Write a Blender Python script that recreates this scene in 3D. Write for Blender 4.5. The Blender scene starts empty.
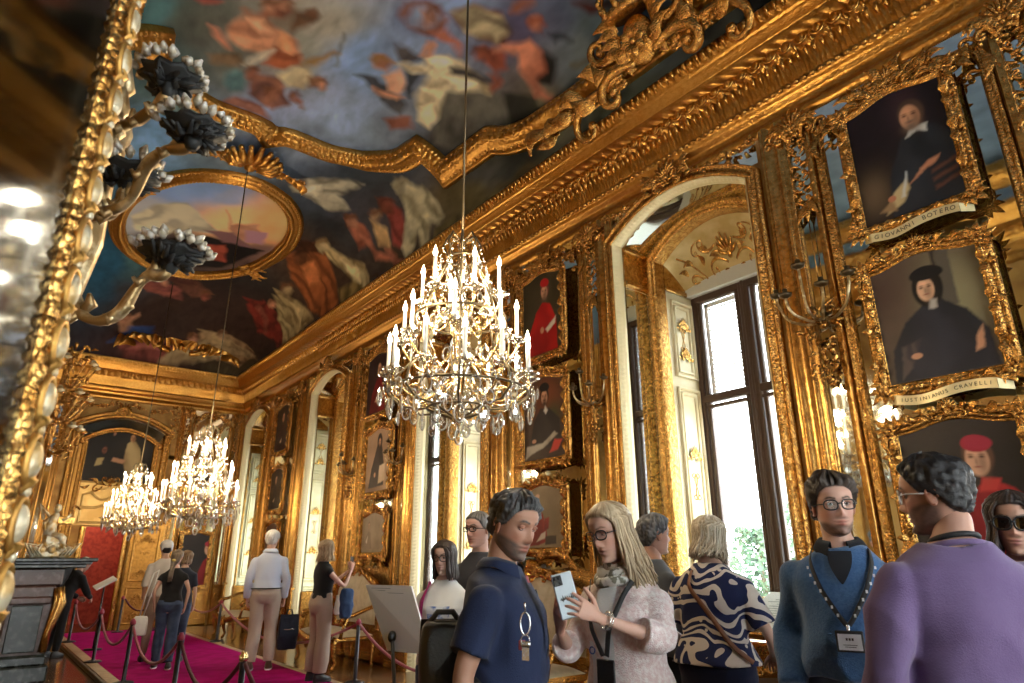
import bpy, bmesh, math, random
import numpy as np
from mathutils import Vector, Matrix, noise as mnoise

# ---------------------------------------------------------------- camera, sky, exposure
sc = bpy.context.scene
COL = sc.collection
cam_d = bpy.data.cameras.new('camera')
cam = bpy.data.objects.new('camera', cam_d)
COL.objects.link(cam)
CAM_H = 1.45
cam_d.sensor_width = 36.0
cam_d.lens = 22.953
cam_d.clip_start = 0.02
cam_d.clip_end = 200
cam_d.dof.use_dof = True
cam_d.dof.focus_distance = 4.2
cam_d.dof.aperture_fstop = 5.0
cam.matrix_world = Matrix(((0.78725369, -0.1939927, -0.58531912, 0.0),
                           (-0.61661978, -0.2529283, -0.74552486, 0.0),
                           (-0.00341739, 0.94783654, -0.31873847, CAM_H),
                           (0, 0, 0, 1)))
sc.camera = cam
sc.view_settings.view_transform = 'Standard'
sc.view_settings.look = 'None'
sc.view_settings.gamma = 1.0
sc.view_settings.use_curve_mapping = False
sc.view_settings.exposure = EXPOSURE = 0.22
sc.cycles.max_bounces = 10
sc.cycles.diffuse_bounces = 5
sc.cycles.glossy_bounces = 5
sc.cycles.transmission_bounces = 6
sc.cycles.transparent_max_bounces = 12
sc.cycles.sample_clamp_indirect = 6.0
sc.cycles.caustics_reflective = False
sc.cycles.caustics_refractive = False
sc.cycles.use_denoising = True
world = bpy.data.worlds.new('daylight_sky')
sc.world = world
world.use_nodes = True
_bg = world.node_tree.nodes['Background']
_bg.inputs[0].default_value = (0.93, 0.97, 1.0, 1)
_bg.inputs[1].default_value = SKY = 15.0
CANDLE_W = 52.0                     # watts of one chandelier tier

XR, XL, YF, YN = 5.1, -0.6, 18.3, -3.4      # the four walls of the gallery
WIN_Y = [-0.6, 3.7, 7.95, 12.5, 17.0]       # window centres along the right wall
PIER_Y = [(1.53, 1.0), (5.74, 1.0), (10.18, 1.1), (14.85, 1.1)]
PI = math.pi
rnd = random.Random(7)

# ---------------------------------------------------------------- helpers
def link(o):
    COL.objects.link(o)
    return o

def tag(o, label=None, cat=None, group=None, kind=None):
    if label: o['label'] = label
    if cat: o['category'] = cat
    if group: o['group'] = group
    if kind: o['kind'] = kind
    return o

def empty(name, loc=(0, 0, 0), rz=0.0, label=None, cat=None, group=None, kind=None, parent=None):
    o = bpy.data.objects.new(name, None)
    o.empty_display_size = 0.1
    link(o)
    o.location = loc
    o.rotation_euler = (0, 0, rz)
    if parent: o.parent = parent
    return tag(o, label, cat, group, kind)

def copy_tree(o, parent=None):
    c = o.copy()
    COL.objects.link(c)
    if parent is not None:
        c.parent = parent
    for ch in list(o.children):
        copy_tree(ch, c)
    return c

class MB:
    """collects numpy chunks of geometry and links them as one mesh object"""
    def __init__(self):
        self.V, self.F, self.M, self.C, self.n = [], [], [], [], 0
        self.sm = []
    def add(self, V, F, mi=0, col=None, smooth=True):
        V = np.asarray(V, float).reshape(-1, 3)
        n = self.n
        self.V.append(V)
        for f in F:
            self.F.append(tuple(int(i) + n for i in f))
        self.M += [mi] * len(F)
        self.sm += [smooth] * len(F)
        if col is None: col = (1, 1, 1)
        col = np.asarray(col, float)
        self.C.append(np.broadcast_to(col, (len(V), 3)) if col.ndim == 1 else col)
        self.n += len(V)
        return self
    def xform(self, fn, start=0):
        self.V = [fn(v) for v in self.V]
        return self
    def box(self, c, s, mi=0, bevel=0.0, rot=None, col=None):
        hx, hy, hz = s[0] / 2, s[1] / 2, s[2] / 2
        b = min(bevel, hx * .9, hy * .9, hz * .9)
        if b <= 0:
            V = np.array([(x, y, z) for x in (-hx, hx) for y in (-hy, hy) for z in (-hz, hz)], float)
            F = [(0, 1, 3, 2), (4, 6, 7, 5), (0, 4, 5, 1), (2, 3, 7, 6), (0, 2, 6, 4), (1, 5, 7, 3)]
        else:
            V, F = [], []
            idx = {}
            for sx in (-1, 1):
                for sy in (-1, 1):
                    for sz in (-1, 1):
                        for a in range(3):
                            p = [sx * (hx - b), sy * (hy - b), sz * (hz - b)]
                            p[a] += (sx, sy, sz)[a] * b
                            idx[(sx, sy, sz, a)] = len(V)
                            V.append(p)
            V = np.array(V)
            S = (-1, 1)
            for s_ in S:
                F.append([idx[(s_, -1, -1, 0)], idx[(s_, 1, -1, 0)], idx[(s_, 1, 1, 0)], idx[(s_, -1, 1, 0)]][::s_])
                F.append([idx[(-1, s_, -1, 1)], idx[(-1, s_, 1, 1)], idx[(1, s_, 1, 1)], idx[(1, s_, -1, 1)]][::s_])
                F.append([idx[(-1, -1, s_, 2)], idx[(1, -1, s_, 2)], idx[(1, 1, s_, 2)], idx[(-1, 1, s_, 2)]][::s_])
            for a in S:
                for c2 in S:
                    F.append([idx[(a, c2, -1, 0)], idx[(a, c2, -1, 1)], idx[(a, c2, 1, 1)], idx[(a, c2, 1, 0)]][::a * c2])
                    F.append([idx[(a, -1, c2, 2)], idx[(a, -1, c2, 0)], idx[(a, 1, c2, 0)], idx[(a, 1, c2, 2)]][::a * c2])
                    F.append([idx[(-1, a, c2, 1)], idx[(-1, a, c2, 2)], idx[(1, a, c2, 2)], idx[(1, a, c2, 1)]][::a * c2])
            for sx in S:
                for sy in S:
                    for sz in S:
                        F.append([idx[(sx, sy, sz, 0)], idx[(sx, sy, sz, 1)], idx[(sx, sy, sz, 2)]][::sx * sy * sz])
        if rot is not None:
            V = V @ np.array(rot.to_3x3() if hasattr(rot, 'to_3x3') else rot).T
        return self.add(V + np.asarray(c, float), F, mi, col, smooth=False)
    def tube(self, path, rad, n=8, mi=0, caps=True, closed=False, col=None, flat=None):
        P = np.asarray(path, float)
        N = len(P)
        R = np.broadcast_to(np.asarray(rad, float), (N,)) if np.ndim(rad) < 2 else None
        if closed:
            T = np.roll(P, -1, 0) - np.roll(P, 1, 0)
        else:
            T = np.gradient(P, axis=0)
        T /= np.linalg.norm(T, axis=1)[:, None] + 1e-12
        ref = np.array([0, 0, 1.0]) if abs(T[0][2]) < .9 else np.array([1.0, 0, 0])
        U = np.zeros_like(P)
        u = np.cross(T[0], ref)
        for i in range(N):
            u = u - T[i] * (u @ T[i])
            u /= np.linalg.norm(u) + 1e-12
            U[i] = u
        W = np.cross(T, U)
        a = np.arange(n) * 2 * PI / n
        k = 1.0 if flat is None else flat
        V = (P[:, None, :] + R[:, None, None] * (np.cos(a)[None, :, None] * U[:, None, :] + k * np.sin(a)[None, :, None] * W[:, None, :])).reshape(-1, 3)
        F = []
        for i in range(N if closed else N - 1):
            i2 = (i + 1) % N
            for j in range(n):
                j2 = (j + 1) % n
                F.append((i * n + j, i * n + j2, i2 * n + j2, i2 * n + j))
        if caps and not closed:
            F.append(tuple(range(n))[::-1])
            F.append(tuple((N - 1) * n + j for j in range(n)))
        return self.add(V, F, mi, col)
    def lathe(self, prof, c=(0, 0, 0), n=16, mi=0, flute=0.0, nf=0, col=None, sx=1, sy=1):
        pr = np.asarray(prof, float)
        a = np.arange(n) * 2 * PI / n
        k = 1 + (flute * np.cos(nf * a) if nf else 0 * a)
        V = np.stack([pr[:, 0, None] * (np.cos(a) * k)[None] * sx, pr[:, 0, None] * (np.sin(a) * k)[None] * sy, np.repeat(pr[:, 1, None], n, 1)], -1).reshape(-1, 3)
        F = []
        for i in range(len(pr) - 1):
            for j in range(n):
                j2 = (j + 1) % n
                F.append((i * n + j, i * n + j2, (i + 1) * n + j2, (i + 1) * n + j))
        if pr[0, 0] > 1e-4: F.append(tuple(range(n))[::-1])
        if pr[-1, 0] > 1e-4: F.append(tuple((len(pr) - 1) * n + j for j in range(n)))
        return self.add(V + np.asarray(c, float), F, mi, col)
    def ell(self, c, r, n=12, m=8, mi=0, rot=None, col=None):
        ph = np.linspace(-PI / 2, PI / 2, m + 1)
        a = np.arange(n) * 2 * PI / n
        V = np.stack([np.cos(ph)[:, None] * np.cos(a)[None], np.cos(ph)[:, None] * np.sin(a)[None], np.repeat(np.sin(ph)[:, None], n, 1)], -1).reshape(-1, 3) * np.asarray(r, float)
        if rot is not None: V = V @ np.array(rot).T
        F = []
        for i in range(m):
            for j in range(n):
                j2 = (j + 1) % n
                F.append((i * n + j, i * n + j2, (i + 1) * n + j2, (i + 1) * n + j))
        return self.add(V + np.asarray(c, float), F, mi, col)
    def grid(self, P, mi=0, col=None, smooth=True, flip=False):
        P = np.asarray(P, float)
        a, b = P.shape[:2]
        I = np.arange(a * b).reshape(a, b)
        F = np.stack([I[:-1, :-1], I[1:, :-1], I[1:, 1:], I[:-1, 1:]], -1).reshape(-1, 4)
        if flip: F = F[:, ::-1]
        return self.add(P.reshape(-1, 3), F.tolist(), mi, None if col is None else np.asarray(col).reshape(-1, 3), smooth)
    def mesh(self, name):
        me = bpy.data.meshes.new(name)
        V = np.concatenate(self.V) if self.V else np.zeros((0, 3))
        me.from_pydata(V.tolist(), [], self.F)
        me.polygons.foreach_set('material_index', np.array(self.M, np.int32))
        me.polygons.foreach_set('use_smooth', np.array(self.sm, bool))
        at = me.color_attributes.new('Col', 'FLOAT_COLOR', 'POINT')
        C = np.ones((len(V), 4), np.float32)
        C[:, :3] = np.concatenate(self.C)
        at.data.foreach_set('color', C.ravel())
        me.update()
        return me
    def build(self, name, mats, parent=None, loc=None, rz=None, label=None, cat=None, group=None, kind=None):
        me = self.mesh(name)
        for m in (mats if isinstance(mats, (list, tuple)) else [mats]):
            me.materials.append(m)
        o = bpy.data.objects.new(name, me)
        link(o)
        if parent: o.parent = parent
        if loc is not None: o.location = loc
        if rz is not None: o.rotation_euler = (0, 0, rz)
        return tag(o, label, cat, group, kind)

def resample(path, step, closed=False):
    P = np.asarray(path, float)
    if closed: P = np.vstack([P, P[:1]])
    out = [P[0]]
    for a, b in zip(P[:-1], P[1:]):
        L = np.linalg.norm(b - a)
        k = max(1, int(round(L / step)))
        for i in range(1, k + 1): out.append(a + (b - a) * i / k)
    out = np.array(out)
    return out[:-1] if closed else out

def sweep2(mb, path, prof, step=None, closed=False, mi=0, plane='xz', flip=False, col=None):
    """sweep a moulding along a flat path. path in the plane, prof rows (offset, rise[, amp, period, phase]).
    plane 'xz': wall moulding, rise towards the room (-y). plane 'xy': cornice, offset is inwards, rise = height."""
    P = np.asarray(path, float)
    if step: P = resample(P, step, closed)
    N = len(P)
    if closed:
        D0 = P - np.roll(P, 1, 0); D1 = np.roll(P, -1, 0) - P
    else:
        D = np.diff(P, axis=0)
        D0 = np.vstack([D[:1], D]); D1 = np.vstack([D, D[-1:]])
    D0 = D0 / (np.linalg.norm(D0, axis=1)[:, None] + 1e-12)
    D1 = D1 / (np.linalg.norm(D1, axis=1)[:, None] + 1e-12)
    n0 = np.stack([-D0[:, 1], D0[:, 0]], 1); n1 = np.stack([-D1[:, 1], D1[:, 0]], 1)
    nn = n0 + n1
    nn /= np.linalg.norm(nn, axis=1)[:, None] + 1e-12
    sc_ = 1 / np.clip((nn * n0).sum(1), .35, 1)
    nn = nn * sc_[:, None]
    s = np.concatenate([[0], np.cumsum(np.linalg.norm(np.diff(P, axis=0), axis=1))])
    G = np.zeros((N, len(prof), 3))
    for j, row in enumerate(prof):
        a, b = row[0], row[1]
        d = 0
        if len(row) > 2 and row[2]:
            ph = row[4] if len(row) > 4 else 0
            d = row[2] * (np.abs(np.sin(PI * (s / row[3] + ph))) * 2 - 1)
        if plane == 'xz':
            Q = P + nn * a
            G[:, j, 0] = Q[:, 0]; G[:, j, 2] = Q[:, 1]; G[:, j, 1] = -(b + d)
        else:
            Q = P + nn * (a + d if np.ndim(d) == 0 else (a + d)[:, None])
            G[:, j, 0] = Q[:, 0]; G[:, j, 1] = Q[:, 1]; G[:, j, 2] = b
    if closed: G = np.concatenate([G, G[:1]], 0)
    mb.grid(G, mi, flip=flip, col=None if col is None else np.broadcast_to(np.asarray(col, float), G.shape))
    return mb

def rotz(v, a):
    c, s = math.cos(a), math.sin(a)
    return (v[0] * c - v[1] * s, v[0] * s + v[1] * c, v[2])

# ---------------------------------------------------------------- noise in numpy
def _hash(i, j, seed):
    n = (i.astype(np.int64) * 374761393 + j.astype(np.int64) * 668265263 + seed * 1442695041) & 0x7fffffff
    n = ((n ^ (n >> 13)) * 1274126177) & 0x7fffffff
    return ((n ^ (n >> 16)) & 0xffff) / 65535.0
def vnoise(x, y, seed=0):
    xi, yi = np.floor(x), np.floor(y)
    fx, fy = x - xi, y - yi
    fx = fx * fx * (3 - 2 * fx); fy = fy * fy * (3 - 2 * fy)
    a = _hash(xi, yi, seed); b = _hash(xi + 1, yi, seed); c = _hash(xi, yi + 1, seed); d = _hash(xi + 1, yi + 1, seed)
    return (a * (1 - fx) + b * fx) * (1 - fy) + (c * (1 - fx) + d * fx) * fy
def fbm(x, y, o=4, seed=0):
    t, a, s = 0, .5, 0
    for k in range(o):
        t = t + a * vnoise(x * 2 ** k, y * 2 ** k, seed + k * 17); s += a; a *= .5
    return t / s
def lin(c):
    c = np.asarray(c, float) / 255.0
    return np.where(c <= .04045, c / 12.92, ((c + .055) / 1.055) ** 2.4)

# ---------------------------------------------------------------- materials
def mat(name, col=(.8, .8, .8), rough=.5, metal=0.0, bump=0.0, bscale=40.0, voro=0.0, vscale=60.0, mix=None, mscale=6.0, attr=False,
        spec=.5, sheen=0.0, emit=None, estr=0.0, coat=0.0, mixlo=.4, mixhi=.62, attrmul=None):
    m = bpy.data.materials.new(name)
    m.use_nodes = True
    nt = m.node_tree
    N, L = nt.nodes, nt.links
    bs = N['Principled BSDF']
    bs.inputs['Base Color'].default_value = (*col, 1)
    bs.inputs['Roughness'].default_value = rough
    bs.inputs['Metallic'].default_value = metal
    bs.inputs['Specular IOR Level'].default_value = spec
    if sheen: bs.inputs['Sheen Weight'].default_value = sheen
    if coat: bs.inputs['Coat Weight'].default_value = coat
    if emit:
        bs.inputs['Emission Color'].default_value = (*emit, 1)
        bs.inputs['Emission Strength'].default_value = estr
    tc = N.new('ShaderNodeTexCoord')
    src = None
    if attr:
        at = N.new('ShaderNodeAttribute'); at.attribute_name = 'Col'
        src = at.outputs['Color']
        if attrmul:
            mm = N.new('ShaderNodeMix'); mm.data_type = 'RGBA'; mm.blend_type = 'MULTIPLY'; mm.inputs[0].default_value = 1
            L.new(src, mm.inputs[6]); mm.inputs[7].default_value = (*attrmul, 1)
            src = mm.outputs[2]
    if mix:
        nz = N.new('ShaderNodeTexNoise'); nz.inputs['Scale'].default_value = mscale; nz.inputs['Detail'].default_value = 5
        L.new(tc.outputs['Object'], nz.inputs['Vector'])
        rp = N.new('ShaderNodeValToRGB')
        rp.color_ramp.elements[0].position = mixlo; rp.color_ramp.elements[1].position = mixhi
        L.new(nz.outputs['Fac'], rp.inputs['Fac'])
        mx = N.new('ShaderNodeMix'); mx.data_type = 'RGBA'
        L.new(rp.outputs['Color'], mx.inputs[0])
        if src: L.new(src, mx.inputs[6])
        else: mx.inputs[6].default_value = (*col, 1)
        mx.inputs[7].default_value = (*mix, 1)
        src = mx.outputs[2]
    if src: L.new(src, bs.inputs['Base Color'])
    nrm = None
    if voro:
        vn = N.new('ShaderNodeTexVoronoi'); vn.inputs['Scale'].default_value = vscale
        L.new(tc.outputs['Object'], vn.inputs['Vector'])
        b1 = N.new('ShaderNodeBump'); b1.inputs['Strength'].default_value = voro; b1.inputs['Distance'].default_value = .012
        b1.invert = True
        L.new(vn.outputs['Distance'], b1.inputs['Height'])
        nrm = b1.outputs['Normal']
    if bump:
        nb = N.new('ShaderNodeTexNoise'); nb.inputs['Scale'].default_value = bscale; nb.inputs['Detail'].default_value = 4
        L.new(tc.outputs['Object'], nb.inputs['Vector'])
        b2 = N.new('ShaderNodeBump'); b2.inputs['Strength'].default_value = bump; b2.inputs['Distance'].default_value = .01
        L.new(nb.outputs['Fac'], b2.inputs['Height'])
        if nrm: L.new(nrm, b2.inputs['Normal'])
        nrm = b2.outputs['Normal']
    if nrm: L.new(nrm, bs.inputs['Normal'])
    return m

GOLD = mat('gold_leaf', (.64, .37, .115), .27, .95, bump=.2, bscale=45, mix=(.42, .21, .05), mscale=22)
GOLDC = mat('carved_gold', (.64, .37, .11), .27, .95, bump=.3, bscale=70, voro=.5, vscale=55, mix=(.38, .18, .04), mscale=26)
GOLDD = mat('antique_gold', (.56, .31, .075), .42, .8, bump=.3, bscale=45, mix=(.42, .22, .055), mscale=18)
GOLDW = mat('gold_wall', (.50, .29, .085), .5, .55, bump=.3, bscale=22, mix=(.30, .15, .04), mscale=3)
CREAM = mat('cream_panel', (.80, .72, .50), .5, 0, bump=.1, bscale=20, mix=(.70, .58, .34), mscale=2.5)
DIMMIRROR = mat('dimmed_mirror_glass', (.15, .18, .23), .06, 1.0, bump=.03, bscale=3)  # dark navy tint put in to dim what the near mirror reflects
MIRROR = mat('mirror_glass', (.74, .78, .74), .035, 1.0, bump=.04, bscale=3)
GLASSW = None
WOODD = mat('dark_brown_wood', (.075, .042, .030), .45, bump=.15, bscale=20)
WHITE = mat('white_paint', (.82, .82, .80), .5)
BLACK = mat('black_metal', (.012, .012, .013), .4, .3)
PIC = mat('oil_painting', (1, 1, 1), .5, attr=True, spec=.3, bump=.1, bscale=90)
FRESCO = mat('fresco', (1, 1, 1), .8, attr=True, spec=.15)
BONE = mat('carved_bone_gold', (.60, .52, .36), .36, .35, bump=.25, bscale=60, mix=(.50, .32, .12), mscale=22, mixlo=.45, mixhi=.6)

def glass_pane_mat(name, tint=(1, 1, 1), gl=.07):
    m = bpy.data.materials.new(name); m.use_nodes = True
    nt = m.node_tree; N, L = nt.nodes, nt.links
    N.remove(N['Principled BSDF'])
    out = N['Material Output']
    tr = N.new('ShaderNodeBsdfTransparent'); tr.inputs[0].default_value = (*tint, 1)
    g = N.new('ShaderNodeBsdfGlossy'); g.inputs['Roughness'].default_value = .03
    mx = N.new('ShaderNodeMixShader'); mx.inputs[0].default_value = gl
    L.new(tr.outputs[0], mx.inputs[1]); L.new(g.outputs[0], mx.inputs[2]); L.new(mx.outputs[0], out.inputs[0])
    return m
PANE = glass_pane_mat('window_glass', (.96, .98, .97), .06)
CRYSTAL = glass_pane_mat('cut_crystal', (.93, .92, .90), .30)
LENS = glass_pane_mat('spectacle_lens', (.92, .94, .96), .025)
DLENS = glass_pane_mat('sunglass_lens', (.03, .03, .05), .10)
def emit_mat(name, col, s):
    m = bpy.data.materials.new(name); m.use_nodes = True
    nt = m.node_tree; N, L = nt.nodes, nt.links
    N.remove(N['Principled BSDF'])
    e = N.new('ShaderNodeEmission'); e.inputs[0].default_value = (*col, 1); e.inputs[1].default_value = s
    L.new(e.outputs[0], N['Material Output'].inputs[0])
    m.cycles.emission_sampling = 'NONE'
    return m
FLAME = emit_mat('candle_flame', (1.0, .86, .60), 22)
# ---------------------------------------------------------------- carved ornament
def leaf(mb, p, ang, L, w, lift=.03, curl=.5, mi=0, col=None):
    """pointed acanthus leaf lying on the wall plane: p = (x, z, rise)"""
    T = np.linspace(0, 1, 6)
    prof = np.array([.35, .85, 1.0, .8, .45, .04]) * w / 2
    d = np.array([math.cos(ang), math.sin(ang)]); n = np.array([-d[1], d[0]])
    G = np.zeros((6, 3, 3))
    for i, t in enumerate(T):
        bend = curl * L * .25 * math.sin(t * PI) 
        c = np.array(p[:2]) + d * L * t + n * bend
        rise = p[2] + lift * math.sin(t * PI * .85) + lift * .6 * t
        for j, k in enumerate((-1, 0, 1)):
            q = c + n * k * prof[i]
            G[i, j] = (q[0], -(rise + (lift * .45 if k == 0 else 0)), q[1])
    mb.grid(G, mi, col=None if col is None else np.broadcast_to(np.asarray(col, float), G.shape))
def scroll(mb, p, ang, L, turn=1, rad=.02, curls=1.3, mi=0, rise=None, n=6, col=None):
    K = 22
    x, z = p[0], p[1]; r0 = p[2]
    pts, rr = [], []
    a = ang
    for i in range(K):
        t = i / (K - 1)
        pts.append((x, -(r0 + rad * .8 + .5 * rad * math.sin(t * PI)), z))
        rr.append(rad * (1.0 - .55 * t) * (.6 + .4 * math.sin(min(1, t * 3) * PI / 2)))
        st = L / K * (1 - .55 * t)
        x += math.cos(a) * st; z += math.sin(a) * st
        a += turn * curls * 2 * PI / K * (.15 + 1.7 * t)
    mb.tube(pts, rr, n, mi, col=col)
    mb.ell(pts[-1], (rad * .9,) * 3, 7, 5, mi, col=col)
def shell(mb, p, ang, size, ribs=7, mi=0, spread=2.2):
    for i in range(ribs):
        a = ang + (i / (ribs - 1) - .5) * spread
        l = size * (1 - .25 * abs(i / (ribs - 1) - .5) * 2)
        c, s = math.cos(a), math.sin(a)
        pts = [(p[0] + c * l * t, -(p[2] + size * .28 * math.sin(t * PI * .8)), p[1] + s * l * t) for t in (0, .35, .7, 1)]
        mb.tube(pts, [size * .04, size * .08, size * .105, size * .06], 6, mi)
        mb.ell(pts[-1], (size * .08,) * 3, 6, 4, mi)
    mb.ell((p[0], -(p[2] + size * .12), p[1]), (size * .17,) * 3, 8, 6, mi)
def rosette(mb, p, size, n=6, mi=0):
    for i in range(n):
        leaf(mb, p, i * 2 * PI / n, size, size * .8, size * .35, 0, mi)
    mb.ell((p[0], -(p[2] + size * .3), p[1]), (size * .25,) * 3, 7, 5, mi)
def garland(mb, p0, p1, sag, size, n, mi=0, seed=1, rise=.03):
    r = random.Random(seed)
    for i in range(n):
        t = i / (n - 1)
        x = p0[0] + (p1[0] - p0[0]) * t; z = p0[1] + (p1[1] - p0[1]) * t - sag * 4 * t * (1 - t)
        k = size * (.7 + .6 * r.random())
        if r.random() < .45: rosette(mb, (x, z, rise), k, 5, mi)
        else:
            leaf(mb, (x, z, rise), r.random() * 6.3, k * 1.6, k, k * .4, r.uniform(-1, 1), mi)
            mb.ell((x, -rise - k * .3, z), (k * .4,) * 3, 6, 5, mi)
def crest(mb, p, w, h, seed=1, mi=0, rise=.03):
    """shell between paired scrolls and leaves, w wide, h high, p its foot"""
    x, z = p
    shell(mb, (x, z + h * .25, rise), PI / 2, h * .62, 7, mi)
    for s in (-1, 1):
        a = 0 if s > 0 else PI
        scroll(mb, (x + s * w * .06, z + h * .12, rise), a + s * .25, w * .62, -s, h * .085, 1.2, mi)
        scroll(mb, (x + s * w * .10, z + h * .2, rise), a + s * .8, w * .38, s, h * .07, 1.3, mi)
        leaf(mb, (x + s * w * .2, z + h * .15, rise), a + s * .5, w * .2, h * .3, h * .12, s, mi)
        leaf(mb, (x + s * w * .34, z + h * .08, rise), a - s * .1, w * .18, h * .25, h * .1, -s, mi)
        leaf(mb, (x + s * w * .12, z + h * .05, rise), a - s * .5, w * .18, h * .22, h * .1, -s, mi)
    rosette(mb, (x, z + h * .12, rise + .01), h * .2, 6, mi)
def openwork(mb, x0, x1, z0, z1, seed, mi=0, rise=.02, cell=.11, rad=.011):
    """pierced rocaille: chained c-scrolls and leaves that fill an upright strip"""
    r = random.Random(seed)
    z, k = z0, 0
    w = x1 - x0
    while z < z1:
        s = 1 if k % 2 == 0 else -1
        for q in (-1, 1):
            xx = (x0 + x1) / 2 + q * w * .05
            scroll(mb, (xx, z, rise), PI / 2 - q * (.9 + .3 * r.random()), w * .95, q * s, rad * (1 + .4 * r.random()), 1.1 + .3 * r.random(), mi)
            leaf(mb, ((x0 + x1) / 2 + q * w * .2, z + cell * .3, rise), PI / 2 - q * 1.1, w * .42, w * .2, .02, -q, mi)
        if k % 2: rosette(mb, ((x0 + x1) / 2, z + cell * .5, rise + .015), w * .2, 5, mi)
        z += cell; k += 1

def rrect(w, h, r, bulge=0.0, sag=0.0, n=6, nb=14, shoulder=.0):
    """counter-clockwise rounded rectangle centred on 0, top bowed up by bulge, bottom down by sag"""
    P = []
    for cx_, cz_, a0 in ((w / 2 - r, -h / 2 + r, -PI / 2), (w / 2 - r, h / 2 - r, 0), (-w / 2 + r, h / 2 - r, PI / 2), (-w / 2 + r, -h / 2 + r, PI)):
        for i in range(n + 1):
            a = a0 + PI / 2 * i / n
            P.append((cx_ + r * math.cos(a), cz_ + r * math.sin(a)))
        if a0 in (0, PI) and nb:
            x0, x1 = (w / 2 - r, -w / 2 + r) if a0 == 0 else (-w / 2 + r, w / 2 - r)
            for i in range(1, nb):
                t = i / nb
                x = x0 + (x1 - x0) * t
                f = math.sin(t * PI) ** 2
                P.append((x, h / 2 + bulge * f if a0 == 0 else -h / 2 - sag * f))
    return np.array(P)
def fill_path(mb, P, y, mi=0, col=None):
    V = [(p[0], y, p[1]) for p in P]
    mb.add(V, [tuple(range(len(V)))], mi, col, smooth=False)

FR_PROF = [(-.012, .0), (-.012, .018), (.0, .03), (.012, .034, .006, .05), (.022, .026), (.03, .03), (.04, .045, .003, .035, .5), (.052, .047), (.064, .036), (.072, .022), (.078, .024, .004, .022), (.086, .018), (.09, .0)]
def scaled(prof, k, kz=None):
    kz = kz or k
    return [(r[0] * k, r[1] * kz) + tuple(x * k for x in r[2:4]) + tuple(r[4:]) for r in prof]

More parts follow.
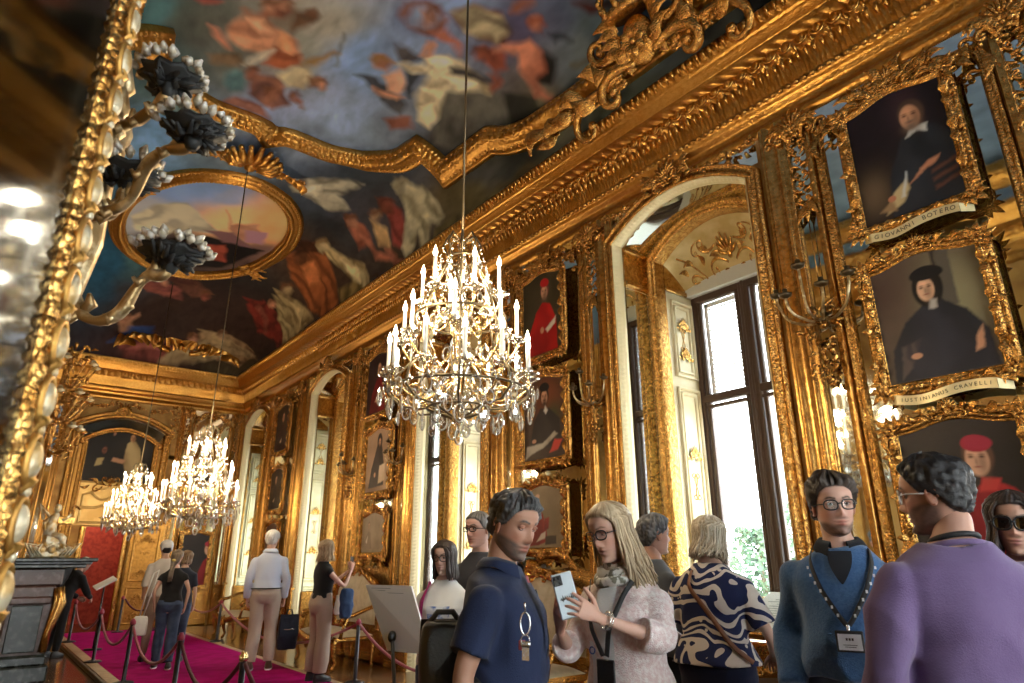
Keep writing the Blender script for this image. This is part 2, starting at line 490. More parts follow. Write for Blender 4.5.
# ---------------------------------------------------------------- painter for canvases
class Pic:
    def __init__(self, u, v, base):
        self.u, self.v = np.asarray(u, float), np.asarray(v, float)
        self.C = np.empty(self.u.shape + (3,)); self.C[:] = lin(base)
    def mix(self, a, col):
        a = np.clip(a, 0, 1)[..., None]
        self.C = self.C * (1 - a) + np.asarray(col) * a
    def mottle(self, k=.25, s=6, seed=0):
        f = 1 + k * (fbm(self.u * s, self.v * s, 4, seed) - .5) * 2
        self.C *= f[..., None]
    def spot(self, x, y, rx, ry, col, a=1.0, rot=0.0, hard=.3):
        c, s = math.cos(rot), math.sin(rot)
        dx, dy = self.u - x, self.v - y
        d = np.hypot((dx * c + dy * s) / rx, (-dx * s + dy * c) / ry)
        self.mix(a * np.clip((1 - d) / hard, 0, 1), lin(col))
    def glow(self, x, y, rx, ry, col, a=1.0):
        d = ((self.u - x) / rx) ** 2 + ((self.v - y) / ry) ** 2
        self.mix(a * np.exp(-d), lin(col))
    def poly(self, pts, col, col2=None, soft=.012, folds=0, fang=0.0, fs=12, a=1.0, seed=3, wob=.006, wf=30):
        P = np.asarray(pts, float)
        x0, y0 = P.min(0) - soft * 2; x1, y1 = P.max(0) + soft * 2
        m = (self.u > x0) & (self.u < x1) & (self.v > y0) & (self.v < y1)
        if not m.any(): return
        U, V = self.u[m], self.v[m]
        if wob:
            U = U + wob * (fbm(U * wf, V * wf, 2, seed) - .5) * 2; V = V + wob * (fbm(U * wf, V * wf, 2, seed + 5) - .5) * 2
        ins = np.zeros(U.shape, bool); dist = np.full(U.shape, 9.0)
        for (xa, ya), (xb, yb) in zip(P, np.roll(P, -1, 0)):
            c = ((ya > V) != (yb > V)) & (U < (xb - xa) * (V - ya) / ((yb - ya) if yb != ya else 1e-9) + xa)
            ins ^= c
            ex, ey = xb - xa, yb - ya
            t = np.clip(((U - xa) * ex + (V - ya) * ey) / (ex * ex + ey * ey + 1e-12), 0, 1)
            dist = np.minimum(dist, np.hypot(U - xa - t * ex, V - ya - t * ey))
        al = np.clip(np.where(ins, .5 + dist / soft / 2, .5 - dist / soft / 2), 0, 1) * a
        c = np.broadcast_to(lin(col), U.shape + (3,))
        if col2 is not None:
            ca, sa = math.cos(fang), math.sin(fang)
            w = (U * ca + V * sa) * fs * .55 + 3.4 * fbm(U * fs * .3, V * fs * .3, 3, seed)
            sl = np.clip(.5 + ((U - U.mean()) * sa - (V - V.mean()) * ca) / (np.ptp(U) + np.ptp(V) + 1e-6) * 1.6, 0, 1)
            k = np.clip((.5 + .5 * np.sin(w * PI)) ** 1.6 * .62 + sl * .5 - .08, 0, 1) if folds else np.clip(fbm(U * fs * .5, V * fs * .5, 3, seed) * 1.6 - .5 + (sl - .4) * .9, 0, 1)
            c = lin(col) * (1 - k[..., None]) + lin(col2) * k[..., None]
        Cm = self.C[m]
        self.C[m] = Cm * (1 - al[..., None]) + c * al[..., None]
    def face(self, x, y, s, skin, hair, dark=(60, 30, 22), beard=None, turn=.0, cap=None):
        """three-quarter painted head: s = head height"""
        d = tuple(int(k * .62) for k in skin)
        if hair: self.spot(x, y + s * .1, s * .44, s * .54, hair, hard=.2)
        self.spot(x + turn * s * .08, y - s * .02, s * .33, s * .46, skin, hard=.22)
        self.glow(x - turn * s * .22, y - s * .1, s * .14, s * .34, d, .75)
        self.glow(x + turn * s * .16, y + s * .18, s * .14, s * .12, tuple(min(255, int(k * 1.12)) for k in skin), .8)
        for q in (-1, 1):
            ex = x + turn * s * .1 + q * s * .135
            self.glow(ex, y + s * .06, s * .075, s * .035, dark, .95)
            self.glow(ex, y + s * .125, s * .09, s * .022, dark, .6)
        self.glow(x + turn * s * .16, y - s * .07, s * .035, s * .1, d, .6)
        self.glow(x + turn * s * .12, y - s * .2, s * .1, s * .025, (130, 55, 45), .85)
        if beard: self.glow(x + turn * s * .1, y - s * .36, s * .24, s * .17, beard, .95); self.glow(x + turn * s * .1, y - s * .16, s * .14, s * .03, beard, .9)
        if cap: self.spot(x, y + s * .40, s * .40, s * .24, cap, hard=.15)
def canvas_obj(name, w, h, nx, nz, paint, parent, outline=None, y=-.012, mats=None):
    x = np.linspace(-w / 2, w / 2, nx); z = np.linspace(-h / 2, h / 2, nz)
    X, Z = np.meshgrid(x, z, indexing='ij')
    p = Pic((X / w + .5) * (w / h), Z / h + .5, (40, 30, 25))     # u runs 0..w/h so brush strokes stay round
    paint(p, w / h)
    if outline is not None:
        top = np.interp(X, *outline)
        Z = np.where(Z > 0, Z * top / (h / 2), Z)
    mb = MB()
    mb.grid(np.stack([X, np.full_like(X, y), Z], -1), col=p.C, flip=False)
    return mb.build(name, mats or PIC, parent)
# ---------------------------------------------------------------- room shell
ROOM_H = 5.3
ENT = [(.02, 5.22), (.05, 5.24), (.06, 5.285, .004, .03), (.05, 5.31), (.035, 5.32), (.035, 5.40), (.05, 5.41), (.075, 5.435), (.10, 5.455), (.10, 5.475),
       (.112, 5.485), (.128, 5.505, .016, .085), (.112, 5.53), (.10, 5.535), (.112, 5.56, .016, .045), (.125, 5.66, .02, .045), (.15, 5.75, .018, .045),
       (.165, 5.765), (.185, 5.785, .02, .15), (.215, 5.825, .035, .15), (.21, 5.87, .022, .15), (.22, 5.885), (.36, 5.89), (.375, 5.90), (.375, 5.985),
       (.39, 5.99), (.39, 6.01), (.405, 6.02), (.42, 6.035), (.425, 6.05), (.44, 6.07, .014, .09), (.465, 6.11, .022, .09), (.47, 6.15, .014, .09, .5), (.475, 6.165), (.44, 6.18), (.20, 6.19)]
def cornice(name, a, b, ext0, ext1, step, label, extra=None):
    mb = MB()
    path = [a, b]
    sweep2(mb, path, ENT, step, plane='xy', mi=0)
    # square the ends into the mitre with the next run
    d = np.array(b, float) - np.array(a, float); L = np.linalg.norm(d); d /= L
    def f(V):
        V = V.copy()
        n = np.array([-d[1], d[0]])
        s = (V[:, :2] - np.array(a)) @ d
        off = (V[:, :2] - np.array(a)) @ n
        k = s / L
        s2 = (off * ext0) * (1 - k) + (L - off * ext1) * k
        V[:, :2] = np.array(a) + np.outer(s2, d) + np.outer(off, n)
        return V
    mb.xform(f)
    if extra: extra(mb)
    return mb.build(name, GOLDE, kind='structure', label=label)
GOLDE = mat('cornice_gold', (.60, .33, .085), .28, .95, bump=.3, bscale=45, voro=.2, vscale=45, mix=(.52, .26, .055), mscale=24)
def carved_rows(mb):
    """egg and leaf carving of the near half of the window wall entablature"""
    y = -.5
    while y < 13:
        d = 2 if y > 8 else 0
        mb.ell((XR - .235, y, 5.825), (.030, .036, .050), 10 - 2 * d, 8 - d)
        mb.tube([(XR - .245, y + .058 * math.cos(t), 5.835 + .066 * math.sin(t)) for t in np.linspace(-PI, 0, 9)], .013, 6)
        mb.tube([(XR - .21, y + .075, 5.87), (XR - .235, y + .075, 5.81), (XR - .19, y + .075, 5.74)], [.008, .016, .004], 6)
        for k in (0, .075):                                  # hanging leaves below, tongue leaves on the top edge
            mb.tube([(XR - .175, y + k, 5.77), (XR - .19, y + k, 5.73), (XR - .155, y + k, 5.67)], [.014, .022, .005], 6)
            mb.tube([(XR - .47, y + k, 6.155), (XR - .495, y + k, 6.12), (XR - .45, y + k, 6.06)], [.016, .024, .006], 6)
            mb.ell((XR - .132, y + k, 5.506), (.022, .027, .022), 8, 6)
        y += .15
cornice('trim_1', (XR, YN), (XR, YF), 1, 1, .0145, 'carved gilded entablature above the windows', carved_rows)
cornice('trim_2', (XR, YF), (XL, YF), 1, 1, .022, 'carved gilded entablature on the far wall')
cornice('trim_3', (XL, YF), (XL, YN), 1, 1, .045, 'carved gilded entablature on the fireplace side')
cornice('trim_4', (XL, YN), (XR, YN), 1, 1, .08, 'carved gilded entablature on the wall behind')

WIN_HW, WIN_SPRING, WIN_TOP = .86, 4.86, 5.16       # clear opening in the wall plane
def arch_z(y):
    return WIN_SPRING + (WIN_TOP - WIN_SPRING) * (1 - (y / WIN_HW) ** 2)
def wall_right():
    mb = MB()
    ys = [YN]
    for w in WIN_Y: ys += [w - WIN_HW, w + WIN_HW]
    ys.append(YF)
    for a, b in zip(ys[0::2], ys[1::2]):
        mb.box((XR + .06, (a + b) / 2, 2.7), (.12, b - a, 5.4))
    for w in WIN_Y:
        t = np.linspace(-WIN_HW, WIN_HW, 17)
        for t0, t1 in zip(t[:-1], t[1:]):
            V = [(XR + dx, w + q, z) for dx in (0, .12) for q, z in ((t0, arch_z(t0)), (t1, arch_z(t1)), (t1, 5.4), (t0, 5.4))]
            mb.add(V, [(0, 3, 2, 1), (4, 5, 6, 7), (0, 1, 5, 4), (3, 7, 6, 2)], smooth=False)
    mb.box((XR + .16, (YN + YF) / 2, 5.85), (.3, YF - YN, .9))
    mb.build('wall_right', GOLDW, kind='structure')
wall_right()
def wall_plain(name, c, s, m):
    MB().box(c, s).build(name, m, kind='structure')
wall_plain('wall_left', (XL - .1, (YN + YF) / 2, 3.1), (.2, YF - YN, 6.2), GOLDW)
def wall_near():  # its two unseen window openings are added to light the visitors from the front
    mb = MB(); x0 = XL - .2
    for a, b in ((.4, 1.8), (2.8, 4.2)):
        mb.box(((x0 + a) / 2, YN - .1, 3.1), (a - x0, .2, 6.2)); x0 = b
        mb.box(((a + b) / 2, YN - .1, 5.0), (b - a, .2, 2.4)); mb.box(((a + b) / 2, YN - .1, .2), (b - a, .2, .4))
    mb.box(((x0 + XR + .2) / 2, YN - .1, 3.1), (XR + .2 - x0, .2, 6.2))
    mb.build('wall_near', GOLDW, kind='structure')
    for i, (a, b) in enumerate(((.4, 1.8), (2.8, 4.2))):
        w = empty('window_%d' % (8 + i), ((a + b) / 2, YN, 0), 0, kind='structure')  # added window behind the camera, front fill for the people
        mb = MB()
        for x in (-.66, 0, .66): mb.box((x, -.1, 2.1), (.08, .08, 3.4), bevel=.01)
        for z in (.44, 2.7, 3.76): mb.box((0, -.1, z), (1.4, .08, .08), bevel=.01)
        mb.build('casement', WOODD, w)
        MB().box((0, -.1, 2.1), (1.36, .006, 3.36)).build('pane', PANE, w)
wall_near()

# parquet floor
def parquet():
    m = bpy.data.materials.new('parquet'); m.use_nodes = True
    nt = m.node_tree; N, L = nt.nodes, nt.links
    bs = N['Principled BSDF']
    tc = N.new('ShaderNodeTexCoord')
    mp = N.new('ShaderNodeMapping'); mp.inputs['Rotation'].default_value = (0, 0, PI / 4)
    L.new(tc.outputs['Object'], mp.inputs['Vector'])
    ch = N.new('ShaderNodeTexChecker'); ch.inputs['Scale'].default_value = 1.6
    ch.inputs['Color1'].default_value = (.22, .12, .055, 1); ch.inputs['Color2'].default_value = (.13, .065, .03, 1)
    L.new(mp.outputs[0], ch.inputs['Vector'])
    wv = N.new('ShaderNodeTexNoise'); wv.inputs['Scale'].default_value = 3; wv.inputs['Detail'].default_value = 6
    mp2 = N.new('ShaderNodeMapping'); mp2.inputs['Scale'].default_value = (1, 12, 1)
    L.new(tc.outputs['Object'], mp2.inputs['Vector']); L.new(mp2.outputs[0], wv.inputs['Vector'])
    mx = N.new('ShaderNodeMix'); mx.data_type = 'RGBA'; mx.blend_type = 'MULTIPLY'; mx.inputs[0].default_value = .6
    L.new(ch.outputs[0], mx.inputs[6]); L.new(wv.outputs['Color'], mx.inputs[7])
    L.new(mx.outputs[2], bs.inputs['Base Color'])
    bs.inputs['Roughness'].default_value = .16
    b = N.new('ShaderNodeBump'); b.inputs['Strength'].default_value = .06
    L.new(wv.outputs['Fac'], b.inputs['Height']); L.new(b.outputs[0], bs.inputs['Normal'])
    return m
PARQ = parquet()
wall_plain('floor', ((XL + XR) / 2 + .6, (YN + YF) / 2 + 1.6, -.05), (XR - XL + 1.8, YF - YN + 4.2, .1), PARQ)

# ---------------------------------------------------------------- windows
def window(idx, yc):
    root = empty('window_%d' % idx, (XR, yc, 0), -PI / 2, kind='structure')
    hw = WIN_HW
    ar = lambda h, sp, tp, n=20: [(h * math.cos(PI * i / n), sp + (tp - sp) * (1 - math.cos(PI * i / n) ** 2)) for i in range(n + 1)]
    # outer surround: gold band then a beaded band in paler gold, daylight put into its colour
    path = [(hw + .0, 0)] + ar(hw, WIN_SPRING, WIN_TOP) + [(-hw, 0)]
    mb = MB()
    sweep2(mb, path, [(-.0, .0), (-.0, .07), (-.008, .085), (-.03, .09, .006, .03), (-.05, .085), (-.055, .07), (-.10, .075, .006, .045), (-.105, .09), (-.118, .095), (-.122, .0)], .012)
    for s in (-1, 1):                                     # eared shoulders and plinths
        mb.box((s * (hw + .065), -.05, .45), (.15, .13, .9), bevel=.01)
        mb.box((s * (hw + .065), -.055, .95), (.17, .14, .05), bevel=.01)
    mb.build('outer_frame', GOLDC, root)
    mb = MB()
    sweep2(mb, path, [(.0, .072), (.003, .08), (.010, .072), (.016, .045, .016, .05), (.030, .02, .016, .05), (.022, -.01), (.028, -.02), (.028, -.06), (.012, -.075), (.0, -.1)], .012)
    mb.build('beaded_band', BEADLIT, root)
    # mirrored reveals and soffit
    mb = MB()
    d0, d1 = .10, .50
    for s in (-1, 1):
        mb.add([(s * hw, d0, 0), (s * hw, d1, 0), (s * hw, d1, 4.38), (s * hw, d0, 4.38)], [(0, 1, 2, 3)], smooth=False)
    A = ar(hw, WIN_SPRING, WIN_TOP)
    G = np.array([[(x, d0, z) for x, z in A], [(x, d1, z - .02) for x, z in A]])
    mb.grid(G)
    mb.build('reveal_mirror', MIRROR, root)
    mb = MB()
    for s in (-1, 1):
        mb.box((s * (hw - .012), .3, 4.62), (.03, .44, .48), bevel=.006)
        mb.box((s * (hw - .03), .3, 4.42), (.05, .44, .07), bevel=.015)
        mb.box((s * (hw - .03), .3, 4.83), (.05, .44, .05), bevel=.012)
        mb.box((s * (hw - .02), .3, .45), (.04, .42, .9), bevel=.01)
    mb.build('reveal_trim', GOLD, root)
    # inner arch
    hi = .70
    ipath = [(hi, 0)] + ar(hi, 4.74, 5.04) + [(-hi, 0)]
    mb = MB()
    sweep2(mb, ipath, [(.0, -.62), (.0, -.46), (-.012, -.44), (-.03, -.44, .006, .04), (-.05, -.45), (-.06, -.43), (-.10, -.425), (-.115, -.44, .006, .05), (-.14, -.45), (-.17, -.47), (-.17, -.62)], .014)
    # web between the two arches
    B = ar(hi + .13, 4.74 + .04, 5.04 + .07)
    mb.grid(np.array([[(x, .505, z) for x, z in A], [(x, .505, z) for x, z in B]]))
    for s in (-1, 1):
        mb.box((s * (hi + .14), .54, 2.42), (.12, .06, 4.84), bevel=.008)
    mb.build('inner_frame', GOLDC, root)
    # shutter-panelled jambs
    zt = 4.42
    for s in (-1, 1):
        mb = MB()
        mb.box((s * (hi + .02), .87, zt / 2), (.04, .5, zt))
        for z0, z1 in ((.15, .95), (1.05, 3.28), (3.4, 4.32)):
            P = [(-.19, z0), (.19, z0), (.19, z1), (-.19, z1)]
            for k, (o, h) in enumerate(((0, .028), (.055, .018))):
                Q = [(x - o * np.sign(x), z + (o if z == z0 else -o)) for x, z in P]
                m2 = MB()
                sweep2(m2, Q, [(0, 0), (0, h), (.012, h + .004), (.03, h * .4), (.034, 0)], .05, closed=True)
                V = m2.V[0]
                W = np.stack([s * (hi) - s * (-V[:, 1]) * 1.0, .87 + V[:, 0] * 1.0, V[:, 2]], 1)
                mb.add(W, m2.F)
        mb.build('shutter_panel', CREAM, root)
        mb = MB()
        for zc, hh in ((3.86, .36), (2.2, .85)):
            m2 = MB()
            crest(m2, (0, zc + hh * .35), .26, .16, 3)
            crest(m2, (0, zc - hh * .65), .26, .16, 4)
            scroll(m2, (0, zc, .0), PI / 2 + .4, .35, -1, .008, 1.0); scroll(m2, (0, zc, .0), PI / 2 - .4, .35, 1, .008, 1.0)
            scroll(m2, (0, zc, .0), -PI / 2 + .4, .35, -1, .008, 1.0); scroll(m2, (0, zc, .0), -PI / 2 - .4, .35, 1, .008, 1.0)
            for V, off in zip(m2.V, [0]): pass
            V = np.concatenate(m2.V)
            mb.add(np.stack([s * hi + s * V[:, 1] * .5, .87 + V[:, 0], V[:, 2]], 1), m2.F)
        mb.build('shutter_ornament', GOLD, root)
    mb = MB()
    for s in (-1, 1): mb.box((s * (hi + .03), .86, 4.64), (.06, .50, .46)); mb.box((s * (hi - .004), .86, 4.45), (.03, .50, .06), bevel=.01)
    mb.build('jamb_head', GOLD, root)
    # coffered soffit falling from the inner arch to the flat window head
    K = 20
    S = ar(hi, 4.74, 5.04, K)
    G = np.zeros((9, K + 1, 3))
    for i in range(9):
        t = i / 8
        for j, (x, z) in enumerate(S):
            G[i, j] = (x, .62 + .48 * t, z + (zt - z) * (t ** 1.3))
    mb = MB().grid(G)
    mb.build('soffit', SOFFIT, root)
    mb = MB()
    m2 = MB()
    for s in (-1, 1):
        a = 0 if s > 0 else PI
        scroll(m2, (s * .05, .15, 0), a + s * .6, .6, -s, .014, 1.2)
        scroll(m2, (s * .12, .30, 0), a - s * .3, .5, s, .014, 1.1)
        scroll(m2, (s * .42, .12, 0), a + s * .9, .36, -s, .012, 1.2)
        scroll(m2, (s * .3, .40, 0), a - s * .1, .34, -s, .010, 1.2)
        for k in range(5): leaf(m2, (s * (.12 + .11 * k), .2 + .06 * (k % 2), 0), a + s * (.4 + .5 * (k % 3)), .12, .06, .02, s)
        m2.tube([(s * .6 * t, -.012, .06 + .05 * math.sin(t * PI * 3)) for t in np.linspace(0, 1, 12)], .01, 5)
        m2.tube([(s * (.35 + .22 * t), -.012, .08 + .34 * t) for t in np.linspace(0, 1, 5)], .009, 5)
    shell(m2, (0, .2, 0), PI / 2, .17, 7)
    V = np.concatenate(m2.V)
    def onsof(V):
        x = np.clip(V[:, 0], -.68, .68); t = np.clip(V[:, 2] / .5, 0, 1)
        z = 4.74 + .30 * (1 - (x / hi) ** 2)
        z = z + (zt - z) * (1 - t) ** 1.3
        return np.stack([x, 1.1 - .48 * t, z + V[:, 1] * .8], 1)
    mb.add(onsof(V), m2.F)
    mb.build('soffit_ornament', GOLD, root)
    # dark casement, two leaves and a transom
    mb = MB()
    yy = 1.12
    for x in (-hi + .035, hi - .035): mb.box((x, yy, zt / 2), (.07, .09, zt), bevel=.012)
    mb.box((0, yy, zt / 2), (.13, .10, zt), bevel=.014)
    mb.box((0, yy - .055, zt / 2), (.03, .02, zt), bevel=.006)
    for z in (zt - .04, 3.18, .75, .04): mb.box((0, yy, z), (hi * 2, .085, .09), bevel=.012)
    mb.box((0, yy, 3.09), (hi * 2, .07, .04), bevel=.01)
    for s in (-1, 1):
        for x in (.10, hi - .10): mb.box((s * x, yy, zt / 2), (.05, .06, zt), bevel=.01)
    mb.box((0, yy, .38), (hi * 2, .05, .7))
    mb.build('casement', WOODD, root)
    for s in (-1, 1):
        for z0, z1 in ((.78, 3.12), (3.2, 4.36)):
            MB().box((s * .355, yy, (z0 + z1) / 2), (.5, .006, z1 - z0)).build('pane', PANE, root)
        mb = MB()                                        # white louvred blind behind the upper pane
        for z in (3.24, 4.34): mb.box((s * .36, yy + .12, z), (.52, .035, .05))
        for x in (.12, .60): mb.box((s * x, yy + .12, 3.79), (.05, .035, 1.15))
        k = 3.30
        R_ = Matrix.Rotation(math.radians(38), 3, 'X')
        while k < 4.32:
            mb.box((s * .36, yy + .12, k), (.46, .06, .010), rot=R_); k += .052
        mb.build('louver', WHITE, root)
    return root
SOFFIT = mat('gilded_soffit', (.78, .62, .33), .42, .25, bump=.15, bscale=25, mix=(.62, .44, .18), mscale=4)
BEADLIT = mat('daylit_bead_gold', (.84, .72, .44), .4, .25, bump=.2, bscale=40)  # lighter than the other gold, the daylight on the beads is in the colour
for i, w in enumerate(WIN_Y):
    window(i + 1, w)
# masonry round the deep reveals so that daylight only comes through the glass
def outer_masonry():
    mb = MB()
    ys = [YN]
    for w in WIN_Y: ys += [w - .72, w + .72]
    ys.append(YF)
    for a, b in zip(ys[0::2], ys[1::2]):
        mb.box((XR + 1.12, (a + b) / 2, 2.7), (.25, b - a, 5.4))
    mb.box((XR + 1.12, (YN + YF) / 2, 5.35), (.25, YF - YN, 1.86))
    mb.box((XR + .66, (YN + YF) / 2, 5.55), (.75, YF - YN, .3))
    for w in WIN_Y:
        for s in (-1, 1):
            mb.box((XR + .60, w + s * (WIN_HW + .04), 2.7), (.96, .06, 5.4))
    mb.build('wall_outer', WHITE, kind='structure')
outer_masonry()
# daylight reaches the room through the windows: sampling portals on the panes
for w in WIN_Y:
    ld = bpy.data.lights.new('window_daylight', 'AREA')
    ld.shape = 'RECTANGLE'; ld.size = 1.4; ld.size_y = 3.6
    ld.cycles.is_portal = True
    lo = link(bpy.data.objects.new('window_daylight', ld))
    lo.location = (XR + 1.32, w, 2.5)
    lo.rotation_euler = (PI / 2, 0, PI / 2)
for x in (1.1, 3.5):  # portals of the two added fill windows behind the camera
    ld = bpy.data.lights.new('window_daylight', 'AREA'); ld.shape = 'RECTANGLE'; ld.size = 1.4; ld.size_y = 3.4; ld.cycles.is_portal = True
    lo = link(bpy.data.objects.new('window_daylight', ld)); lo.location = (x, YN - .25, 2.1); lo.rotation_euler = (-PI / 2, 0, 0)
# ---------------------------------------------------------------- vaulted painted ceiling
CEIL_BG = [(0.51,7.78,0.46,0.01,0.16,0.85,(55,80,85)),(0.87,6.9,0.38,-0.18,0.1,0.42,(70,80,75)),(0.91,8.38,0.32,-0.14,0.11,0.56,(95,115,115)),(1.37,7.36,0.2,-0.15,0.21,0.72,(95,110,105)),(0.34,6.9,0.28,0.03,0.07,0.35,(70,105,110)),(2.06,6.03,0.46,-0.36,0.15,0.35,(165,160,145)),(1.95,6.69,0.29,-0.22,0.19,0.49,(150,155,145)),(1.69,6.32,0.23,-0.18,0.11,0.3,(130,125,110)),(2.71,6.33,0.4,-0.3,0.32,0.64,(120,150,195)),(2.88,5.38,0.37,-0.29,0.15,0.26,(110,140,185)),(2.82,7.46,0.5,-0.38,0.31,0.69,(135,155,190)),(2.05,8.06,0.44,-0.36,0.14,0.42,(140,160,200)),(3.5,7.45,0.31,-0.33,0.2,0.39,(115,130,150)),(2.77,8.05,0.35,-0.26,0.14,0.34,(110,125,150)),(4.13,6.88,0.23,-0.38,0.2,0.26,(50,48,45)),(4.38,6.16,0.31,-0.53,0.25,0.23,(75,72,62)),(4.94,5.44,0.29,-0.49,0.34,0.14,(35,38,35)),(4.02,6.11,0.26,-0.37,0.18,0.23,(70,68,60)),(4.9,5.04,0.2,-0.29,0.33,0.14,(110,105,80)),(5.18,4.26,0.24,-0.43,0.31,0.06,(62,66,55)),(4.52,4.3,0.17,-0.3,0.27,0.18,(90,105,115)),(4.48,3.8,0.17,-0.26,0.16,0.11,(80,100,115)),(4.59,3.44,0.21,-0.3,0.17,0.09,(60,75,90)),(4.89,3.05,0.3,-0.39,0.16,0.06,(60,62,55)),(4.04,4.24,0.15,-0.19,0.15,0.15,(70,85,110)),(3.82,4.7,0.15,-0.19,0.15,0.18,(60,75,110)),(5.18,2.45,0.18,-0.23,0.14,0.04,(25,25,25)),(5.09,2.88,0.13,-0.25,0.14,0.04,(50,50,45)),(1.04,14.57,0.32,-0.13,0.19,1.31,(30,75,105)),(1.33,14.18,0.32,-0.19,0.15,0.82,(60,95,105)),(0.82,9.48,0.22,-0.06,0.09,0.51,(100,140,185)),(1.74,15.38,0.35,-0.18,0.13,0.66,(45,50,60)),(2.58,16.43,0.98,-0.42,0.31,1.29,(35,30,30)),(3.41,17.03,0.62,-0.27,0.23,0.8,(50,35,30)),(4.37,17.41,0.85,-0.64,0.26,0.54,(60,50,35)),(2.37,17.38,0.61,-0.19,0.13,0.51,(70,40,35)),(4.49,15.38,0.5,-0.94,0.39,0.64,(30,22,20)),(5.33,14.59,0.1,-1.4,0.17,-0.13,(25,18,18)),(3.65,9.74,0.35,-0.47,0.23,0.52,(60,70,85)),(3.87,9.01,0.32,-0.52,0.23,0.43,(45,52,62)),(4.14,10.76,0.3,-0.6,0.27,0.48,(40,45,50)),(3.98,8.48,0.25,-0.43,0.22,0.37,(50,58,65)),(5.01,10.82,0.33,-0.94,0.35,0.16,(35,35,35)),(5.28,8.93,0.21,-0.84,0.23,-0.01,(45,40,35)),(5.05,7.09,0.25,-0.57,0.27,0.09,(90,80,50)),(5.33,6.63,0.01,-0.62,0.0,-0.0,(75,68,45)),(5.33,5.73,0.11,-0.5,0.09,0.01,(70,60,40)),(5.33,9.59,0.0,-0.77,0.0,-0.04,(40,30,20)),(3.89,11.71,0.26,-0.45,0.26,0.59,(60,50,45))]
